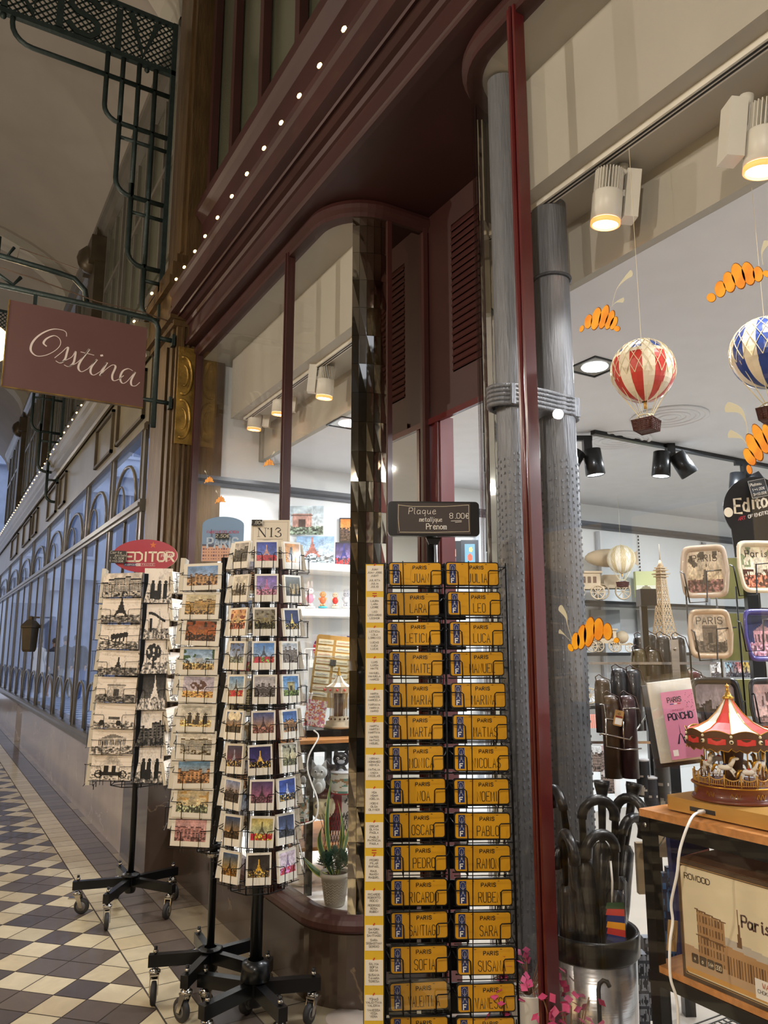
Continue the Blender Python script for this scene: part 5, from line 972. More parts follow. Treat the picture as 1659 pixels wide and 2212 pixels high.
# ---- recessed square lamps and round vents
def downlight(x, y, label):
    t = empty('recessed_downlight', (x, y, 2.646), label=label, cat='ceiling lamp'); m = MB().mat('black_metal')
    for a, b_, c, d in ((-.10, .10, -.10, -.09), (-.10, .10, .09, .10), (-.10, -.09, -.09, .09), (.09, .10, -.09, .09)): m.box(a, b_, c, d, -.006, 0)
    m.build('frame', t); MB().mat('chrome').box(-.09, .09, -.09, .09, -.003, 0).build('reflector', t); MB().mat('lamp_cool').lathe([(0, -.008), (.058, -.008), (.062, -.003)], n=24).build('lamp', t)
downlight(2.56, 2.42, 'bright square recessed lamp left of the red and white balloon'); downlight(1.995, 3.80, 'bright square recessed lamp behind the left pane beside the mirror tiles'); 
for (x, y), lb in (((3.50, 2.77), 'round white ceiling vent behind the red balloon basket'), ((3.62, 3.27), 'fainter round ceiling vent left of the black spot track')):
    m = MB().mat('shop_ceil')
    for r in (.20, .15, .10, .05): m.tube([(r*math.cos(a), r*math.sin(a), 0) for a in np.linspace(0, 2*PI, 32, endpoint=False)], .014, 6, closed=True, flat=.5)
    m.lathe([(0, .0), (.2, .0)], n=24); tag(m.build('ceiling_vent', loc=(x, y, 2.640)), lb, 'vent')
t = empty('black_light_track', (3.33, 3.19, 2.62), label='black ceiling track crossing the shop behind the balloons', cat='light track'); MB().mat('black_metal').box(0, 3.4, -.018, .018, 0, .026).build('rail', t)
def spot_black(p, label, flip=1):
    t = empty('black_spotlight', p, FACE, label, 'spotlight', 'black spotlights in the shop'); m = MB().mat('black_metal'); m.cbox((0, 0, .11), (.10, .03, .03)); m.cbox((.02, 0, .04), (.05, .05, .12)); m.build('adapter', t)
    for sx, tl, nm in ((-.05, .10, 'lamp_head'), (.09, -.55, 'second_head')):
        h = MB().mat('black_metal'); h.M = Matrix.Translation((sx*flip, -.02, -.05)) @ Matrix.Rotation(tl*flip, 4, 'Y'); h.lathe([(0, .09), (.052, .085), (.058, -.07), (.05, -.075)], n=20); o = h.build(nm, t)
        if nm == 'lamp_head': l_ = MB().mat('lamp_cool'); l_.M = h.M; l_.lathe([(0, -.066), (.05, -.07)], n=20); l_.build('lens', o)
P0 = on(1442, 990, 2, 2.55); spot_black(P0, 'black twin spotlight hanging below the track, right of the balloon basket'); P0 = on(1606, 1035, 2, 2.47); spot_black(P0, 'black twin spotlight partly hidden behind the black round sign'); P0 = on(1262, 985, 2, 2.5); spot_black(P0, 'black spotlight half hidden behind the thick grey column', -1)
# ---- hanging balloons
def balloon(p, R_, label, c1_, c2_, cap=None, topz=2.88):
    t = empty('model_balloon', p, .3, label, 'balloon model', 'model hot air balloons')
    e = MB().mat(GLOSSP); n = 32; prof = [(math.sin(a)*R_*(1 if a < PI*.62 else 1), math.cos(a)*R_*(1.02 if a < PI/2 else 1.05)) for a in np.linspace(.02, PI*.97, 22)]
    vs = [(r*math.cos(2*PI*k/n), r*math.sin(2*PI*k/n), z) for r, z in prof for k in range(n)]
    for i in range(21):
        for k in range(n):
            c = c1_ if (k//2) % 2 == 0 else c2_
            if cap and i < 8: c = lc('#eee6d2') if i >= 7 or i < 3 else (cap if (k//2) % 2 == 0 else lc('#eee6d2'))
            b0 = len(e.v); pts = [vs[i*n+k], vs[(i+1)*n+k], vs[(i+1)*n+(k+1) % n], vs[i*n+(k+1) % n]]; e.add(pts, [(0, 1, 2, 3)], True, c)
    e.build('envelope', t)
    nt_ = MB().mat('rope'); N = 22; Rr = R_*1.012
    def sp(a, b_): return (Rr*math.sin(b_)*math.cos(a), Rr*math.sin(b_)*math.sin(a), Rr*1.02*math.cos(b_))
    lv_ = [.12, .36, .60, .84, 1.08, 1.32, 1.58, 1.9]
    for i in range(len(lv_)-1):
        for k in range(N):
            a0 = 2*PI*(k+(.5 if i % 2 else 0))/N
            for s_ in (-.5, .5): nt_.tube([sp(a0, lv_[i]), sp(a0+s_*PI/N, (lv_[i]+lv_[i+1])/2), sp(a0+2*s_*PI/N, lv_[i+1])], .0008*R_/.07, 4)
    for k in range(N//2):
        a0 = 2*PI*(k+.5)*2/N; nt_.tube([sp(a0, 1.9), sp(a0, 2.3), (R_*.22*math.cos(a0), R_*.22*math.sin(a0), -R_*1.5)], .0008*R_/.07, 4)
    nt_.tube([(R_*.22*math.cos(a), R_*.22*math.sin(a), -R_*1.52) for a in np.linspace(0, 2*PI, 14, endpoint=False)], R_*.022, 5, closed=True)
    nt_.ball((0, 0, R_*1.05), R_*.05, 8); nt_.build('net', t)
    m = MB().mat('gold_wood').cyl((0, 0, -R_*1.04), (0, 0, -R_*1.28), R_*.05, 8); m.build('burner', t)
    b_ = MB().mat('wicker'); z1, z0 = -R_*1.66, -R_*2.02; w1, w0 = R_*.33, R_*.29
    b_.add([(-w0, -w0, z0), (w0, -w0, z0), (w0, w0, z0), (-w0, w0, z0), (-w1, -w1, z1), (w1, -w1, z1), (w1, w1, z1), (-w1, w1, z1)], [(3, 2, 1, 0), (0, 1, 5, 4), (1, 2, 6, 5), (2, 3, 7, 6), (3, 0, 4, 7)])
    for k in range(7): z = z0+(z1-z0)*k/6; w_ = w0+(w1-w0)*k/6; b_.tube([(-w_, -w_, z), (w_, -w_, z), (w_, w_, z), (-w_, w_, z)], R_*.028, 5, closed=True)
    for k in range(20): a = k/20*4; s_ = int(a); f = a-s_; x, y = [(-1+2*f, -1), (1, -1+2*f), (1-2*f, 1), (-1, 1-2*f)][s_]; b_.tube([(x*w0*1.02, y*w0*1.02, z0), (x*w1*1.03, y*w1*1.03, z1)], R_*.018, 4)
    b_.build('basket', t)
    rp = MB().mat('rope')
    for x, y in ((-1, -1), (1, -1), (1, 1), (-1, 1)): rp.tube([(x*w1*.9, y*w1*.9, z1), (x*R_*.15, y*R_*.15, -R_*1.52)], R_*.02, 4)
    rp.build('basket_rope', t)
    MB().mat('rope').tube([(0, 0, R_), (0, 0, topz-p[2])], .0007, 4).build('hanging_line', t)
balloon(at(1389, 801, 2.1), 71/FPX*2.08, 'red and cream striped model balloon with wicker basket hanging on a line', lc('#c43c34'), lc('#ece2cc'), lc('#3858a8'))
balloon(at(1657, 762, 1.98), 80/FPX*1.97, 'blue and cream striped model balloon cut by the right photo edge', lc('#23408c'), lc('#e6dcc4'))
balloon(on(1342, 1208, 1, 4.5), .115, 'small pale balloon model far inside above the wooden shelf models', lc('#e4dccb'), lc('#c8b48c'), topz=2.64)
# ---- croissants painted on the window
mat('croissant', '#f08c08', .5, col2='#ffb81c', nscale=18); mat('leaf_paint', '#c9c6b0', .5); mat('croissant_line', '#8a4a10', .6)
LOB = [(393, 660, 13, 26, -25), (438, 612, 24, 52, -12), (490, 592, 29, 82, -14), (543, 580, 27, 88, -16), (583, 600, 24, 72, -20), (610, 622, 20, 50, -22), (632, 660, 20, 20, 10)]
def croissant(cx, cy, s, rot, label, leaves, flip=False, x=1.398, lobes=LOB):
    m = MB().mat('croissant'); ca, sa = math.cos(math.radians(rot)), math.sin(math.radians(rot)); ctr = on(cx, cy, 0, x)
    fx = -1 if flip else 1
    def W(u, v):       # template offsets -> pane
        a = fx*(u-515)*.3189*s; b_ = (v-600)*.3189*s; return on(cx+a*ca-b_*sa, cy+a*sa+b_*ca, 0, x)
    for (lx, ly, rx, ry, a) in lobes:
        a = math.radians(-a); P_ = [W(lx+rx*1.12*math.cos(t_)*math.cos(a)-ry*math.sin(t_)*math.sin(a), ly+rx*1.12*math.cos(t_)*math.sin(a)+ry*math.sin(t_)*math.cos(a)) for t_ in np.linspace(0, 2*PI, 18, endpoint=False)]
        C_ = sum(P_, Vector())/18; L_ = [tuple(p-ctr) for p in P_]; L2 = [(p[0]-.0015, p[1], p[2]) for p in L_]
        m.mat('croissant_line').add(L_, [tuple(range(18))]); m.mat('croissant').add([tuple(Vector(p)*.93+Vector((-.0012, 0, 0))+(C_-ctr)*.07) for p in L_], [tuple(range(18))], False)
    o = m.build('window_croissant', loc=ctr); tag(o, label, 'window painting', 'painted croissants on the window'); 
    for pts, wd in leaves:
        lf = MB().mat('leaf_paint')
        C_ = [on(px, py, 0, x)-ctr for px, py in pts]; P_ = bez([tuple(p) for p in C_], 6); n_ = len(P_); vs = []
        for i, p in enumerate(P_):
            t_ = P_[min(i+1, n_-1)]-P_[max(i-1, 0)]; t_.x = 0; t_.normalize(); nrm = Vector((0, -t_.z, t_.y)); k = i/(n_-1); w_ = 1.4*wd*(.07+.9*max(0, (k-.35)/.65)**1.3*(1 if k < .88 else max(.25, math.sqrt(max(0, 1-((k-.88)/.12)**2))))); vs += [tuple(p+nrm*w_), tuple(p-nrm*w_)]
        lf.add(vs, [(2*i, 2*i+1, 2*i+3, 2*i+2) for i in range(n_-1)]); lf.build('leaf', o)
croissant(1296, 691, 1, 0, 'orange croissant painted on the pane above and left of the red balloon', [([(1322, 660), (1332, 625), (1350, 602), (1366, 588)], .0085), ([(1320, 664), (1332, 652), (1348, 648)], .006)])
croissant(1592, 608, 1.62, -14, 'large orange croissant painted at upper right beside the blue balloon', [([(1648, 572), (1646, 545), (1658, 520)], .008)], lobes=[(395, 640, 18, 20, -35), (440, 615, 22, 36, -15), (483, 595, 24, 46, -3), (527, 580, 26, 58, 2), (570, 580, 25, 52, 0), (608, 592, 20, 34, -8), (645, 600, 18, 14, -40)])
croissant(1640, 962, 1.3, -42, 'orange croissant at the right photo edge below the blue balloon', [([(1616, 958), (1612, 915), (1597, 886), (1566, 879)], .010), ([(1613, 960), (1600, 945), (1573, 936)], .008)])
croissant(1280, 1369, 1.22, -8, 'orange croissant painted low over the grey column', [([(1235, 1380), (1226, 1350), (1222, 1330), (1208, 1310)], .0085), ([(1232, 1384), (1218, 1370), (1207, 1363)], .0055)], True, lobes=[(388, 655, 15, 16, 20), (430, 600, 24, 50, 5), (478, 580, 27, 66, 10), (530, 588, 28, 88, 14), (575, 610, 24, 72, 14), (612, 628, 22, 50, 10), (645, 660, 14, 24, -20)])
for cx, cy, s_, lb in ((580, 1000, .27, 'tiny orange croissant on the left pane, nearest the slim mullion'), (451, 1037, .24, 'tiny orange croissant on the left pane, highest near the pilaster'), (475, 1080, .26, 'tiny orange croissant on the left pane, lowest of three')):
    croissant(cx, cy, s_, -8, lb, [([(cx+3, cy-8), (cx+8, cy-18), (cx+13, cy-24)] if cx > 500 else [(cx-3, cy-8), (cx-6, cy-16), (cx-9, cy-20)], .006)])
# ---- umbrella bin
BD = 2.22; bp = at(1278, 2040, BD); bz = at(1278, 2006, BD).z; br_ = 92/FPX*2.15
t = empty('umbrella_bin', (bp.x, bp.y, .12), label='brushed steel umbrella bin with black rim and cut-out umbrella shapes behind the pane', cat='umbrella stand'); hz = bz-.12
m = MB().mat('steel'); m.lathe([(.0, 0), (br_*.88, 0), (br_*.98, hz*.98), (br_*.95, hz*.98), (br_*.86, .01), (0, .01)], n=40); m.build('body', t)
MB().mat('black_metal').lathe([(br_*1.0, hz-.055), (br_*1.04, hz-.05), (br_*1.05, hz), (br_*1.02, hz+.006), (br_*.93, hz), (br_*.93, hz-.05)], n=40).build('rim', t)
cu = MB().mat('rubber'); rb_ = lambda z: br_*(.88+.10*z/hz)-.001
for ang, z0 in ((-.14, hz*.50), (.30, hz*.20)):
    pts = [(0, 0), (0, .14), (.003, .155), (.012, .163), (.022, .160), (.028, .148)]
    P_ = []
    for u, v in pts: r_ = rb_(z0+v); a = -PI/2-TH+ang+u/r_; P_.append((r_*math.cos(a), r_*math.sin(a), z0+v))
    cu.tube(P_, .0058, 6)
cu.build('cut_out', t)
ur = random.Random(4)
UM = [(1212, 1712, .5, -1, 'J'), (1255, 1730, 1.0, 1, 'J'), (1348, 1765, -.4, 1, 'J'), (1330, 1800, .2, -1, 'J'), (1212, 1790, -.3, 1, 'J'), (1262, 1820, .1, 1, 'J'), (1300, 1685, 0, 0, 'K'), (1370, 1690, 0, 0, 'K'), (1330, 1718, .6, -1, 'J')]
UL = ['farthest left curved', 'tall second-left curved', 'rightmost big curved', 'front right curved', 'front left curved', 'small front middle curved', 'flared knob', 'slanted knob', 'rear right curved']
for i, (px, py, rz, sd, kd) in enumerate(UM):
    a = -PI/2+i*2.4; rr = br_*.55; foot = Vector((bp.x+.03*math.cos(a), bp.y+.03*math.sin(a), .16)); top = at(px, py, BD+ur.uniform(-.07, .06))
    d = top-foot; L_ = d.length; q = d.to_track_quat('Z', 'Y'); t = empty('umbrella', foot, 0, 'umbrella with %s black handle standing in the steel bin' % UL[i], 'umbrella', 'umbrellas in the steel bin'); t.rotation_mode = 'QUATERNION'; t.rotation_quaternion = q @ Euler((0, 0, rz-TH)).to_quaternion()
    m = MB().mat('umbrella_black'); hs = .022
    prof = [(.004, 0), (.014, .03), (.024, L_*.35), (.030, L_*.6), (.024, L_*.78), (.012, L_*.80)]; vs = []
    n = 20
    for r, z in prof:
        for k in range(n): rr_ = r*(1+.14*math.sin(k*PI/2+z*30)); vs.append((rr_*math.cos(2*PI*k/n), rr_*math.sin(2*PI*k/n), z))
    m.add(vs, [(a_*n+k, a_*n+(k+1) % n, (a_+1)*n+(k+1) % n, (a_+1)*n+k) for a_ in range(len(prof)-1) for k in range(n)], True); m.build('canopy', t)
    h = MB().mat('umbrella_black')
    if kd == 'J':
        R_ = .046; h.tube([(0, 0, L_*.78), (0, 0, L_-R_)]+[(sd*(R_-R_*math.cos(x)), 0, L_-R_+R_*math.sin(x)) for x in np.linspace(0, PI*1.08, 12)], [.010]*2+[.0135]*10+[.0145, .0145], 12)
    else: h.lathe([(.008, L_*.75), (.011, L_-.09), (.012, L_-.05), (.022, L_-.012), (.022, L_-.002), (0, L_)], n=18)
    h.build('handle', t)
    w_ = MB().mat('clear_plastic'); w_.lathe([(.034, L_*.30), (.036, L_*.62), (.022, L_*.8)], n=10); w_.build('plastic_sleeve', t)
rq = at(1324, 1990, BD-.045); t = empty('umbrella', (rq.x, rq.y, .2), FACE, 'umbrella with rainbow striped canopy at the front right of the bin', 'umbrella', 'umbrellas in the steel bin')
cols = ['#1c2c6c', '#c8342c', '#f0a020', '#1c2c6c', '#c8342c', '#2c4c2c']; m = MB().mat(PRINT)
z0 = at(1340, 2010, BD-.06).z-.2
for k, c in enumerate(cols): m.add([(-.024, -.022, z0-.02+k*.015), (.024, -.026, z0-.03+k*.017), (.024, -.026, z0-.013+k*.017), (-.020, -.022, z0-.005+k*.015)], [(0, 1, 2, 3)], col=lc(c))
m.lathe([(.012, .0), (.022, z0-.03), (.018, z0+.04), (.006, z0+.085)], n=12, col=lc('#20306c')); m.build('canopy', t)
MB().mat('white_plastic').tube([(-.004, -.01, z0+.05), (.0, -.012, z0+.12), (-.002, -.012, z0+.17)], .003, 6).build('strap', t)
# ---- table with the lit carousel
TX0, TX1, TY0, TY1, TZ = 1.60, 2.15, .35, 1.44, .95
t = empty('display_table', (TX0, TY0, .12), label='wood-topped black steel display table carrying the carousel behind the pane', cat='table'); z0 = .12
MB().mat('wood').box(0, TX1-TX0, 0, TY1-TY0, TZ-z0-.018, TZ-z0).build('tabletop', t)
f = MB().mat('black_metal'); f.box(.004, .03, .0, TY1-TY0, TZ-z0-.055, TZ-z0-.019); f.box(.0, TX1-TX0, TY1-TY0-.03, TY1-TY0-.002, TZ-z0-.055, TZ-z0-.019); f.box(TX1-TX0-.03, TX1-TX0, 0, TY1-TY0, TZ-z0-.055, TZ-z0-.019); f.build('frame', t)
for x, y in ((.004, TY1-TY0-.03), (.52, TY1-TY0-.03), (.004, .0), (.52, 0)): MB().mat('black_metal').box(x, x+.028, y, y+.028, 0, TZ-z0-.019).build('leg', t)
m = MB().mat('wood').box(.006, TX1-TX0-.01, .0, TY1-TY0-.01, .455, .47); m.mat('black_metal').box(.002, .03, 0, TY1-TY0, .425, .454); m.build('shelf', t)
m = MB().mat('mesh_black'); x = .02
for k in range(60): m.tube([(.02, .02+k*.018, .30), (.53, .02+k*.018, .30)], .0018, 4)
for k in range(30): m.tube([(.02+k*.0175, .02, .30), (.02+k*.0175, 1.06, .30)], .0018, 4)
m.build('mesh_shelf', t); m = MB().mat('chrome'); m.cyl((-.002, TY1-TY0-.02, TZ-z0-.036), (-.006, TY1-TY0-.02, TZ-z0-.036), .006, 10); m.build('bolt', t)
gp = MB().mat('gold_wood'); gx, gy = 1.765, 1.225; gp.zprism([(-.125, -.40), (.16, -.40), (.16, .168)]+[(-.125+.0+.02*(1-math.cos(a))*1, .148+.02*math.sin(a)) for a in np.linspace(PI/2, 0, 5)], 0, .032)
o = gp.build('gold_plinth', loc=(gx, gy, TZ+.004)); tag(o, 'flat golden lit plinth under the carousel on the wood table', 'plinth')
m = MB().mat('rubber'); m.box(-.1265, -.124, .02, .09, .008, .018); m.build('socket', o)
cz = TZ+.037; CR = .108
t = empty('musical_carousel', (*at(1578, 1580, 1.98).xy, cz), label='golden toy carousel with red and white striped canopy on the wood table', cat='carousel model'); t.scale = (.87, .87, .87)
m = MB().mat('carousel_brown'); m.lathe([(0, 0), (CR*1.06, 0), (CR*1.08, .004), (CR*1.06, .008), (CR, .010), (CR, .036), (CR*1.05, .040), (CR*1.05, .045), (0, .046)], n=48); m.mat('gold'); 
for k in range(10): a = 2*PI*k/10; m.tube([((CR+.001)*math.cos(a+u), (CR+.001)*math.sin(a+u), .022+.007*math.sin(u*60)) for u in np.linspace(-.12, .12, 14)], .0009, 4)
m.tube([(CR*1.055*math.cos(a), CR*1.055*math.sin(a), .0425) for a in np.linspace(0, 2*PI, 48, endpoint=False)], .0022, 5, closed=True); m.build('base', t)
f = MB().mat('gold_wood')
for k in range(16):
    a0, a1 = 2*PI*k/16, 2*PI*(k+1)/16; p = lambda a, z: (CR*math.cos(a), CR*math.sin(a), z); f.tube([p(a0, .045), p(a0, .078)], .0026, 5)
    f.tube([p(a0, .070), p((a0*3+a1)/4, .064), p((a0+a1)/2, .062), p((a0+3*a1)/4, .064), p(a1, .070)], .0018, 5); f.tube([p(a0, .050), p(a1, .050)], .0014, 4)
    for j in range(1, 7): a = a0+(a1-a0)*j/7; f.tube([p(a, .048), p(a, .063)], .0009, 4)
f.build('fence', t)
c = MB().mat('laser_dark'); c.lathe([(.03, .046), (.026, .09), (.032, .13), (.028, .165)], n=10); 
for k in range(10): a = 2*PI*k/10; c.mat('far_glass').box(0, .001, 0, .001, 0, .001)
c.build('centre_column', t)
CZ = .158; cn = MB(); n = 10; pr_ = [(CR*1.10, CZ+.030), (CR*.84, CZ+.038), (CR*.57, CZ+.054), (CR*.34, CZ+.078), (CR*.17, CZ+.104), (CR*.10, CZ+.117)]
for k in range(n):
    cn.mat('carousel_red' if k % 2 else 'carousel_white'); a0, a1 = 2*PI*k/n, 2*PI*(k+1)/n
    for i in range(5):
        (ra, za), (rb2, zb2) = pr_[i], pr_[i+1]
        S_ = 3
        for j in range(S_):
            b0 = a0+(a1-a0)*j/S_; b1 = a0+(a1-a0)*(j+1)/S_; sag = lambda b__: 1-.03*math.sin(PI*(b__-a0)/(a1-a0)); cn.add([(ra*math.cos(b0)*sag(b0), ra*math.sin(b0)*sag(b0), za), (ra*math.cos(b1)*sag(b1), ra*math.sin(b1)*sag(b1), za), (rb2*math.cos(b1)*sag(b1), rb2*math.sin(b1)*sag(b1), zb2), (rb2*math.cos(b0)*sag(b0), rb2*math.sin(b0)*sag(b0), zb2)], [(0, 1, 2, 3)], True)
cn.build('canopy', t)
rb3 = MB().mat('gold')
for k in range(n): a = 2*PI*k/n; rb3.tube([(r*math.cos(a), r*math.sin(a), z+.001) for r, z in pr_], .0012, 4)
rb3.build('canopy_rib', t)
vl = MB().mat('laser_dark'); K = 10
for k in range(K):
    a0, a1 = 2*PI*k/K, 2*PI*(k+1)/K; R1_ = CR*1.13; top_ = []; bot_ = []
    for j in range(9): b__ = a0+(a1-a0)*j/8; w1 = abs(math.sin(PI*j/8)); top_.append((R1_*math.cos(b__), R1_*math.sin(b__), CZ+.027+.010*w1)); bot_.append((R1_*math.cos(b__), R1_*math.sin(b__), CZ-.012-.006*w1-.004*math.sin(j*2.1)))
    vl.mat('laser_dark').add(top_+bot_, [(j, j+1, 9+j+1, 9+j) for j in range(8)]); vl.mat('gold').tube(top_, .0013, 4); vl.tube(bot_, .0013, 4)
    am_ = (a0+a1)/2; vl.mat('carousel_red'); R3_ = R1_+.0015; vl.add([(R3_*math.cos(am_+u*.2), R3_*math.sin(am_+u*.2), CZ+.008+v*.009) for u, v in ((-1, -.8), (0, -1.1), (1, -.8), (1.0, .8), (0, 1.1), (-1.0, .8))], [(0, 1, 2, 3, 4, 5)])
    vl.mat('rope').ball((R3_*math.cos(a0), R3_*math.sin(a0), CZ+.008), .006, 8); vl.ball((R3_*math.cos(a0), R3_*math.sin(a0), CZ+.022), .004, 8); vl.mat('rubber').ball(((R3_+.005)*math.cos(a0), (R3_+.005)*math.sin(a0), CZ+.008), .003, 6)
vl.mat('laser_dark').lathe([(0, CZ+.03), (CR*1.12, CZ+.03), (CR*1.12, CZ+.028), (0, CZ+.028)], n=40); vl.build('valance', t)
fn_ = MB().mat('gold'); fn_.lathe([(CR*.14, CZ+.117), (CR*.16, CZ+.121), (CR*.10, CZ+.126), (CR*.07, CZ+.133), (.004, CZ+.138)], n=16); fn_.ball((0, 0, CZ+.142), .007, 10, .8, .8, 1.2); fn_.ball((-.004, -.003, CZ+.153), .006, 10, 1.3, .8, .8); fn_.cyl((0, 0, CZ+.138), (.001, 0, CZ+.155), .005, 8, .004); fn_.cyl((.001, .001, CZ+.155), (.002, .002, CZ+.161), .002, 6, .0005); fn_.build('horse_head_finial', t)
for k in range(8):
    a = 2*PI*k/8+.35; x, y = CR*.72*math.cos(a), CR*.72*math.sin(a); MB().mat('gold').tube([(x, y, .046), (x, y, CZ+.02)], .0018, 6).build('pole', t)
    h = MB(); z = .092+.010*math.sin(k*2.3); h.M = Matrix.Translation((x, y, z)) @ Matrix.Rotation(a+PI/2, 4, 'Z') @ Matrix.Scale(.92, 4)
    h.mat('carousel_white'); h.ball((0, 0, 0), .013, 12, 1.7, .62, .72); h.tube([(.015, 0, .004), (.024, 0, .018), (.028, 0, .026)], [.0075, .006, .005], 8); h.ball((.034, 0, .027), .006, 8, 1.4, .7, .8); h.cyl((.028, 0, .031), (.027, 0, .037), .002, 6, .0006)
    for lx, l1, l2 in ((.018, (.028, -.012), (.020, -.020)), (.013, (.021, -.016), (.026, -.027)), (-.018, (-.024, -.014), (-.030, -.028)), (-.014, (-.018, -.016), (-.020, -.030))): h.tube([(lx, .003, -.004), (l1[0], .003, l1[1]), (l2[0], .003, l2[1])], [.005, .0032, .0022], 6)
    h.mat('gold'); h.tube([(-.021, 0, .005), (-.030, 0, .004), (-.036, 0, -.010), (-.042, 0, -.018)], [.003, .0045, .004, .001], 6); h.tube([(.030, 0, .034), (.020, 0, .028), (.013, 0, .012)], [.003, .005, .003], 6); h.mat('carousel_red' if k % 2 else 'navy'); h.ball((0, 0, .007), .007, 8, 1.1, .9, .5); h.build('horse', t)
# cable from the plinth
cb = MB().mat('white_plastic'); p0 = Vector((gx-.128, gy+.05, TZ+.016)); pts = [p0]+[at(px, py, d) for px, py, d in ((1495, 1765, 1.80), (1470, 1830, 1.78), (1462, 1890, 1.78), (1450, 1950, 1.80), (1453, 1990, 1.80), (1447, 2040, 1.79), (1448, 2110, 1.78), (1462, 2160, 1.78), (1466, 2230, 1.78))]
P_ = bez([tuple(p) for p in pts], 6); cb.tube(P_, .0030, 8); cb.cyl(p0+Vector((.006, 0, 0)), p0+Vector((-.016, 0, .001)), .0055, 10); tag(cb.build('white_cable'), 'white cable plugged into the golden plinth and hanging down in front of the table', 'cable')
# ---- wooden cathedral puzzle box on the lower shelf
bx = empty('puzzle_box', (1.608, .785, .5905), label='brown-edged puzzle box picturing a wooden cathedral on the table\'s lower shelf', cat='box'); BW_, BH_ = .555, .262
def cath(U, V, rs):
    V = V/.86
    I = H3('#ddd0b0')*np.ones(U.shape+(3,)); I = put(I, V < .16, H3('#c9974e')); w_ = H3('#a88258'); d_ = H3('#6a4c30')
    I = put(I, (V > .05) & (V < .30) & (V < .30-.10*U), H3('#b89a78')); 
    m = (U > .14) & (U < .40) & (V > .22-.1*U) & (V < .74-.18*U); I = put(I, m, w_); I = put(I, m & ((U*34) % 1 > .55) & ((V*9) % 1 > .3), d_); I = put(I, (U > .12) & (U < .42) & (abs(V-(.46-.1*U)) < .010), d_); I = put(I, (U > .12) & (U < .42) & (abs(V-(.75-.18*U)) < .008), d_)
    m = (U >= .40) & (U < .98) & (V > .14) & (V < .44-.12*(U-.4)); I = put(I, m, w_*1.05); I = put(I, m & ((U*40) % 1 > .5) & (V < .34), d_); m = (U >= .40) & (U < .95) & (V > .44-.12*(U-.4)) & (V < .53-.14*(U-.4)); I = put(I, m, H3('#b8b0a4'))
    I = put(I, (abs(U-.535) < .004+.02*np.clip((.80-V)/.3, 0, 1)**2) & (V > .46) & (V < .86), d_); return I
m = MB().mat(PRINT); m.M = Matrix.Rotation(0, 4, 'Z'); fc_ = lc('#4a3626')
m.box(.0, .30, 0, BW_, 0, BH_, col=fc_); m.mat('laser_dark').box(.003, .297, .003, BW_-.003, BH_, BH_+.0015); m.build('carton', bx)
fp = MB().mat(GLOSSP); fp.prism(rrect(BW_-.022, BH_-.026, .008, 4, BW_/2, BH_/2), -.001, 0, col=lc('#d8c8a4')); fp.art(.012, .016, .275, BH_-.032, 110, 90, cath, 5, y=-.0014)
text(fp, 'ROWOOD', .022, BH_-.040, .012, .0022, .8, lc('#4a3a2c'), y=-.002, gap=.25); text(fp, 'Paris Ca', .168, .155, .024, .0045, .52, lc('#4a3030'), y=-.002, gap=.25); text(fp, 'thedral', .286, .155, .024, .0045, .52, lc('#4a3030'), y=-.002, gap=.25)
for k, s_ in enumerate(('x', 'o', '14+', '330')):
    xx = .026+k*.021; fp.prism(rrect(.018, .020, .003, 2, xx+.012, .050), -.0021, -.0018, col=lc('#4a3a2c')); text(fp, s_ if k > 1 else ('+' if k == 0 else 'o'), xx+.012, .045, .009, .0014, .45, lc('#e8dcc0'), y=-.0026, center=True, gap=.2)
fp.prism([(.19, .02), (.30, .02), (.30, .06), (.19, .06)], -.0021, -.0018, col=lc('#ece8e0')); text(fp, 'WARNING', .208, .044, .010, .002, .6, lc('#c87038'), y=-.0026); text(fp, 'CHOKING', .196, .032, .007, .001, .6, BLK, y=-.0026)
fp.ribbon([(.01, .010), (BW_-.01, .010), (BW_-.01, BH_-.010), (.01, BH_-.010), (.01, .010)], .0014, -.0012, lc('#b8925c'))
o = fp.build('front_print', bx); o.rotation_euler = (0, 0, -PI/2); o.location = (-.0002, BW_, 0)
# ================================================================== MORE GOODS
def pxbox(name, x0, y0, x1, y1, d, thick, label, cat, col=None, fn=None, res=(20, 20), seed=0, az=None, gloss=False, group=None, build=True, roll=0., pitch=0., border=0.):
    if d < 0: d = dY((x0+x1)/2, (y0+y1)/2, -d)
    c = at((x0+x1)/2, (y0+y1)/2, d); w_ = (x1-x0)/FPX*d/math.cos(0); h = (y1-y0)/FPX*d*1.0
    m = MB().mat(GLOSSP if gloss else PRINT); m.box(-w_/2, w_/2, 0, thick, -h/2, h/2, col=lc(col) if col else CREAM)
    if fn: m.art(-w_/2+border*w_, -h/2+border*h, w_*(1-2*border), h*(1-2*border), res[0], res[1], fn, seed, y=-.0006)
    if not build: return m, c, w_, h
    o = m.build(name); o.location = c; o.rotation_euler = Euler((pitch, roll, FACE if az is None else az), 'XYZ'); return tag(o, label, cat, group)
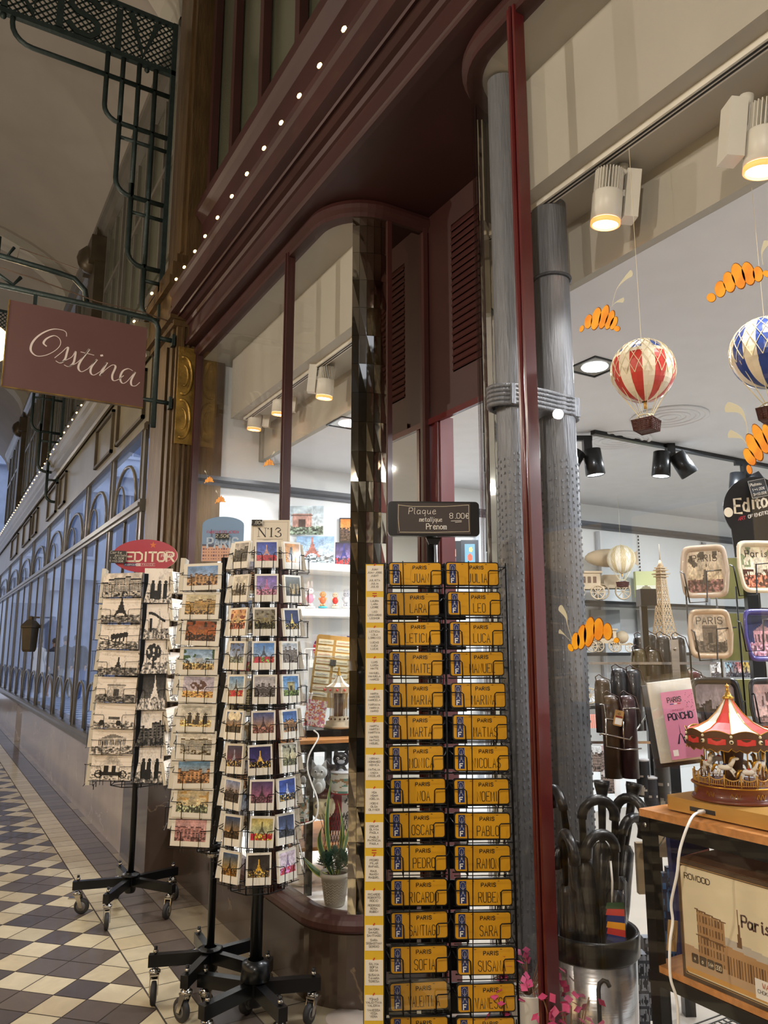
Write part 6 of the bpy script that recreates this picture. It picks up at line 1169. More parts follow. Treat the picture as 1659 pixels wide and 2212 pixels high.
# ---- white shelves on the back wall of the left bay
shelf0 = None
for k, (z, lb) in enumerate(((1.895, 'top'), (1.59, 'middle'), (1.255, 'low'))):
    m = MB().mat('white_plastic').box(0, .85, 0, .32, -.024, .024); o = m.build('shelf', loc=(2.08, 4.62, z)); tag(o, '%s white wall shelf seen through the curved glass of the left bay' % lb, 'shelf', 'white shelves in the left bay')
def archpic(U, V, rs): return pic('arch', '#c8dce8', '#e8eef0', '#6a7a6c', '#c89c90')(U, V, rs)
pxbox('model_pack', 606, 1092, 699, 1156, -4.90, .012, 'puzzle pack with a pink stone arch picture, hung above the top white shelf', 'puzzle', '#dfe6ea', archpic, (36, 26), gloss=True)
pxbox('model_pack', 640, 1158, 722, 1216, -4.84, .012, 'blue sky puzzle pack with a pink lattice tower, on the top white shelf', 'puzzle', '#dfe6ea', pic('tower', '#8ab4e0', '#e4ecf2', '#9aa8b0', '#c08074', cx=.42, h=.75, wtower=.5), (36, 28), gloss=True)
pxbox('framed_picture', 733, 1118, 768, 1172, -4.90, .02, 'dark framed orange sunset city picture above the top white shelf', 'picture', '#2c2c34', pic('city', '#f08a3c', '#f4c48c', '#54402c', '#6a5040'), (20, 28), border=.05)
pxbox('framed_picture', 724, 1171, 762, 1221, -4.80, .015, 'dark framed picture of a colourful night street on the top white shelf', 'picture', '#2c2c34', pic('flowers', '#2c2c5c', '#c0a0d0', '#503c50', '#2c3c8c', n=.9, accent='#e04040'), (24, 28), border=.04)
pxbox('folder', 605, 1097, 621, 1130, -4.88, .02, 'small dark green folder standing at the left of the pink arch pack', 'folder', '#1f3a36')
# toys
def toy(px, py, d, body, trim, label, ears=0, base='#e8e4e0', s=1.):
    p = on(px, py, 1, 4.76); t = empty('toy_figure', p, FACE, label, 'toy', 'little toy figures on the middle shelf'); m = MB().mat(GLOSSP)
    m.ball((0, 0, .045*s), .022*s, 12, 1, .9, 1.15, col=lc(trim)); m.ball((0, 0, .085*s), .022*s, 12, 1, .9, .95, col=lc(body)); 
    for q in (-1, 1): m.ball((q*.022*s, -.005, .055*s), .007*s, 8, 1, 1, 1.6, col=lc(body)); m.ball((q*.01*s, -.008, .012*s), .010*s, 8, 1, 1.3, .9, col=lc(body))
    m.build('figure', t)
    if ears:
        e_ = MB().mat(GLOSSP)
        for q in (-1, 1): e_.ball((q*.010*s, 0, .122*s if ears > 1 else .105*s), .008*s, 8, .7 if ears > 1 else 1.2, .5, 2.4 if ears > 1 else 1.2, col=lc(body))
        e_.build('ear', t)
    f = MB().mat('rubber')
    for q in (-1, 1): f.ball((q*.008*s, -.019*s, .088*s), .0026*s, 6)
    f.build('eye', t); MB().mat(PRINT).lathe([(0, -.008), (.03*s, -.008), (.03*s, .003), (0, .004)], n=20, col=lc(base)).build('stand', t)
toy(669, 1311, 4.95, '#f0e8ea', '#e88aa8', 'white long-eared toy in a pink dress on the middle white shelf', 2, s=1.25); toy(697, 1311, 4.95, '#e0a060', '#d86c3c', 'orange toy figure on a teal base on the middle white shelf', 0, '#38b8c8', 1.0); toy(724, 1311, 4.95, '#e8c8a8', '#d8342c', 'toy figure with red skirt on the middle white shelf', 0, '#e8e0c8', .95); toy(748, 1311, 4.95, '#b8bcc8', '#d0d4dc', 'grey round-eared toy figure nearest the mirror tiles', 1, s=1.05)
toy(651, 1311, 4.95, '#e8c060', '#d0607c', 'small yellow and pink toy at the left end of the shelf', 0, s=.8)
def fan(px, py, d, r, cols, label):
    p = on(px, py, 1, 4.80); m = MB().mat(PRINT); n = 20
    for k in range(n): a0, a1 = 2*PI*k/n, 2*PI*(k+1)/n-.06; m.add([(.1*r*math.cos(a0), -.004, .1*r*math.sin(a0)), (r*math.cos(a0), -.012, r*math.sin(a0)), (r*math.cos(a1), 0, r*math.sin(a1))], [(0, 1, 2)], col=lc(cols[k % len(cols)]))
    m.box(-r*1.05, r*1.05, .003, .006, -r*1.05, r*1.1, col=lc('#c8c8cc')); o = m.build('paper_windmill'); o.location = p; o.rotation_euler = (0, 0, FACE); tag(o, label, 'paper windmill')
fan(703, 1400, 4.9, .085, ['#a83058', '#d84838', '#e8902c', '#6a2c6c', '#c83848'], 'packed red and orange folded windmill on the low white shelf'); fan(748, 1400, 4.9, .085, ['#2c3c8c', '#e8e4e4', '#c02c34', '#dcdce4'], 'packed red, white and blue folded windmill beside the mirror tiles')
m = MB().mat('white_plastic'); 
for a, b_, c, d in ((-.045, .045, 0, .006), (-.045, .045, .104, .11), (-.045, -.040, 0, .11), (.040, .045, 0, .11)): m.box(a, b_, 0, .012, c, d)
m.prism([(-.022, .006), (-.014, .006), (0, .03), (.014, .006), (.022, .006), (.006, .045), (.002, .095), (-.002, .095), (-.006, .045)], .003, .008); o = m.build('square_ornament'); o.location = on(672, 1436, 1, 4.76); o.rotation_euler = (0, 0, FACE); tag(o, 'white square frame holding a small white tower, left on the low shelf', 'ornament')
# ---- table in the left bay with case, board and cards
T2 = on(668, 1602, 2, .95); T2 = Vector((1.80, 3.42, 0)); tc_ = at(668, 1600, 3.45); zt2 = tc_.z
t = empty('display_table', (tc_.x, tc_.y, .0), label='black steel display table with pale wood top in the left bay', cat='table'); W_, Dp = .62, .5
MB().mat('wood').box(-.10, W_, 0, Dp, zt2-.015, zt2).build('tabletop', t); f = MB().mat('black_metal'); f.box(-.10, W_, .002, .03, zt2-.05, zt2-.016); f.box(-.10, -.072, 0, Dp, zt2-.05, zt2-.016); f.build('frame', t)
for x, y in ((-.005, .004), (.14, .22), (W_-.03, .004), (W_-.03, Dp-.03), (-.10, Dp-.03)): MB().mat('black_metal').box(x, x+.028, y, y+.028, 0.02, zt2-.017).build('leg', t)
MB().mat('wood').box(-.06, W_, .01, Dp, .50, .515).build('lower_shelf', t)
t.rotation_euler = (0, 0, FACE+.35)
p = at(706, 1592, 3.62); t = empty('glass_case', (p.x, p.y, zt2), FACE+.25, 'clear display case on a black base holding a tiny carousel, left bay table', 'display case')
MB().mat('black_metal').box(-.10, .13, -.02, .16, .002, .030).build('base', t); ac = MB().mat('acrylic')
for b_ in ((-.09, -.088, -.01, .15), (.12, .122, -.01, .15), (-.088, .12, -.01, -.008), (-.088, .12, .148, .15)): ac.box(*b_, .031, .36)
ac.build('cover', t)
ee = MB().mat('white_plastic')
for x, y in ((-.089, -.009), (.121, -.009)): ee.box(x-.001, x+.001, y-.001, y+.001, .031, .36)
ee.box(-.09, .122, -.0095, -.0085, .358, .36); ee.build('cover_edge', t)
p = at(731, 1574, 3.68); t = empty('small_carousel', (p.x, p.y, zt2+.032), .2, 'small cream laser-cut carousel inside the clear case, left bay', 'carousel model'); r = .062
m = MB().mat('laser_wood'); m.lathe([(0, 0), (r*1.1, 0), (r*1.1, .012), (r*.95, .014), (r*.95, .03), (r*.7, .032), (r*.7, .052), (0, .053)], n=28)
m.mat('laser_dark')
for k in range(12): a = 2*PI*k/12; m.ball((r*.7*math.cos(a), r*.7*math.sin(a), .042), .005, 6)
m.build('base', t); c = MB().mat('laser_dark'); c.cyl((0, 0, .05), (0, 0, .165), r*.35, 12); c.mat('laser_wood')
for k in range(8): a = 2*PI*k/8; c.cyl((r*.62*math.cos(a), r*.62*math.sin(a), .05), (r*.62*math.cos(a), r*.62*math.sin(a), .165), .002, 5)
c.build('column', t); c = MB(); n = 12
for k in range(n):
    a0, a1 = 2*PI*k/n, 2*PI*(k+1)/n; c.mat('carousel_white' if k % 2 else 'laser_wood'); P_ = lambda rr_, a, z: (rr_*math.cos(a), rr_*math.sin(a), z)
    for (ra, za), (rb4, zb4) in (((r*1.05, .185), (r*.5, .205)), ((r*.5, .205), (r*.12, .24))): c.add([P_(ra, a0, za), P_(ra, a1, za), P_(rb4, a1, zb4), P_(rb4, a0, zb4)], [(0, 1, 2, 3)])
    c.mat('laser_wood').add([P_(r*1.08, a0, .160), P_(r*1.08, a1, .160), P_(r*1.06, a1, .188), P_(r*1.06, a0, .188)], [(0, 1, 2, 3)]); c.mat('carousel_red').ball(P_(r*1.09, (a0+a1)/2, .174), .006, 6)
c.build('canopy', t); MB().mat('gold').lathe([(.012, .24), (.004, .26), (.006, .268), (0, .285)], n=8).build('finial', t)
# keyring board leaning
m = MB().mat('gold_wood'); w_, h = .19, .36; m.prism(rrect(w_, h, .015, 4, 0, h/2), 0, .012); 
m.mat(PRINT); rr = random.Random(5)
for r_ in range(9):
    for c_ in range(2):
        x = -.045+c_*.09; z = .06+r_*.033; m.box(x-.038, x+.038, -.003, -.001, z-.012, z+.012, col=lc('#f0e4c0')); m.tube([(x-.03+.01*k, -.006, z-.002+.004*rr.random()) for k in range(7)], .0014, 4, col=lc(rr.choice(['#c88888', '#8898c0', '#b0a890'])))
m.box(-.012, .018, -.008, -.004, .205, .235, col=BLK); o = m.build('keyring_board'); o.location = at(706, 1528, 3.85); o.rotation_euler = Euler((-.25, .10, FACE), 'XYZ'); tag(o, 'leaning pale wooden board hung with rows of small trinkets, left bay', 'display board')
pxbox('greeting_card', 660, 1513, 703, 1568, 3.62, .012, 'leaning card covered in tiny colourful motifs on the left bay table', 'card', '#f0e8dc', lambda U, V, rs: put(put(H3('#f2e8dc')*np.ones(U.shape+(3,)), vnoise(U, V, rs, 16, 20) > .58, H3('#e08050')), vnoise(U, V, rs, 16, 20) < .38, H3('#c87898')), (24, 30), pitch=-.3, roll=.12)
for i in range(4): pxbox('greeting_card', 650+i*6, 1498, 653+i*6, 1524, 3.72, .05, 'thin white card in the upright row behind the motif card, left bay table', 'card', '#f0ece8', group='white cards on edge', roll=.25)
# hanging animal-shaped packs below the table
def catpack(px, py, d, body, face, label, sc=1., tall=False):
    p = at(px, py, d); t = empty('animal_pack', p, FACE, label, 'animal ornament', 'bagged animal ornaments'); m = MB().mat(GLOSSP); r = .035*sc
    m.ball((0, 0, 0), r, 14, 1.05, .35, .9, col=lc(body)); m.ball((0, .0, -r*(1.9 if tall else 1.5)), r, 14, .85, .3, 1.35 if tall else 1., col=lc(body)); m.ball((0, -.008, -r*1.8), r*.55, 12, .9, .3, 1.3, col=lc(face)); m.ball((0, -.006, -.25*r), r*.5, 10, 1.1, .6, .6, col=lc(face))
    m.build('body', t); e_ = MB().mat(GLOSSP)
    for q in (-1, 1): e_.prism([(q*r*.25, r*.7), (q*r*.95, r*.35), (q*r*.85, r*1.5)], -.004, .004, col=lc(body))
    e_.build('ear', t); f = MB().mat('rubber'); w_ = MB().mat('white_plastic')
    for q in (-1, 1): w_.ball((q*r*.4, -r*.34, r*.12), r*.17, 8, 1, .4, 1); f.ball((q*r*.4, -r*.42, r*.12), r*.09, 6, 1, .5, 1)
    w_.build('eye', t); f.build('pupil', t); g_ = MB().mat('acrylic'); g_.box(-r*1.4, r*1.4, -.016, -.0155, -r*3.4, r*1.9); g_.build('bag', t)
catpack(737, 1640, 3.5, '#24242a', '#d8dce8', 'black and white cat ornament in a clear bag under the left bay table', 1.0, True); catpack(689, 1668, 3.45, '#eef0f2', '#f4f4f4', 'white cat ornament in a clear bag under the left bay table', 1.0); catpack(717, 1663, 3.6, '#8c8c94', '#c8c8d0', 'grey koala-like ornament in a clear bag', .8); catpack(656, 1660, 3.4, '#26282c', '#e8e8ec', 'black cat face ornament with wide white eyes, low left of the table leg', .75)
def tin(px, py, d, r, h, fn, label, name='patterned_tin'):
    p = at(px, py, d); m = MB().mat(PRINT); n = 40; rows = 18; U, V = np.meshgrid((np.arange(n)+.5)/n, (np.arange(rows)+.5)/rows); rgb = lin(fn(U, V, np.random.RandomState(7)))
    for j in range(rows):
        for k in range(n):
            a0, a1 = 2*PI*k/n, 2*PI*(k+1)/n; z0_, z1_ = h*j/rows, h*(j+1)/rows; m.add([(r*math.cos(a0), r*math.sin(a0), z0_), (r*math.cos(a1), r*math.sin(a1), z0_), (r*math.cos(a1), r*math.sin(a1), z1_), (r*math.cos(a0), r*math.sin(a0), z1_)], [(0, 1, 2, 3)], col=tuple(rgb[j, k]))
    m.lathe([(r, h), (r*1.02, h), (r*1.02, h+.006), (0, h+.008)], n=n, col=lc('#c8c8cc')); m.lathe([(0, 0), (r, 0)], n=n, col=lc('#b8b8bc')); o = m.build(name, loc=p); tag(o, label, 'tin')
def motif(U, V, rs): I = H3('#d8d8d0')*np.ones(U.shape+(3,)); I = put(I, vnoise(U, V, rs, 14, 8) > .68, H3('#9c7c5c')); I = put(I, vnoise(U, V, rs, 13, 7) < .27, H3('#5c8c84')); return put(I, V < .08, H3('#a82c30'))
tin(742, 1712, 3.5, .056, .085, motif, 'round pale tin with small drawn motifs under the left bay table')
pxbox('red_box', 712, 1715, 770, 1790, 3.55, .15, 'red carton with white panel below the round patterned tin', 'box', '#8c2428', lambda U, V, rs: put(put(H3('#8c2428')*np.ones(U.shape+(3,)), U > .45, H3('#d8d4d0')), (U > .45) & (vnoise(U, V, rs, 16, 16) > .66), H3('#4c4c50')), (20, 24))
p = at(697, 1742, 3.5); t = empty('plush_snowman', p, FACE, 'pale round plush with red cap behind the snake plant leaves', 'plush toy'); MB().mat('rope').ball((0, 0, 0), .055, 16).build('body', t); MB().mat('red_bright').ball((.005, 0, .05), .045, 14, 1, 1, .55).build('cap', t)
f = MB().mat('wheel_grey'); f.ball((-.02, -.048, .01), .010, 8); f.ball((.02, -.048, .018), .010, 8); f.build('eye', t)
tin(652, 1775, 3.45, .03, .10, motif, 'narrow pale mug-like tin low at the left of the table leg')
mp = MB().mat('mesh_black'); 
for k in range(28): mp.tube([(k*.012, 0, 0), (k*.012+.06, 0, .20)], .0014, 4); mp.tube([(k*.012+.06, 0, 0), (k*.012, 0, .20)], .0014, 4)
o = mp.build('mesh_panel'); o.location = at(688, 1868, 3.4); o.rotation_euler = (0, 0, FACE+.3); tag(o, 'black diamond mesh panel behind the potted snake plant', 'mesh panel')
# ---- potted snake plant and succulents
pp_ = on(722, 1957, 2, .330); t = empty('potted_plant', pp_+Vector((.012, .02, 0)), .4, 'snake plant and succulents in a grey chevron pot on the left bay floor', 'potted plant'); h = .125
m = MB().mat('pot_grey'); m.lathe([(0, 0), (.040, 0), (.057, h*.86), (.062, h*.86), (.062, h), (.055, h), (.052, h*.9)], n=36)
for k in range(18):
    a = 2*PI*k/18
    for z_ in np.linspace(.012, .085, 8): r_ = .040+.017*z_/(h*.86)+.0006; r2_ = .040+.017*(z_+.008)/(h*.86)+.0006; m.tube([(r_*math.cos(a), r_*math.sin(a), z_), (r2_*math.cos(a+.17), r2_*math.sin(a+.17), z_+.008), (r_*math.cos(a+.34), r_*math.sin(a+.34), z_)], .0009, 3)
m.build('pot', t); MB().mat('soil').lathe([(0, h*.92), (.053, h*.90)], n=20).build('soil', t)
def blade(m, b0, tip, wid, bow):
    b0, tip = Vector(b0), Vector(tip); n = 10; vs = []; side = (tip-b0).cross(Vector((.3, -1, .1))).normalized()
    for i in range(n+1):
        k = i/n; c = b0.lerp(tip, k)+Vector(bow)*math.sin(PI*k); w_ = wid*(math.sin(PI*min(1, k*.8+.12)))**.8*(1-k**6); vs += [tuple(c-side*w_), tuple(c-side*w_*.72+Vector((0, -.001, 0))), tuple(c+side*w_*.72+Vector((0, -.001, 0))), tuple(c+side*w_)]
    m.mat('leaf_edge').add(vs, [(4*i, 4*i+1, 4*i+5, 4*i+4) for i in range(n)]+[(4*i+2, 4*i+3, 4*i+7, 4*i+6) for i in range(n)], True); m.mat('leaf').add(vs, [(4*i+1, 4*i+2, 4*i+6, 4*i+5) for i in range(n)], True)
R_ = Matrix.Rotation(-(.4), 3, 'Z') @ Matrix.Rotation(-TH, 3, 'Z')
for tip, wd, bow in (((-.018, .02, .50), .021, (-.025, 0, 0)), ((-.055, 0, .30), .026, (-.03, 0, .02)), ((.02, .02, .34), .017, (.01, 0, 0)), ((.06, .01, .30), .020, (.0, 0, .02)), ((-.15, -.01, .20), .018, (.015, 0, -.03)), ((.005, .02, .40), .013, (.03, 0, 0)), ((.075, .0, .36), .020, (.0, 0, .01))):
    m = MB(); blade(m, R_ @ Vector((tip[0]*.2, 0, .11)), R_ @ Vector(tip), wd, R_ @ Vector(bow)); m.build('leaf_blade', t)
def rosette(cx, cy, cz, r, n, ht):
    m = MB().mat('succulent')
    for k in range(n):
        a = k*2.4; el = .2+1.2*k/n; d_ = Vector((math.cos(a)*math.cos(el), math.sin(a)*math.cos(el), math.sin(el)))*r*(1.05-.35*k/n); b0 = Vector((cx, cy, cz+ht*k/n)); s_ = d_.cross(Vector((0, 0, 1))).normalized()*r*.16; tp = b0+d_; md = b0+d_*.6
        m.add([tuple(b0), tuple(md-s_), tuple(tp), tuple(md+s_), tuple(md+Vector((0, 0, -r*.10)))], [(0, 1, 2, 3), (0, 4, 1), (1, 4, 2), (2, 4, 3), (3, 4, 0)])
    m.build('succulent', t)
for dx, cz_, r in ((-.028, .15, .042), (.030, .16, .045), (.0, .175, .04), (-.045, .155, .035), (.045, .145, .034), (.015, .135, .035)): q = R_ @ Vector((dx, -.02, cz_)); rosette(q.x, q.y, q.z, r, 46, .03)
m = MB().mat('white_plastic'); m.cbox((0, 0, .030), (.026, .026, .055)); m.cbox((0, 0, .003), (.10, .075, .005)); m.mat('steel').cbox((0, 0, .063), (.008, .005, .012)); o = m.build('power_plug'); o.location = on(657, 1912, 2, .330)+Vector((.01, .04, 0)); o.rotation_euler = (0, 0, .5); tag(o, 'white power plug block standing on a card on the left bay floor', 'plug')
cb = MB().mat('white_plastic'); P_ = bez([tuple(at(px, py, d)) for px, py, d in ((657, 1885, 3.08), (650, 1840, 3.08), (641, 1790, 3.08), (680, 1770, 3.1), (686, 1730, 3.12), (672, 1690, 3.14), (664, 1660, 3.16), (668, 1630, 3.2), (688, 1592, 3.3), (678, 1578, 3.4))], 6); cb.tube(P_, .0032, 6); tag(cb.build('white_cable'), 'white cable looping from the plug up to the left bay table', 'cable')
# ---- far shelf wall of the shop with wooden models
t = empty('shelf_unit', (3.7, 4.55, 0.05), label='dark wall shelving with wooden puzzle models, far inside behind the grey column', cat='shelving')
for z in (1.743, 1.32, .905): MB().mat('black_metal').box(0, 3.6, .0, .36, z-.075, z-.05).build('shelf_board', t)
for x in (.05, 1.42, 2.9): MB().mat(mat('slot_%d' % int(x*10), '#b8bec6', .4, .4)).box(x, x+.03, .36, .385, .2, 2.35).build('upright', t)
sl = MB().mat('black_metal')
for x in (1.10, 1.98, 2.9):
    for k in range(26): sl.box(x-.006, x+.006, .384, .388, 1.6+k*.032, 1.618+k*.032)
sl.build('slot', t)
def wheelm(m, c, r, n=8, th=.006):
    m.tube([(c[0]+r*math.cos(a), c[1], c[2]+r*math.sin(a)) for a in np.linspace(0, 2*PI, 20, endpoint=False)], th, 5, closed=True)
    for k in range(n): a = 2*PI*k/n; m.tube([c, (c[0]+r*math.cos(a), c[1], c[2]+r*math.sin(a))], th*.6, 4)
def coach(px, py, d, s, label, kind=0):
    d2 = dY(px, py, 4.72); s *= d2/d; p = on(px, py, 1, 4.72); t = empty('wooden_model', p, FACE, label, 'wooden model', 'wooden puzzle models on the shelves')
    b = MB().mat('laser_wood'); b.box(-.09*s, .09*s, -.04*s, .04*s, .06*s, .075*s)
    if kind == 0: b.box(-.05*s, .07*s, -.035*s, .035*s, .075*s, .15*s); b.box(-.07*s, .08*s, -.045*s, .045*s, .15*s, .16*s); b.cyl((-.075*s, 0, .07*s), (-.075*s, 0, .14*s), .014*s, 10)
    if kind == 1: b.ball((0, 0, .22*s), .06*s, 16, 2.1, .9, .8); b.prism([(.09*s, .22*s), (.15*s, .26*s), (.15*s, .18*s)], -.003, .003); b.box(-.04*s, .04*s, -.03*s, .03*s, .075*s, .13*s)
    if kind == 2: b.ball((0, 0, .13*s), .055*s, 14, 1.1, .8, 1); 
    b.build('body', t)
    if kind == 0:
        w_ = MB().mat('laser_dark')
        for x in (-.03, .0, .03): w_.box(x*s, (x+.018)*s, -.037*s, -.035*s, .095*s, .13*s)
        w_.build('window', t)
    for x in (-.06*s, .05*s): m = MB().mat('laser_wood'); wheelm(m, (x, -.045*s, .042*s), .038*s, th=.004*s); m.build('wheel', t)
coach(1268, 1297, 5.35, 1.25, 'wooden tram-like puzzle model on the top dark shelf, next to the column'); coach(1320, 1297, 5.35, 1.35, 'wooden airship-carriage puzzle model on the top dark shelf', 1); coach(1262, 1409, 5.35, .9, 'wooden coach model on the second dark shelf, leftmost', 2); coach(1308, 1409, 5.35, 1.0, 'wooden coach model on the second dark shelf, beside the croissant', 0); coach(1345, 1409, 5.4, .8, 'tiny wooden cart model on the second dark shelf, rightmost', 2)
pxbox('puzzle_box', 1374, 1234, 1428, 1290, -4.75, .06, 'yellow-green horse puzzle box on the top dark shelf', 'box', '#c8cc8c', lambda U, V, rs: put(put(H3('#ced49c')*np.ones(U.shape+(3,)), V < .45, H3('#dfe0cc')), (V < .5) & ((U-.4)**2/.06+(V-.2)**2/.06 < 1), H3('#8c8468')), (24, 24))
pxbox('grey_panel', 1278, 1318, 1340, 1388, -4.85, .02, 'grey board standing at the back of the second dark shelf', 'board', '#8c9498'); pxbox('grey_panel', 1378, 1318, 1430, 1392, -4.85, .02, 'grey board with dark edge right of the post on the second shelf', 'board', '#7c868c')
m = MB().mat('laser_wood'); wheelm(m, (0, 0, .07), .06, 10, .006); m.box(-.06, .06, -.02, .02, -.005, .004); o = m.build('wooden_wheel_model'); o.location = on(1276, 1522, 1, 4.72); o.rotation_euler = (0, 0, FACE); tag(o, 'round wooden wheel model on the lowest dark shelf by the column', 'wooden model')
pxbox('pink_pack', 1270, 1545, 1298, 1572, 4.4, .03, 'small pink striped pack right of the thick grey column', 'pack', '#c86a5c', lambda U, V, rs: put(H3('#c87060')*np.ones(U.shape+(3,)), (U*7) % 1 > .5, H3('#e0b0a0')), (14, 8))
for i, (x0, y0, x1, y1, c1_, c2_, lb) in enumerate(((1280, 1615, 1300, 1665, '#d8dce0', '#5c4c44', 'left'), (1300, 1612, 1325, 1662, '#b8a0a0', '#4c3c3c', 'middle'), (1300, 1664, 1326, 1712, '#c0b8b8', '#54504c', 'lower'))): pxbox('picture_board', x0, y0, x1, y1, 3.6, .012, '%s small greyish picture board between grey column and bottle bags' % lb, 'picture', '#a8a8a8', pic('street', c1_, '#d8d0c8', c2_, '#8c7c74'), (14, 22))
pxbox('white_pillar_panel', 1329, 1600, 1338, 1716, 3.7, .03, 'narrow white upright panel behind the umbrella handles', 'panel', '#e8eaec')
# boxes behind the doorway
pxbox('game_box', 996, 1166, 1034, 1222, -4.75, .05, 'black puzzle box with orange figure seen through the shop doorway', 'box', '#16181f', lambda U, V, rs: put(put(put(H3('#1c2430')*np.ones(U.shape+(3,)), (abs(U-.5) < .3) & (V < .85), H3('#5c8ca0')), (U-.5)**2+(V-.32)**2 < .02, H3('#d05030')), (U-.55)**2+(V-.62)**2 < .01, H3('#e8c070')), (24, 32), gloss=True)
pxbox('game_box', 978, 1168, 997, 1215, -4.80, .05, 'narrow black box left of the orange figure box', 'box', '#14151a'); pxbox('game_box', 955, 1186, 985, 1225, -4.70, .03, 'sunset city puzzle box seen through the doorway beside the black pole', 'box', '#203060', pic('city', '#c87858', '#e8b08c', '#3c2c44', '#5c3c4c'), (20, 24)); pxbox('wall_shelf', 948, 1216, 1040, 1226, -4.70, .25, 'white shelf under the boxes seen through the doorway', 'shelf', '#e4e6e8')
# ---- bottle bags on the wire stand
st_ = at(1408, 1400, 2.52); t = empty('goods_stand', (st_.x, st_.y, .12), FACE, 'dark slotted metal stand carrying bottle bags and packets behind the pane', 'display stand')
m = MB().mat('black_metal').box(-.010, .010, .05, .07, 0, 1.42); m.build('post', t)
for z, x0_, x1_ in ((1.18, -.20, .22), (.93, -.22, .10), (.62, -.06, .15)): MB().mat('steel').box(x0_, x1_, .03, .036, z, z+.008).build('hook_bar', t)
MB().mat('black_metal').box(-.2, .2, -.1, .16, 0, .012).build('base_plate', t); m = MB().mat(mat('clamp_black', '#202224', .4, .3)).box(-.026, .026, .0, .05, 1.37, 1.425); m.build('clamp', t)
m = MB().mat('steel').box(.055, .080, -.02, -.01, .98, 1.26); m.mat('chrome').ball((.068, -.022, 1.23), .006, 8); m.build('hook_plate', t)
bagm = None
BG = [(1317, 1502, 1.25, 2.30, '#43301f', 'front left'), (1353, 1502, 1.25, 2.30, '#3b2427', 'front right'), (1335, 1444, 1.0, 2.45, '#26262a', 'second tier left'), (1366, 1446, 1.0, 2.45, '#2c2c30', 'second tier right'), (1378, 1402, 1.0, 2.58, '#4c4224', 'third tier olive'), (1408, 1404, 1.0, 2.58, '#3a3020', 'third tier brown'), (1382, 1374, .8, 2.7, '#24282a', 'rear tier far left'), (1402, 1369, .9, 2.68, '#1c1d20', 'rear tier left'), (1430, 1373, 1.0, 2.60, '#1b1b1f', 'rear tier middle'), (1463, 1375, 1.0, 2.60, '#17171b', 'rear tier right'), (1300, 1466, .9, 2.5, '#33241c', 'small rear left'), (1497, 1450, .8, 2.65, '#5c1c2c', 'wine red'), (1512, 1462, .8, 2.66, '#2c1c34', 'dark violet')]
for i, (px, py, s_, d, c_, lb) in enumerate(BG):
    p = at(px, py, d); t = empty('bottle_bag', p, FACE, '%s leather-look bottle bag with cord, on the stand above the umbrellas' % lb, 'bottle bag', 'bottle bags on the stand'); L_ = .185*s_; m = MB().mat(mat('bag_%d' % i, c_, .38, noise=.35, nscale=14, bump=.25, bscale=30, coat=.2)); r = .0235
    m.lathe([(0, 0), (r*.55, -.001), (r*.9, -.008), (r, -.02), (r*1.0, -.03), (r*1.06, -.032), (r*1.06, -L_), (0, -L_)], n=24); m.build('pouch', t)
    c = MB().mat('leather'); c.tube([(-r*.8, -.012, -.02), (-r*1.1, -.02, .006), (-r*.6, -.02, .014), (0, -.016, .005), (r*.9, -.014, -.004), (r*1.3, -.022, -.05), (r*1.2, -.03, -.08)], .0018, 5); c.build('cord', t)
    if i == 0:
        k = MB().mat(PRINT); k.M = Matrix.Translation((.013, -.031, -.062)) @ Matrix.Rotation(.22, 4, 'Y'); k.prism(rrect(.026, .044, .004), -.001, .001, col=lc('#b98f58')); k.box(-.009, .011, -.0016, -.0012, -.018, .0, col=lc('#e8e6e2')); k.box(-.009, .011, -.0016, -.0012, .002, .006, col=lc('#8c3028')); k.ribbon([(-.004, .012), (0, .015), (.004, .012), (0, .009), (-.004, .012)], .001, -.0018, BLK); k.build('price_tag', t)
m = MB().mat('chrome'); q = lambda px, py, d=2.27: tuple(at(px, py, d)); m.tube([q(1294, 1521), q(1304, 1522), q(1308, 1552), q(1345, 1558), q(1346, 1530), q(1380, 1530)], .0022, 6); m.tube([q(1346, 1558), q(1348, 1618)], .0022, 6); m.tube([q(1308, 1552), q(1310, 1612), q(1348, 1620), q(1386, 1617)], .0022, 6); m.tube([q(1295, 1587), q(1300, 1585), q(1360, 1598), q(1411, 1526, 2.35)], .0028, 6)
tag(m.build('wire_holder'), 'silver wire holder clasping the two front bottle bags', 'wire holder')
# lower hanging goods right of the bin
for i, (x0, y0, x1, y1, c_, lb) in enumerate(((1378, 1650, 1405, 1720, '#26282c', 'upper black mug-like'), (1420, 1655, 1450, 1760, '#54504c', 'sketch-printed'), (1395, 1690, 1425, 1770, '#33343a', 'dark cylindrical'), (1372, 2035, 1394, 2085, '#24201f', 'black capped'))): 
    tin((x0+x1)/2, y1, 2.5, (x1-x0)/2/FPX*2.5, (y1-y0)/FPX*2.5, (lambda cc: (lambda U, V, rs: put(H3(cc)*np.ones(U.shape+(3,)), (vnoise(U, V, rs, 12, 10) > .6) & (V < .6), H3('#b8b0a4'))))(c_), '%s tumbler hanging among goods behind the umbrella handles' % lb, 'tumbler')
def skb(U, V, rs): I = H3('#8c9098')*np.ones(U.shape+(3,)); I = put(I, vnoise(U, V, rs, 9, 16) > .55, H3('#242830')); return put(I, abs((V*5) % 1-.5) < .12, H3('#3c4048'))
pxbox('canvas_bag', 1376, 2075, 1400, 2212, 2.36, .04, 'grey canvas bag with sketch print standing right of the steel bin', 'bag', '#6c7078', skb, (14, 50)); pxbox('canvas_bag', 1396, 2040, 1416, 2190, 2.45, .03, 'paler canvas bag just behind the sketch printed bag', 'bag', '#7c8088', skb, (12, 44), 3)
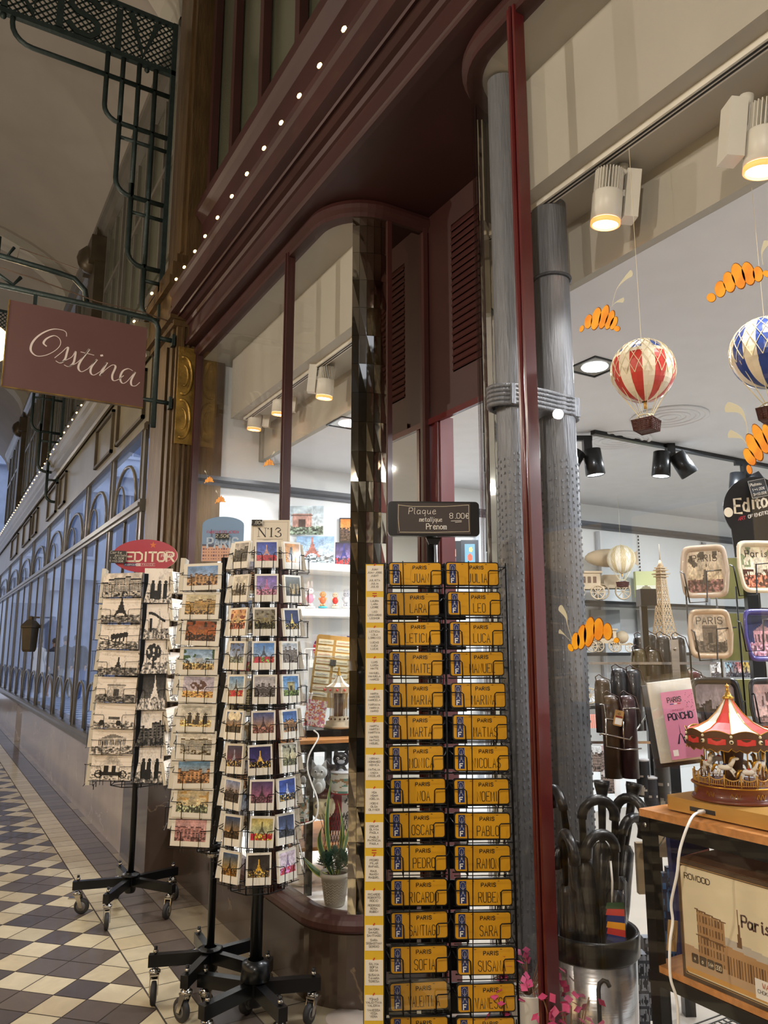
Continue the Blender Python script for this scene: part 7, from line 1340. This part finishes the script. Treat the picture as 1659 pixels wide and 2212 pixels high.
pxbox('kraft_pouch', 1378, 1828, 1396, 1925, 2.4, .02, 'crumpled kraft pouch hanging right of the umbrellas', 'pouch', '#a58f6c'); pxbox('kraft_pouch', 1418, 1790, 1440, 1848, 2.35, .02, 'kraft pouch hanging under the table edge beside a steel rod', 'pouch', '#a8987c'); pxbox('kraft_pouch', 1440, 1785, 1458, 1820, 2.4, .02, 'smaller kraft pouch hanging at the table underside', 'pouch', '#98886c')
m = MB().mat('chrome'); m.cyl(at(1448, 1788, 2.3), at(1419, 1836, 2.3), .0025, 6); tag(m.build('steel_rod'), 'thin steel rod slanting across the kraft pouches under the table', 'rod')
for (x0, y0, x1, y1, sd, lb) in ((1437, 1900, 1470, 2080, 3, 'blue marbled scarf hanging behind the white cable'), (1444, 1880, 1465, 1960, 5, 'dark bottle shape hanging behind the white cable')): pxbox('hanging_scarf', x0, y0, x1, y1, 2.2, .02, lb, 'scarf', '#1c2438', lambda U, V, rs: put(H3('#18203a')*np.ones(U.shape+(3,)), vnoise(U, V, rs, 7, 14) > .6, H3('#34608c')), (14, 30), sd)
m, c, w_, h = pxbox('x', 1443, 1993, 1462, 2050, 1.98, .003, '', '', '#a5814c', build=False); m.ribbon([(-.006, -.002), (0, .006), (.006, -.002), (0, -.01), (-.006, -.002)], .0012, -.0008, lc('#6c4c2c')); o = m.build('kraft_tag'); o.location = c; o.rotation_euler = Euler((0, .12, FACE), 'XYZ'); tag(o, 'kraft paper tag with printed emblem hanging by the white cable', 'tag')
# ---- packets
def packet(x0, y0, x1, y1, d, label, dark=False, roll=-.12):
    c = at((x0+x1)/2, (y0+y1)/2, d); w_ = (x1-x0)/FPX*d; h = (y1-y0)/FPX*d; t = empty('rain_poncho_pack', c, 0, label, 'poncho pack', rot=Euler((0, roll, FACE), 'XYZ'))
    m = MB().mat(mat('poncho_white', '#e6e2da', .45, bump=.3, bscale=18) if not dark else mat('poncho_dark', '#3a3a40', .4)); n = 12; vs = []
    for j in range(n+1):
        for i in range(n+1): u, v = i/n, j/n; b_ = -.012*math.sin(PI*u)**.4*math.sin(PI*v)**.4; vs.append(((u-.5)*w_, b_, (v-.5)*h))
    nn = len(vs); m.add(vs+[(x, .008, z) for x, _, z in vs], [(j*(n+1)+i, j*(n+1)+i+1, (j+1)*(n+1)+i+1, (j+1)*(n+1)+i) for j in range(n) for i in range(n)]+[(nn, nn+n, nn+(n+1)**2-1, nn+n*(n+1))], True); m.add([(-w_/2, 0, -h/2), (w_/2, 0, -h/2), (w_/2, .008, -h/2), (-w_/2, .008, -h/2), (-w_/2, 0, h/2), (w_/2, 0, h/2), (w_/2, .008, h/2), (-w_/2, .008, h/2)], [(0, 1, 2, 3), (4, 5, 6, 7), (0, 4, 7, 3), (1, 2, 6, 5)]); m.build('poncho', t)
    b = MB().mat('acrylic').box(-w_/2-.004, w_/2+.004, -.016, -.0155, -h/2-.004, h/2+.02); b.build('bag', t); return t, w_, h
packet(1402, 1480, 1500, 1648, 2.24, 'dark packed poncho just behind the white poncho packet', True)
t, w_, h = packet(1414, 1474, 1506, 1638, 2.18, 'white packed poncho with pink PARIS PONCHO label hanging behind the pane'); m = MB().mat(PRINT); x0, z0_, W2, H2 = -w_*.30, -h*.46, w_*.74, h*.83
m.add([(x0, -.0175, z0_), (x0+W2, -.0175, z0_), (x0+W2, -.0175, z0_+H2), (x0, -.0175, z0_+H2)], [(0, 1, 2, 3)], col=lc('#d48ab0')); K = lc('#1c1c34'); y_ = -.0180
text(m, 'PARIS', x0+W2*.18, z0_+H2*.84, .0125, .0024, .55, K, y=y_, gap=.25); m.ribbon([(x0+W2*.25, z0_+H2*.81), (x0+W2*.36, z0_+H2*.81)], .0026, y_, lc('#2c3c8c')); m.ribbon([(x0+W2*.36, z0_+H2*.81), (x0+W2*.46, z0_+H2*.81)], .0026, y_, lc('#eeeeee')); m.ribbon([(x0+W2*.46, z0_+H2*.81), (x0+W2*.56, z0_+H2*.81)], .0026, y_, lc('#c03040'))
text(m, 'LIGHTWEIGHT', x0+W2*.22, z0_+H2*.70, .005, .0007, .6, lc('#a03c58'), y=y_, gap=.25); text(m, 'PONCHO', x0+W2*.12, z0_+H2*.58, .0165, .0034, .55, K, y=y_, gap=.28)
tx, tz, th_ = x0+W2*.40, z0_+H2*.22, H2*.30; m.add([(tx-.012, y_, tz), (tx-.007, y_, tz), (tx-.001, y_, tz+th_*.5), (tx, y_, tz+th_), (tx+.001, y_, tz+th_*.5), (tx+.007, y_, tz), (tx+.012, y_, tz), (tx+.004, y_, tz+th_*.45), (tx-.004, y_, tz+th_*.45)], [(0, 1, 2, 8), (2, 3, 4), (4, 5, 6, 7), (8, 2, 4, 7)], col=K)
m.box(x0+W2*.08, x0+W2*.24, y_-.0002, y_, z0_+H2*.05, z0_+H2*.14, col=lc('#eceaea')); rr = random.Random(1)
for k in range(22): u, v = rr.uniform(.72, .97), rr.uniform(.68, .97); m.ball((x0+W2*u, y_, z0_+H2*v), .0009, 5, col=K)
m.build('label', t)
m, c, w_, h = pxbox('x', 1462, 1818, 1540, 2075, 2.12, .03, '', '', '#1c2360', build=False); t = empty('raincoat_pack', c, 0, 'navy packed raincoat with pink label hanging below the wood table top', 'raincoat pack', rot=Euler((0, -.03, FACE), 'XYZ')); m.build('raincoat', t)
m = MB().mat(PRINT); m.add([(-.028, -.001, .075), (w_/2, -.001, .092), (w_/2, -.001, .127), (-.030, -.001, .108)], [(0, 1, 2, 3)], col=lc('#c888a4')); text(m, 'PARIS', .018, .108, .009, .0017, .6, K, y=-.0016, gap=.25); text(m, 'PEVA', -.014, .094, .008, .0012, .6, K, y=-.0016); text(m, 'RAINCOAT', -.018, .082, .008, .0012, .6, K, y=-.0016); m.build('label', t); m = MB().mat('chrome').tube([(.0+.009*math.cos(a), -.002, h/2+.02+.009*math.sin(a)) for a in np.linspace(0, 2*PI, 14, endpoint=False)], .0012, 5, closed=True); m.build('hang_ring', t)
# ---- lattice tower model
p = at(1447, 1545, 3.15); t = empty('tower_model', p, FACE+.42, 'tall pale laser-cut wooden lattice tower model far behind the tray rack', 'wooden model'); Hs = 360/FPX*3.1
def prof_w(z): k = z/Hs; return .112*(1-k)**2.1*.98+.0125 if k < .93 else .010*(1-k)/.07+.002
m = MB().mat('laser_wood'); LV = [0, .05, .10, .15, .20, .245]+list(np.linspace(.29, .90, 15))
for i in range(len(LV)-1):
    z0_, z1_ = LV[i]*Hs/.9*.87, LV[i+1]*Hs/.9*.87; w0, w1 = prof_w(z0_)*.78, prof_w(z1_)*.78
    for q in range(4):
        a = q*PI/2; R4 = Matrix.Rotation(a, 3, 'Z'); P4 = lambda x, y, z: tuple(R4 @ Vector((x, y, z)))
        if LV[i] < .245:   # separate splayed legs
            lw0, lw1 = .030*(1-i*.08), .030*(1-(i+1)*.08)
            for (xa, xb) in ((0, 1),):
                A, B = P4(-w0, -w0, z0_), P4(-w1, -w1, z1_); C_, D_ = P4(-w0+lw0, -w0, z0_), P4(-w1+lw1, -w1, z1_); E_, F_ = P4(-w0, -w0+lw0, z0_), P4(-w1, -w1+lw1, z1_)
                for u, v in ((A, B), (C_, D_), (E_, F_), (A, D_), (C_, B), (A, F_), (E_, B), (B, D_), (B, F_)): m.tube([u, v], .0026, 4)
        else:
            A, B, C_, D_ = P4(-w0, -w0, z0_), P4(w0, -w0, z0_), P4(w1, -w1, z1_), P4(-w1, -w1, z1_)
            N_ = 3; m.tube([A, D_], .0030, 4)
            for j in range(N_):
                u0, u1 = j/N_, (j+1)/N_; L4 = lambda p0, p1, k: tuple(Vector(p0).lerp(Vector(p1), k)); m.tube([L4(A, B, u0), L4(D_, C_, u1)], .0020, 4); m.tube([L4(A, B, u1), L4(D_, C_, u0)], .0020, 4)
            m.tube([D_, C_], .0022, 4)
m.build('lattice', t)
m = MB().mat('laser_wood')
for k, e_ in ((.245, .006), (.262, .010), (.28, .004), (.845, .009), (.862, .014), (.885, .010), (.90, .006)): z = k*Hs/.9*.87; w_ = prof_w(z)*.78+e_; m.box(-w_, w_, -w_, w_, z, z+.0045)
z = .90*Hs/.9*.87; m.cyl((0, 0, z), (0, 0, z+.035), .016, 8, .004); m.cyl((0, 0, z+.03), (0, 0, Hs*1.02), .0025, 6, .0008); m.build('platform', t)
m = MB().mat('black_metal').box(-.2, .2, -.2, .2, -.04, 0); m.box(-.02, .02, -.02, .02, -(p.z-.0), -.04); o = m.build('pedestal', loc=p, rotz=FACE); tag(o, 'black pedestal under the wooden lattice tower model', 'pedestal')
# ---- serving tray rack with round sign
st_ = at(1632, 1400, 2.45); t = empty('tray_rack', (st_.x, st_.y, .12), FACE, 'black wire rack of picture trays under a round black sign, right edge', 'display stand')
MB().mat('black_metal').box(-.018, .018, -.012, .012, 0, 1.75).build('pole', t); m = MB().mat('black_wire'); 
for px in (1490, 1556, 1600, 1650):
    q = at(px, 1400, 2.36)-Vector((st_.x, st_.y, 0)); q = Matrix.Rotation(-FACE, 3, 'Z') @ q; m.tube([(q.x, q.y, .95), (q.x, q.y, 1.42)], .0028, 5)
m.build('wire_frame', t)
def tray(x0, y0, x1, y1, d, az, rimc, fn, label, n=1, seed=0, txt=None):
    c = at((x0+x1)/2, (y0+y1)/2, d); h = (y1-y0)/FPX*d; w_ = h*.80; t = empty('serving_tray', c, 0, label, 'tray', 'picture trays in the wire rack', rot=Euler((-.12, 0, FACE+az), 'XYZ'))
    def outline(s_, n=28):
        P_ = []
        for i in range(n): a = 2*PI*i/n; x = math.copysign(abs(math.cos(a))**.32, math.cos(a))*w_/2; z = math.copysign(abs(math.sin(a))**.32, math.sin(a))*h/2; x *= 1+.08*math.cos(PI*z/h)**4; P_.append((x*s_, z*s_))
        return P_
    for k in range(n):
        m = MB().mat(GLOSSP); O, I_, J_ = outline(1), outline(.86), outline(.80); N_ = len(O); y0_ = k*.006
        vs = [(x, y0_-.004, z) for x, z in O]+[(x, y0_-.005, z) for x, z in I_]+[(x, y0_+.008, z) for x, z in J_]+[(x, y0_, z) for x, z in O]
        fs = [(i, (i+1) % N_, N_+(i+1) % N_, N_+i) for i in range(N_)]+[(N_+i, N_+(i+1) % N_, 2*N_+(i+1) % N_, 2*N_+i) for i in range(N_)]+[(3*N_+i, 3*N_+(i+1) % N_, (i+1) % N_, i) for i in range(N_)]
        m.add(vs, fs, True, col=lc(rimc)); m.add([(x, y0_+.008, z) for x, z in J_], [tuple(range(N_))], col=lc(rimc))
        if k == 0:
            m.art(-w_*.385, -h*.385, w_*.77, h*.77, 30, 36, fn, seed, y=.0072)
            if txt: text(m, txt, 0, h*.20, .020, .0026, .6, lc('#2c2424'), y=.0066, center=True)
            m.build('tray_dish', t)
        else: m.build('stacked_tray', t)
    return t, w_, h
tray(1487, 1176, 1556, 1292, 2.34, -.55, '#c8b8a8', pic('towers', '#c8c0b4', '#e0c8a0', '#6a4a48', '#4c4644', n=.8, h=.6, wtower=.3), 'brownish tray with evening city picture, upper left of the tray rack', 2, 3, 'PARIS')
tray(1592, 1166, 1690, 1282, 2.34, .05, '#e0d6bc', pic('garden', '#e8dcc0', '#ece0c8', '#a8644c', '#8c9470'), 'cream wavy-edged tray with lamp post picture, upper right of the rack', 1, 4, 'Paris')
t5, w_, h = tray(1497, 1316, 1572, 1420, 2.32, -.30, '#c8b49c', pic('arch', '#cfc4b4', '#d8cbb8', '#4c443c', '#6c6054', n=.7), 'beige tray stack with sketched monument picture, middle left of the rack', 5, 5, 'PARIS')
t6, w_, h = tray(1606, 1316, 1700, 1428, 2.32, .12, '#4c4690', pic('opera', '#15183c', '#3c4490', '#c88ca0', '#d8a0a8'), 'violet tray with fireworks over pink domes, middle right of the rack', 1, 6)
tray(1508, 1466, 1588, 1590, 2.30, -.2, '#1c1c20', pic('city', '#8c8490', '#b0a8ac', '#2c2428', '#3c3438'), 'black-rimmed tray stack with grey city picture, above the carousel', 4, 7)
tray(1620, 1466, 1720, 1590, 2.30, .15, '#18181c', pic('tree', '#c8a8a8', '#d8b8b0', '#604c48', '#5c4038'), 'black-rimmed tray with pink river picture, right photo edge', 1, 8)
for (x0, y0, x1, y1, lb) in ((1545, 1205, 1610, 1292, 'upper'), (1565, 1326, 1618, 1425, 'middle'), (1580, 1470, 1640, 1545, 'lower')): pxbox('olive_carton', x0, y0, x1, y1, 2.52, .05, '%s olive green carton standing behind the trays' % lb, 'box', '#77743f')
for (x0, y0) in ((1478, 1240), (1500, 1365), (1600, 1345), (1585, 1225), (1630, 1500), (1520, 1525)):
    m = MB().mat('black_wire'); q = lambda dx, dy, dd=2.27: tuple(at(x0+dx, y0+dy, dd)); m.tube([q(-8, -5, 2.36), q(0, 0), q(12, 62), q(50, 60), q(48, -6), q(90, -10, 2.34)], .0024, 5); tag(m.build('wire_pocket'), 'black wire pocket holding a picture tray in the rack at right', 'wire holder', 'wire pockets of the tray rack')
m = MB().mat('printed_gloss'); R5 = 72/FPX*2.42; m.prism([(R5*.93*math.cos(a), R5*math.sin(a)) for a in np.linspace(0, 2*PI, 48, endpoint=False)], -.003, .003, col=lc('#1d1e21')); m.prism([(-R5*.7, -R5*1.45), (R5*.6, -R5*1.45), (R5*.7, -R5*.5), (-R5*.75, -R5*.5)], -.0028, .0028, col=lc('#1d1e21'))
W_ = lc('#e8e0cc'); m.prism([(-R5*.79+R5*.13*math.cos(a), -R5*.08+R5*.15*math.sin(a)) for a in np.linspace(0, 2*PI, 24, endpoint=False)], -.0038, -.003, col=W_)
sl_ = .22
text(m, 'E', -R5*.60, R5*.02, .046, .0075, .42, W_, y=-.004, rise=sl_); text(m, 'd', -R5*.60+.026, R5*.02, .044, .0070, .42, W_, y=-.004, rise=sl_); m.ribbon([(-R5*.60+.056, R5*.02+.0), (-R5*.60+.056, R5*.02+.026)], .0068, -.004, W_); text(m, 't', -R5*.60+.064, R5*.01, .042, .0066, .36, W_, y=-.004, rise=sl_); text(m, 'o', -R5*.60+.082, R5*.02, .042, .0070, .44, W_, y=-.004, rise=sl_); text(m, 'r', -R5*.60+.108, R5*.02, .042, .0066, .40, W_, y=-.004, rise=sl_)
text(m, 'ART', -R5*.52, -R5*.22, .010, .0018, .6, lc('#c84050'), y=-.004, rise=sl_, gap=.25); text(m, 'OF EMOTION', -R5*.52+.030, -R5*.22, .010, .0020, .6, lc('#e8e4dc'), y=-.004, rise=sl_, gap=.25)
m.ribbon([(-.008, .038), (-.002, .046), (.008, .048)], .0016, -.004, lc('#c84050')); m.ribbon([(.012, .046), (.020, .048), (.022, .043)], .0022, -.004, lc('#c84050'))
o = m.build('round_sign'); o.location = at(1632, 1100, 2.40); o.rotation_euler = (0, 0, FACE-.15); tag(o, 'round black sign with cream Editor lettering above the picture trays', 'sign')
c = MB().mat(PRINT); c.M = Matrix.Rotation(-.18, 4, 'Y'); c.prism(rrect(.055, .060, .001), -.001, .001, col=lc('#26282a')); w2 = lc('#e0dcd0'); c.ribbon([(-.026, -.028), (.026, -.028), (.026, .028), (-.026, .028), (-.026, -.028)], .0010, -.0015, w2); text(c, 'Plateau', -.022, .010, .009, .0013, .5, w2, y=-.0015, gap=.2); text(c, '1>4.00@', -.020, -.006, .008, .0012, .55, w2, y=-.0015); text(c, '3>10.00@', -.020, -.021, .008, .0012, .5, w2, y=-.0015)
o = c.build('price_card'); o.location = at(1638, 1055, 2.385); o.rotation_euler = (0, 0, FACE-.1); tag(o, 'chalk price card leaning on the top of the round black sign', 'price card')
for i, (px, c_) in enumerate(((1547, '#d8dce0'), (1578, '#7ca8c0'), (1592, '#c86c6c'), (1612, '#c8a440'))): pxbox('magnet_card', px-11, 1431, px+11, 1462, 3.0, .01, ('white', 'blue', 'red', 'yellow')[i]+' picture magnet in the far row between the trays', 'magnet', '#c0c0c0', pic('towers', c_, '#e0dcd8', '#4c4c54', '#4c3c3c', n=.9), (12, 14), i, group='picture magnets')
# ---- pink potted plant at the foot of the mullion
p = at(1143, 2140, 2.16); t = empty('potted_plant', (p.x, p.y, .12), 0, 'dry pink-leaved plant in a white pot at the foot of the red mullion', 'potted plant'); z_ = p.z-.12; MB().mat('white_plastic').lathe([(0, 0), (.035, 0), (.048, z_), (.050, z_+.004), (.044, z_)], n=28).build('pot', t)
rr = random.Random(11); tw = MB().mat('twig'); lf = MB().mat('pink_leaf')
for k in range(26):
    a = rr.uniform(0, 2*PI); L_ = rr.uniform(.05, .13); e_ = Vector((math.cos(a)*L_*1.0, math.sin(a)*L_*.6, z_+rr.uniform(-.05, .09))); tw.tube([(0, 0, z_-.01), tuple(e_*.5+Vector((0, 0, z_*.5+.03))), tuple(e_)], .0014, 4)
    for j in range(3):
        c_ = e_+Vector((rr.uniform(-.02, .02), rr.uniform(-.02, .02), rr.uniform(-.02, .02))); d_ = Vector((rr.uniform(-1, 1), rr.uniform(-1, 1), rr.uniform(-1, .6))).normalized()*.024; s_ = d_.cross(Vector((rr.uniform(-1, 1), rr.uniform(-1, 1), 1))).normalized()*.011; lf.add([tuple(c_), tuple(c_+d_*.5+s_), tuple(c_+d_), tuple(c_+d_*.5-s_)], [(0, 1, 2), (0, 2, 3)])
tw.build('twig', t); lf.build('foliage', t)
p = at(1225, 2190, 2.06); t2 = empty('fallen_branch', (p.x, p.y, .12), 0, 'pink leafy branch lying against the steel umbrella bin', 'branch'); tw = MB().mat('twig'); lf = MB().mat('pink_leaf')
for k in range(14):
    a = rr.uniform(0, 2*PI); e_ = Vector((math.cos(a)*.07, math.sin(a)*.03, p.z-.12+rr.uniform(-.04, .06))); tw.tube([(0, 0, 0), (e_.x*.4, e_.y*.4, e_.z*.7), tuple(e_)], .0016, 4)
    for j in range(3):
        c_ = e_+Vector((rr.uniform(-.02, .02), rr.uniform(-.02, .02), rr.uniform(-.02, .02))); d_ = Vector((rr.uniform(-1, 1), rr.uniform(-1, 1), rr.uniform(-1, .6))).normalized()*.026; s_ = d_.cross(Vector((rr.uniform(-1, 1), rr.uniform(-1, 1), 1))).normalized()*.012; lf.add([tuple(c_), tuple(c_+d_*.5+s_), tuple(c_+d_), tuple(c_+d_*.5-s_)], [(0, 1, 2), (0, 2, 3)])
tw.build('twig', t2); lf.build('foliage', t2)
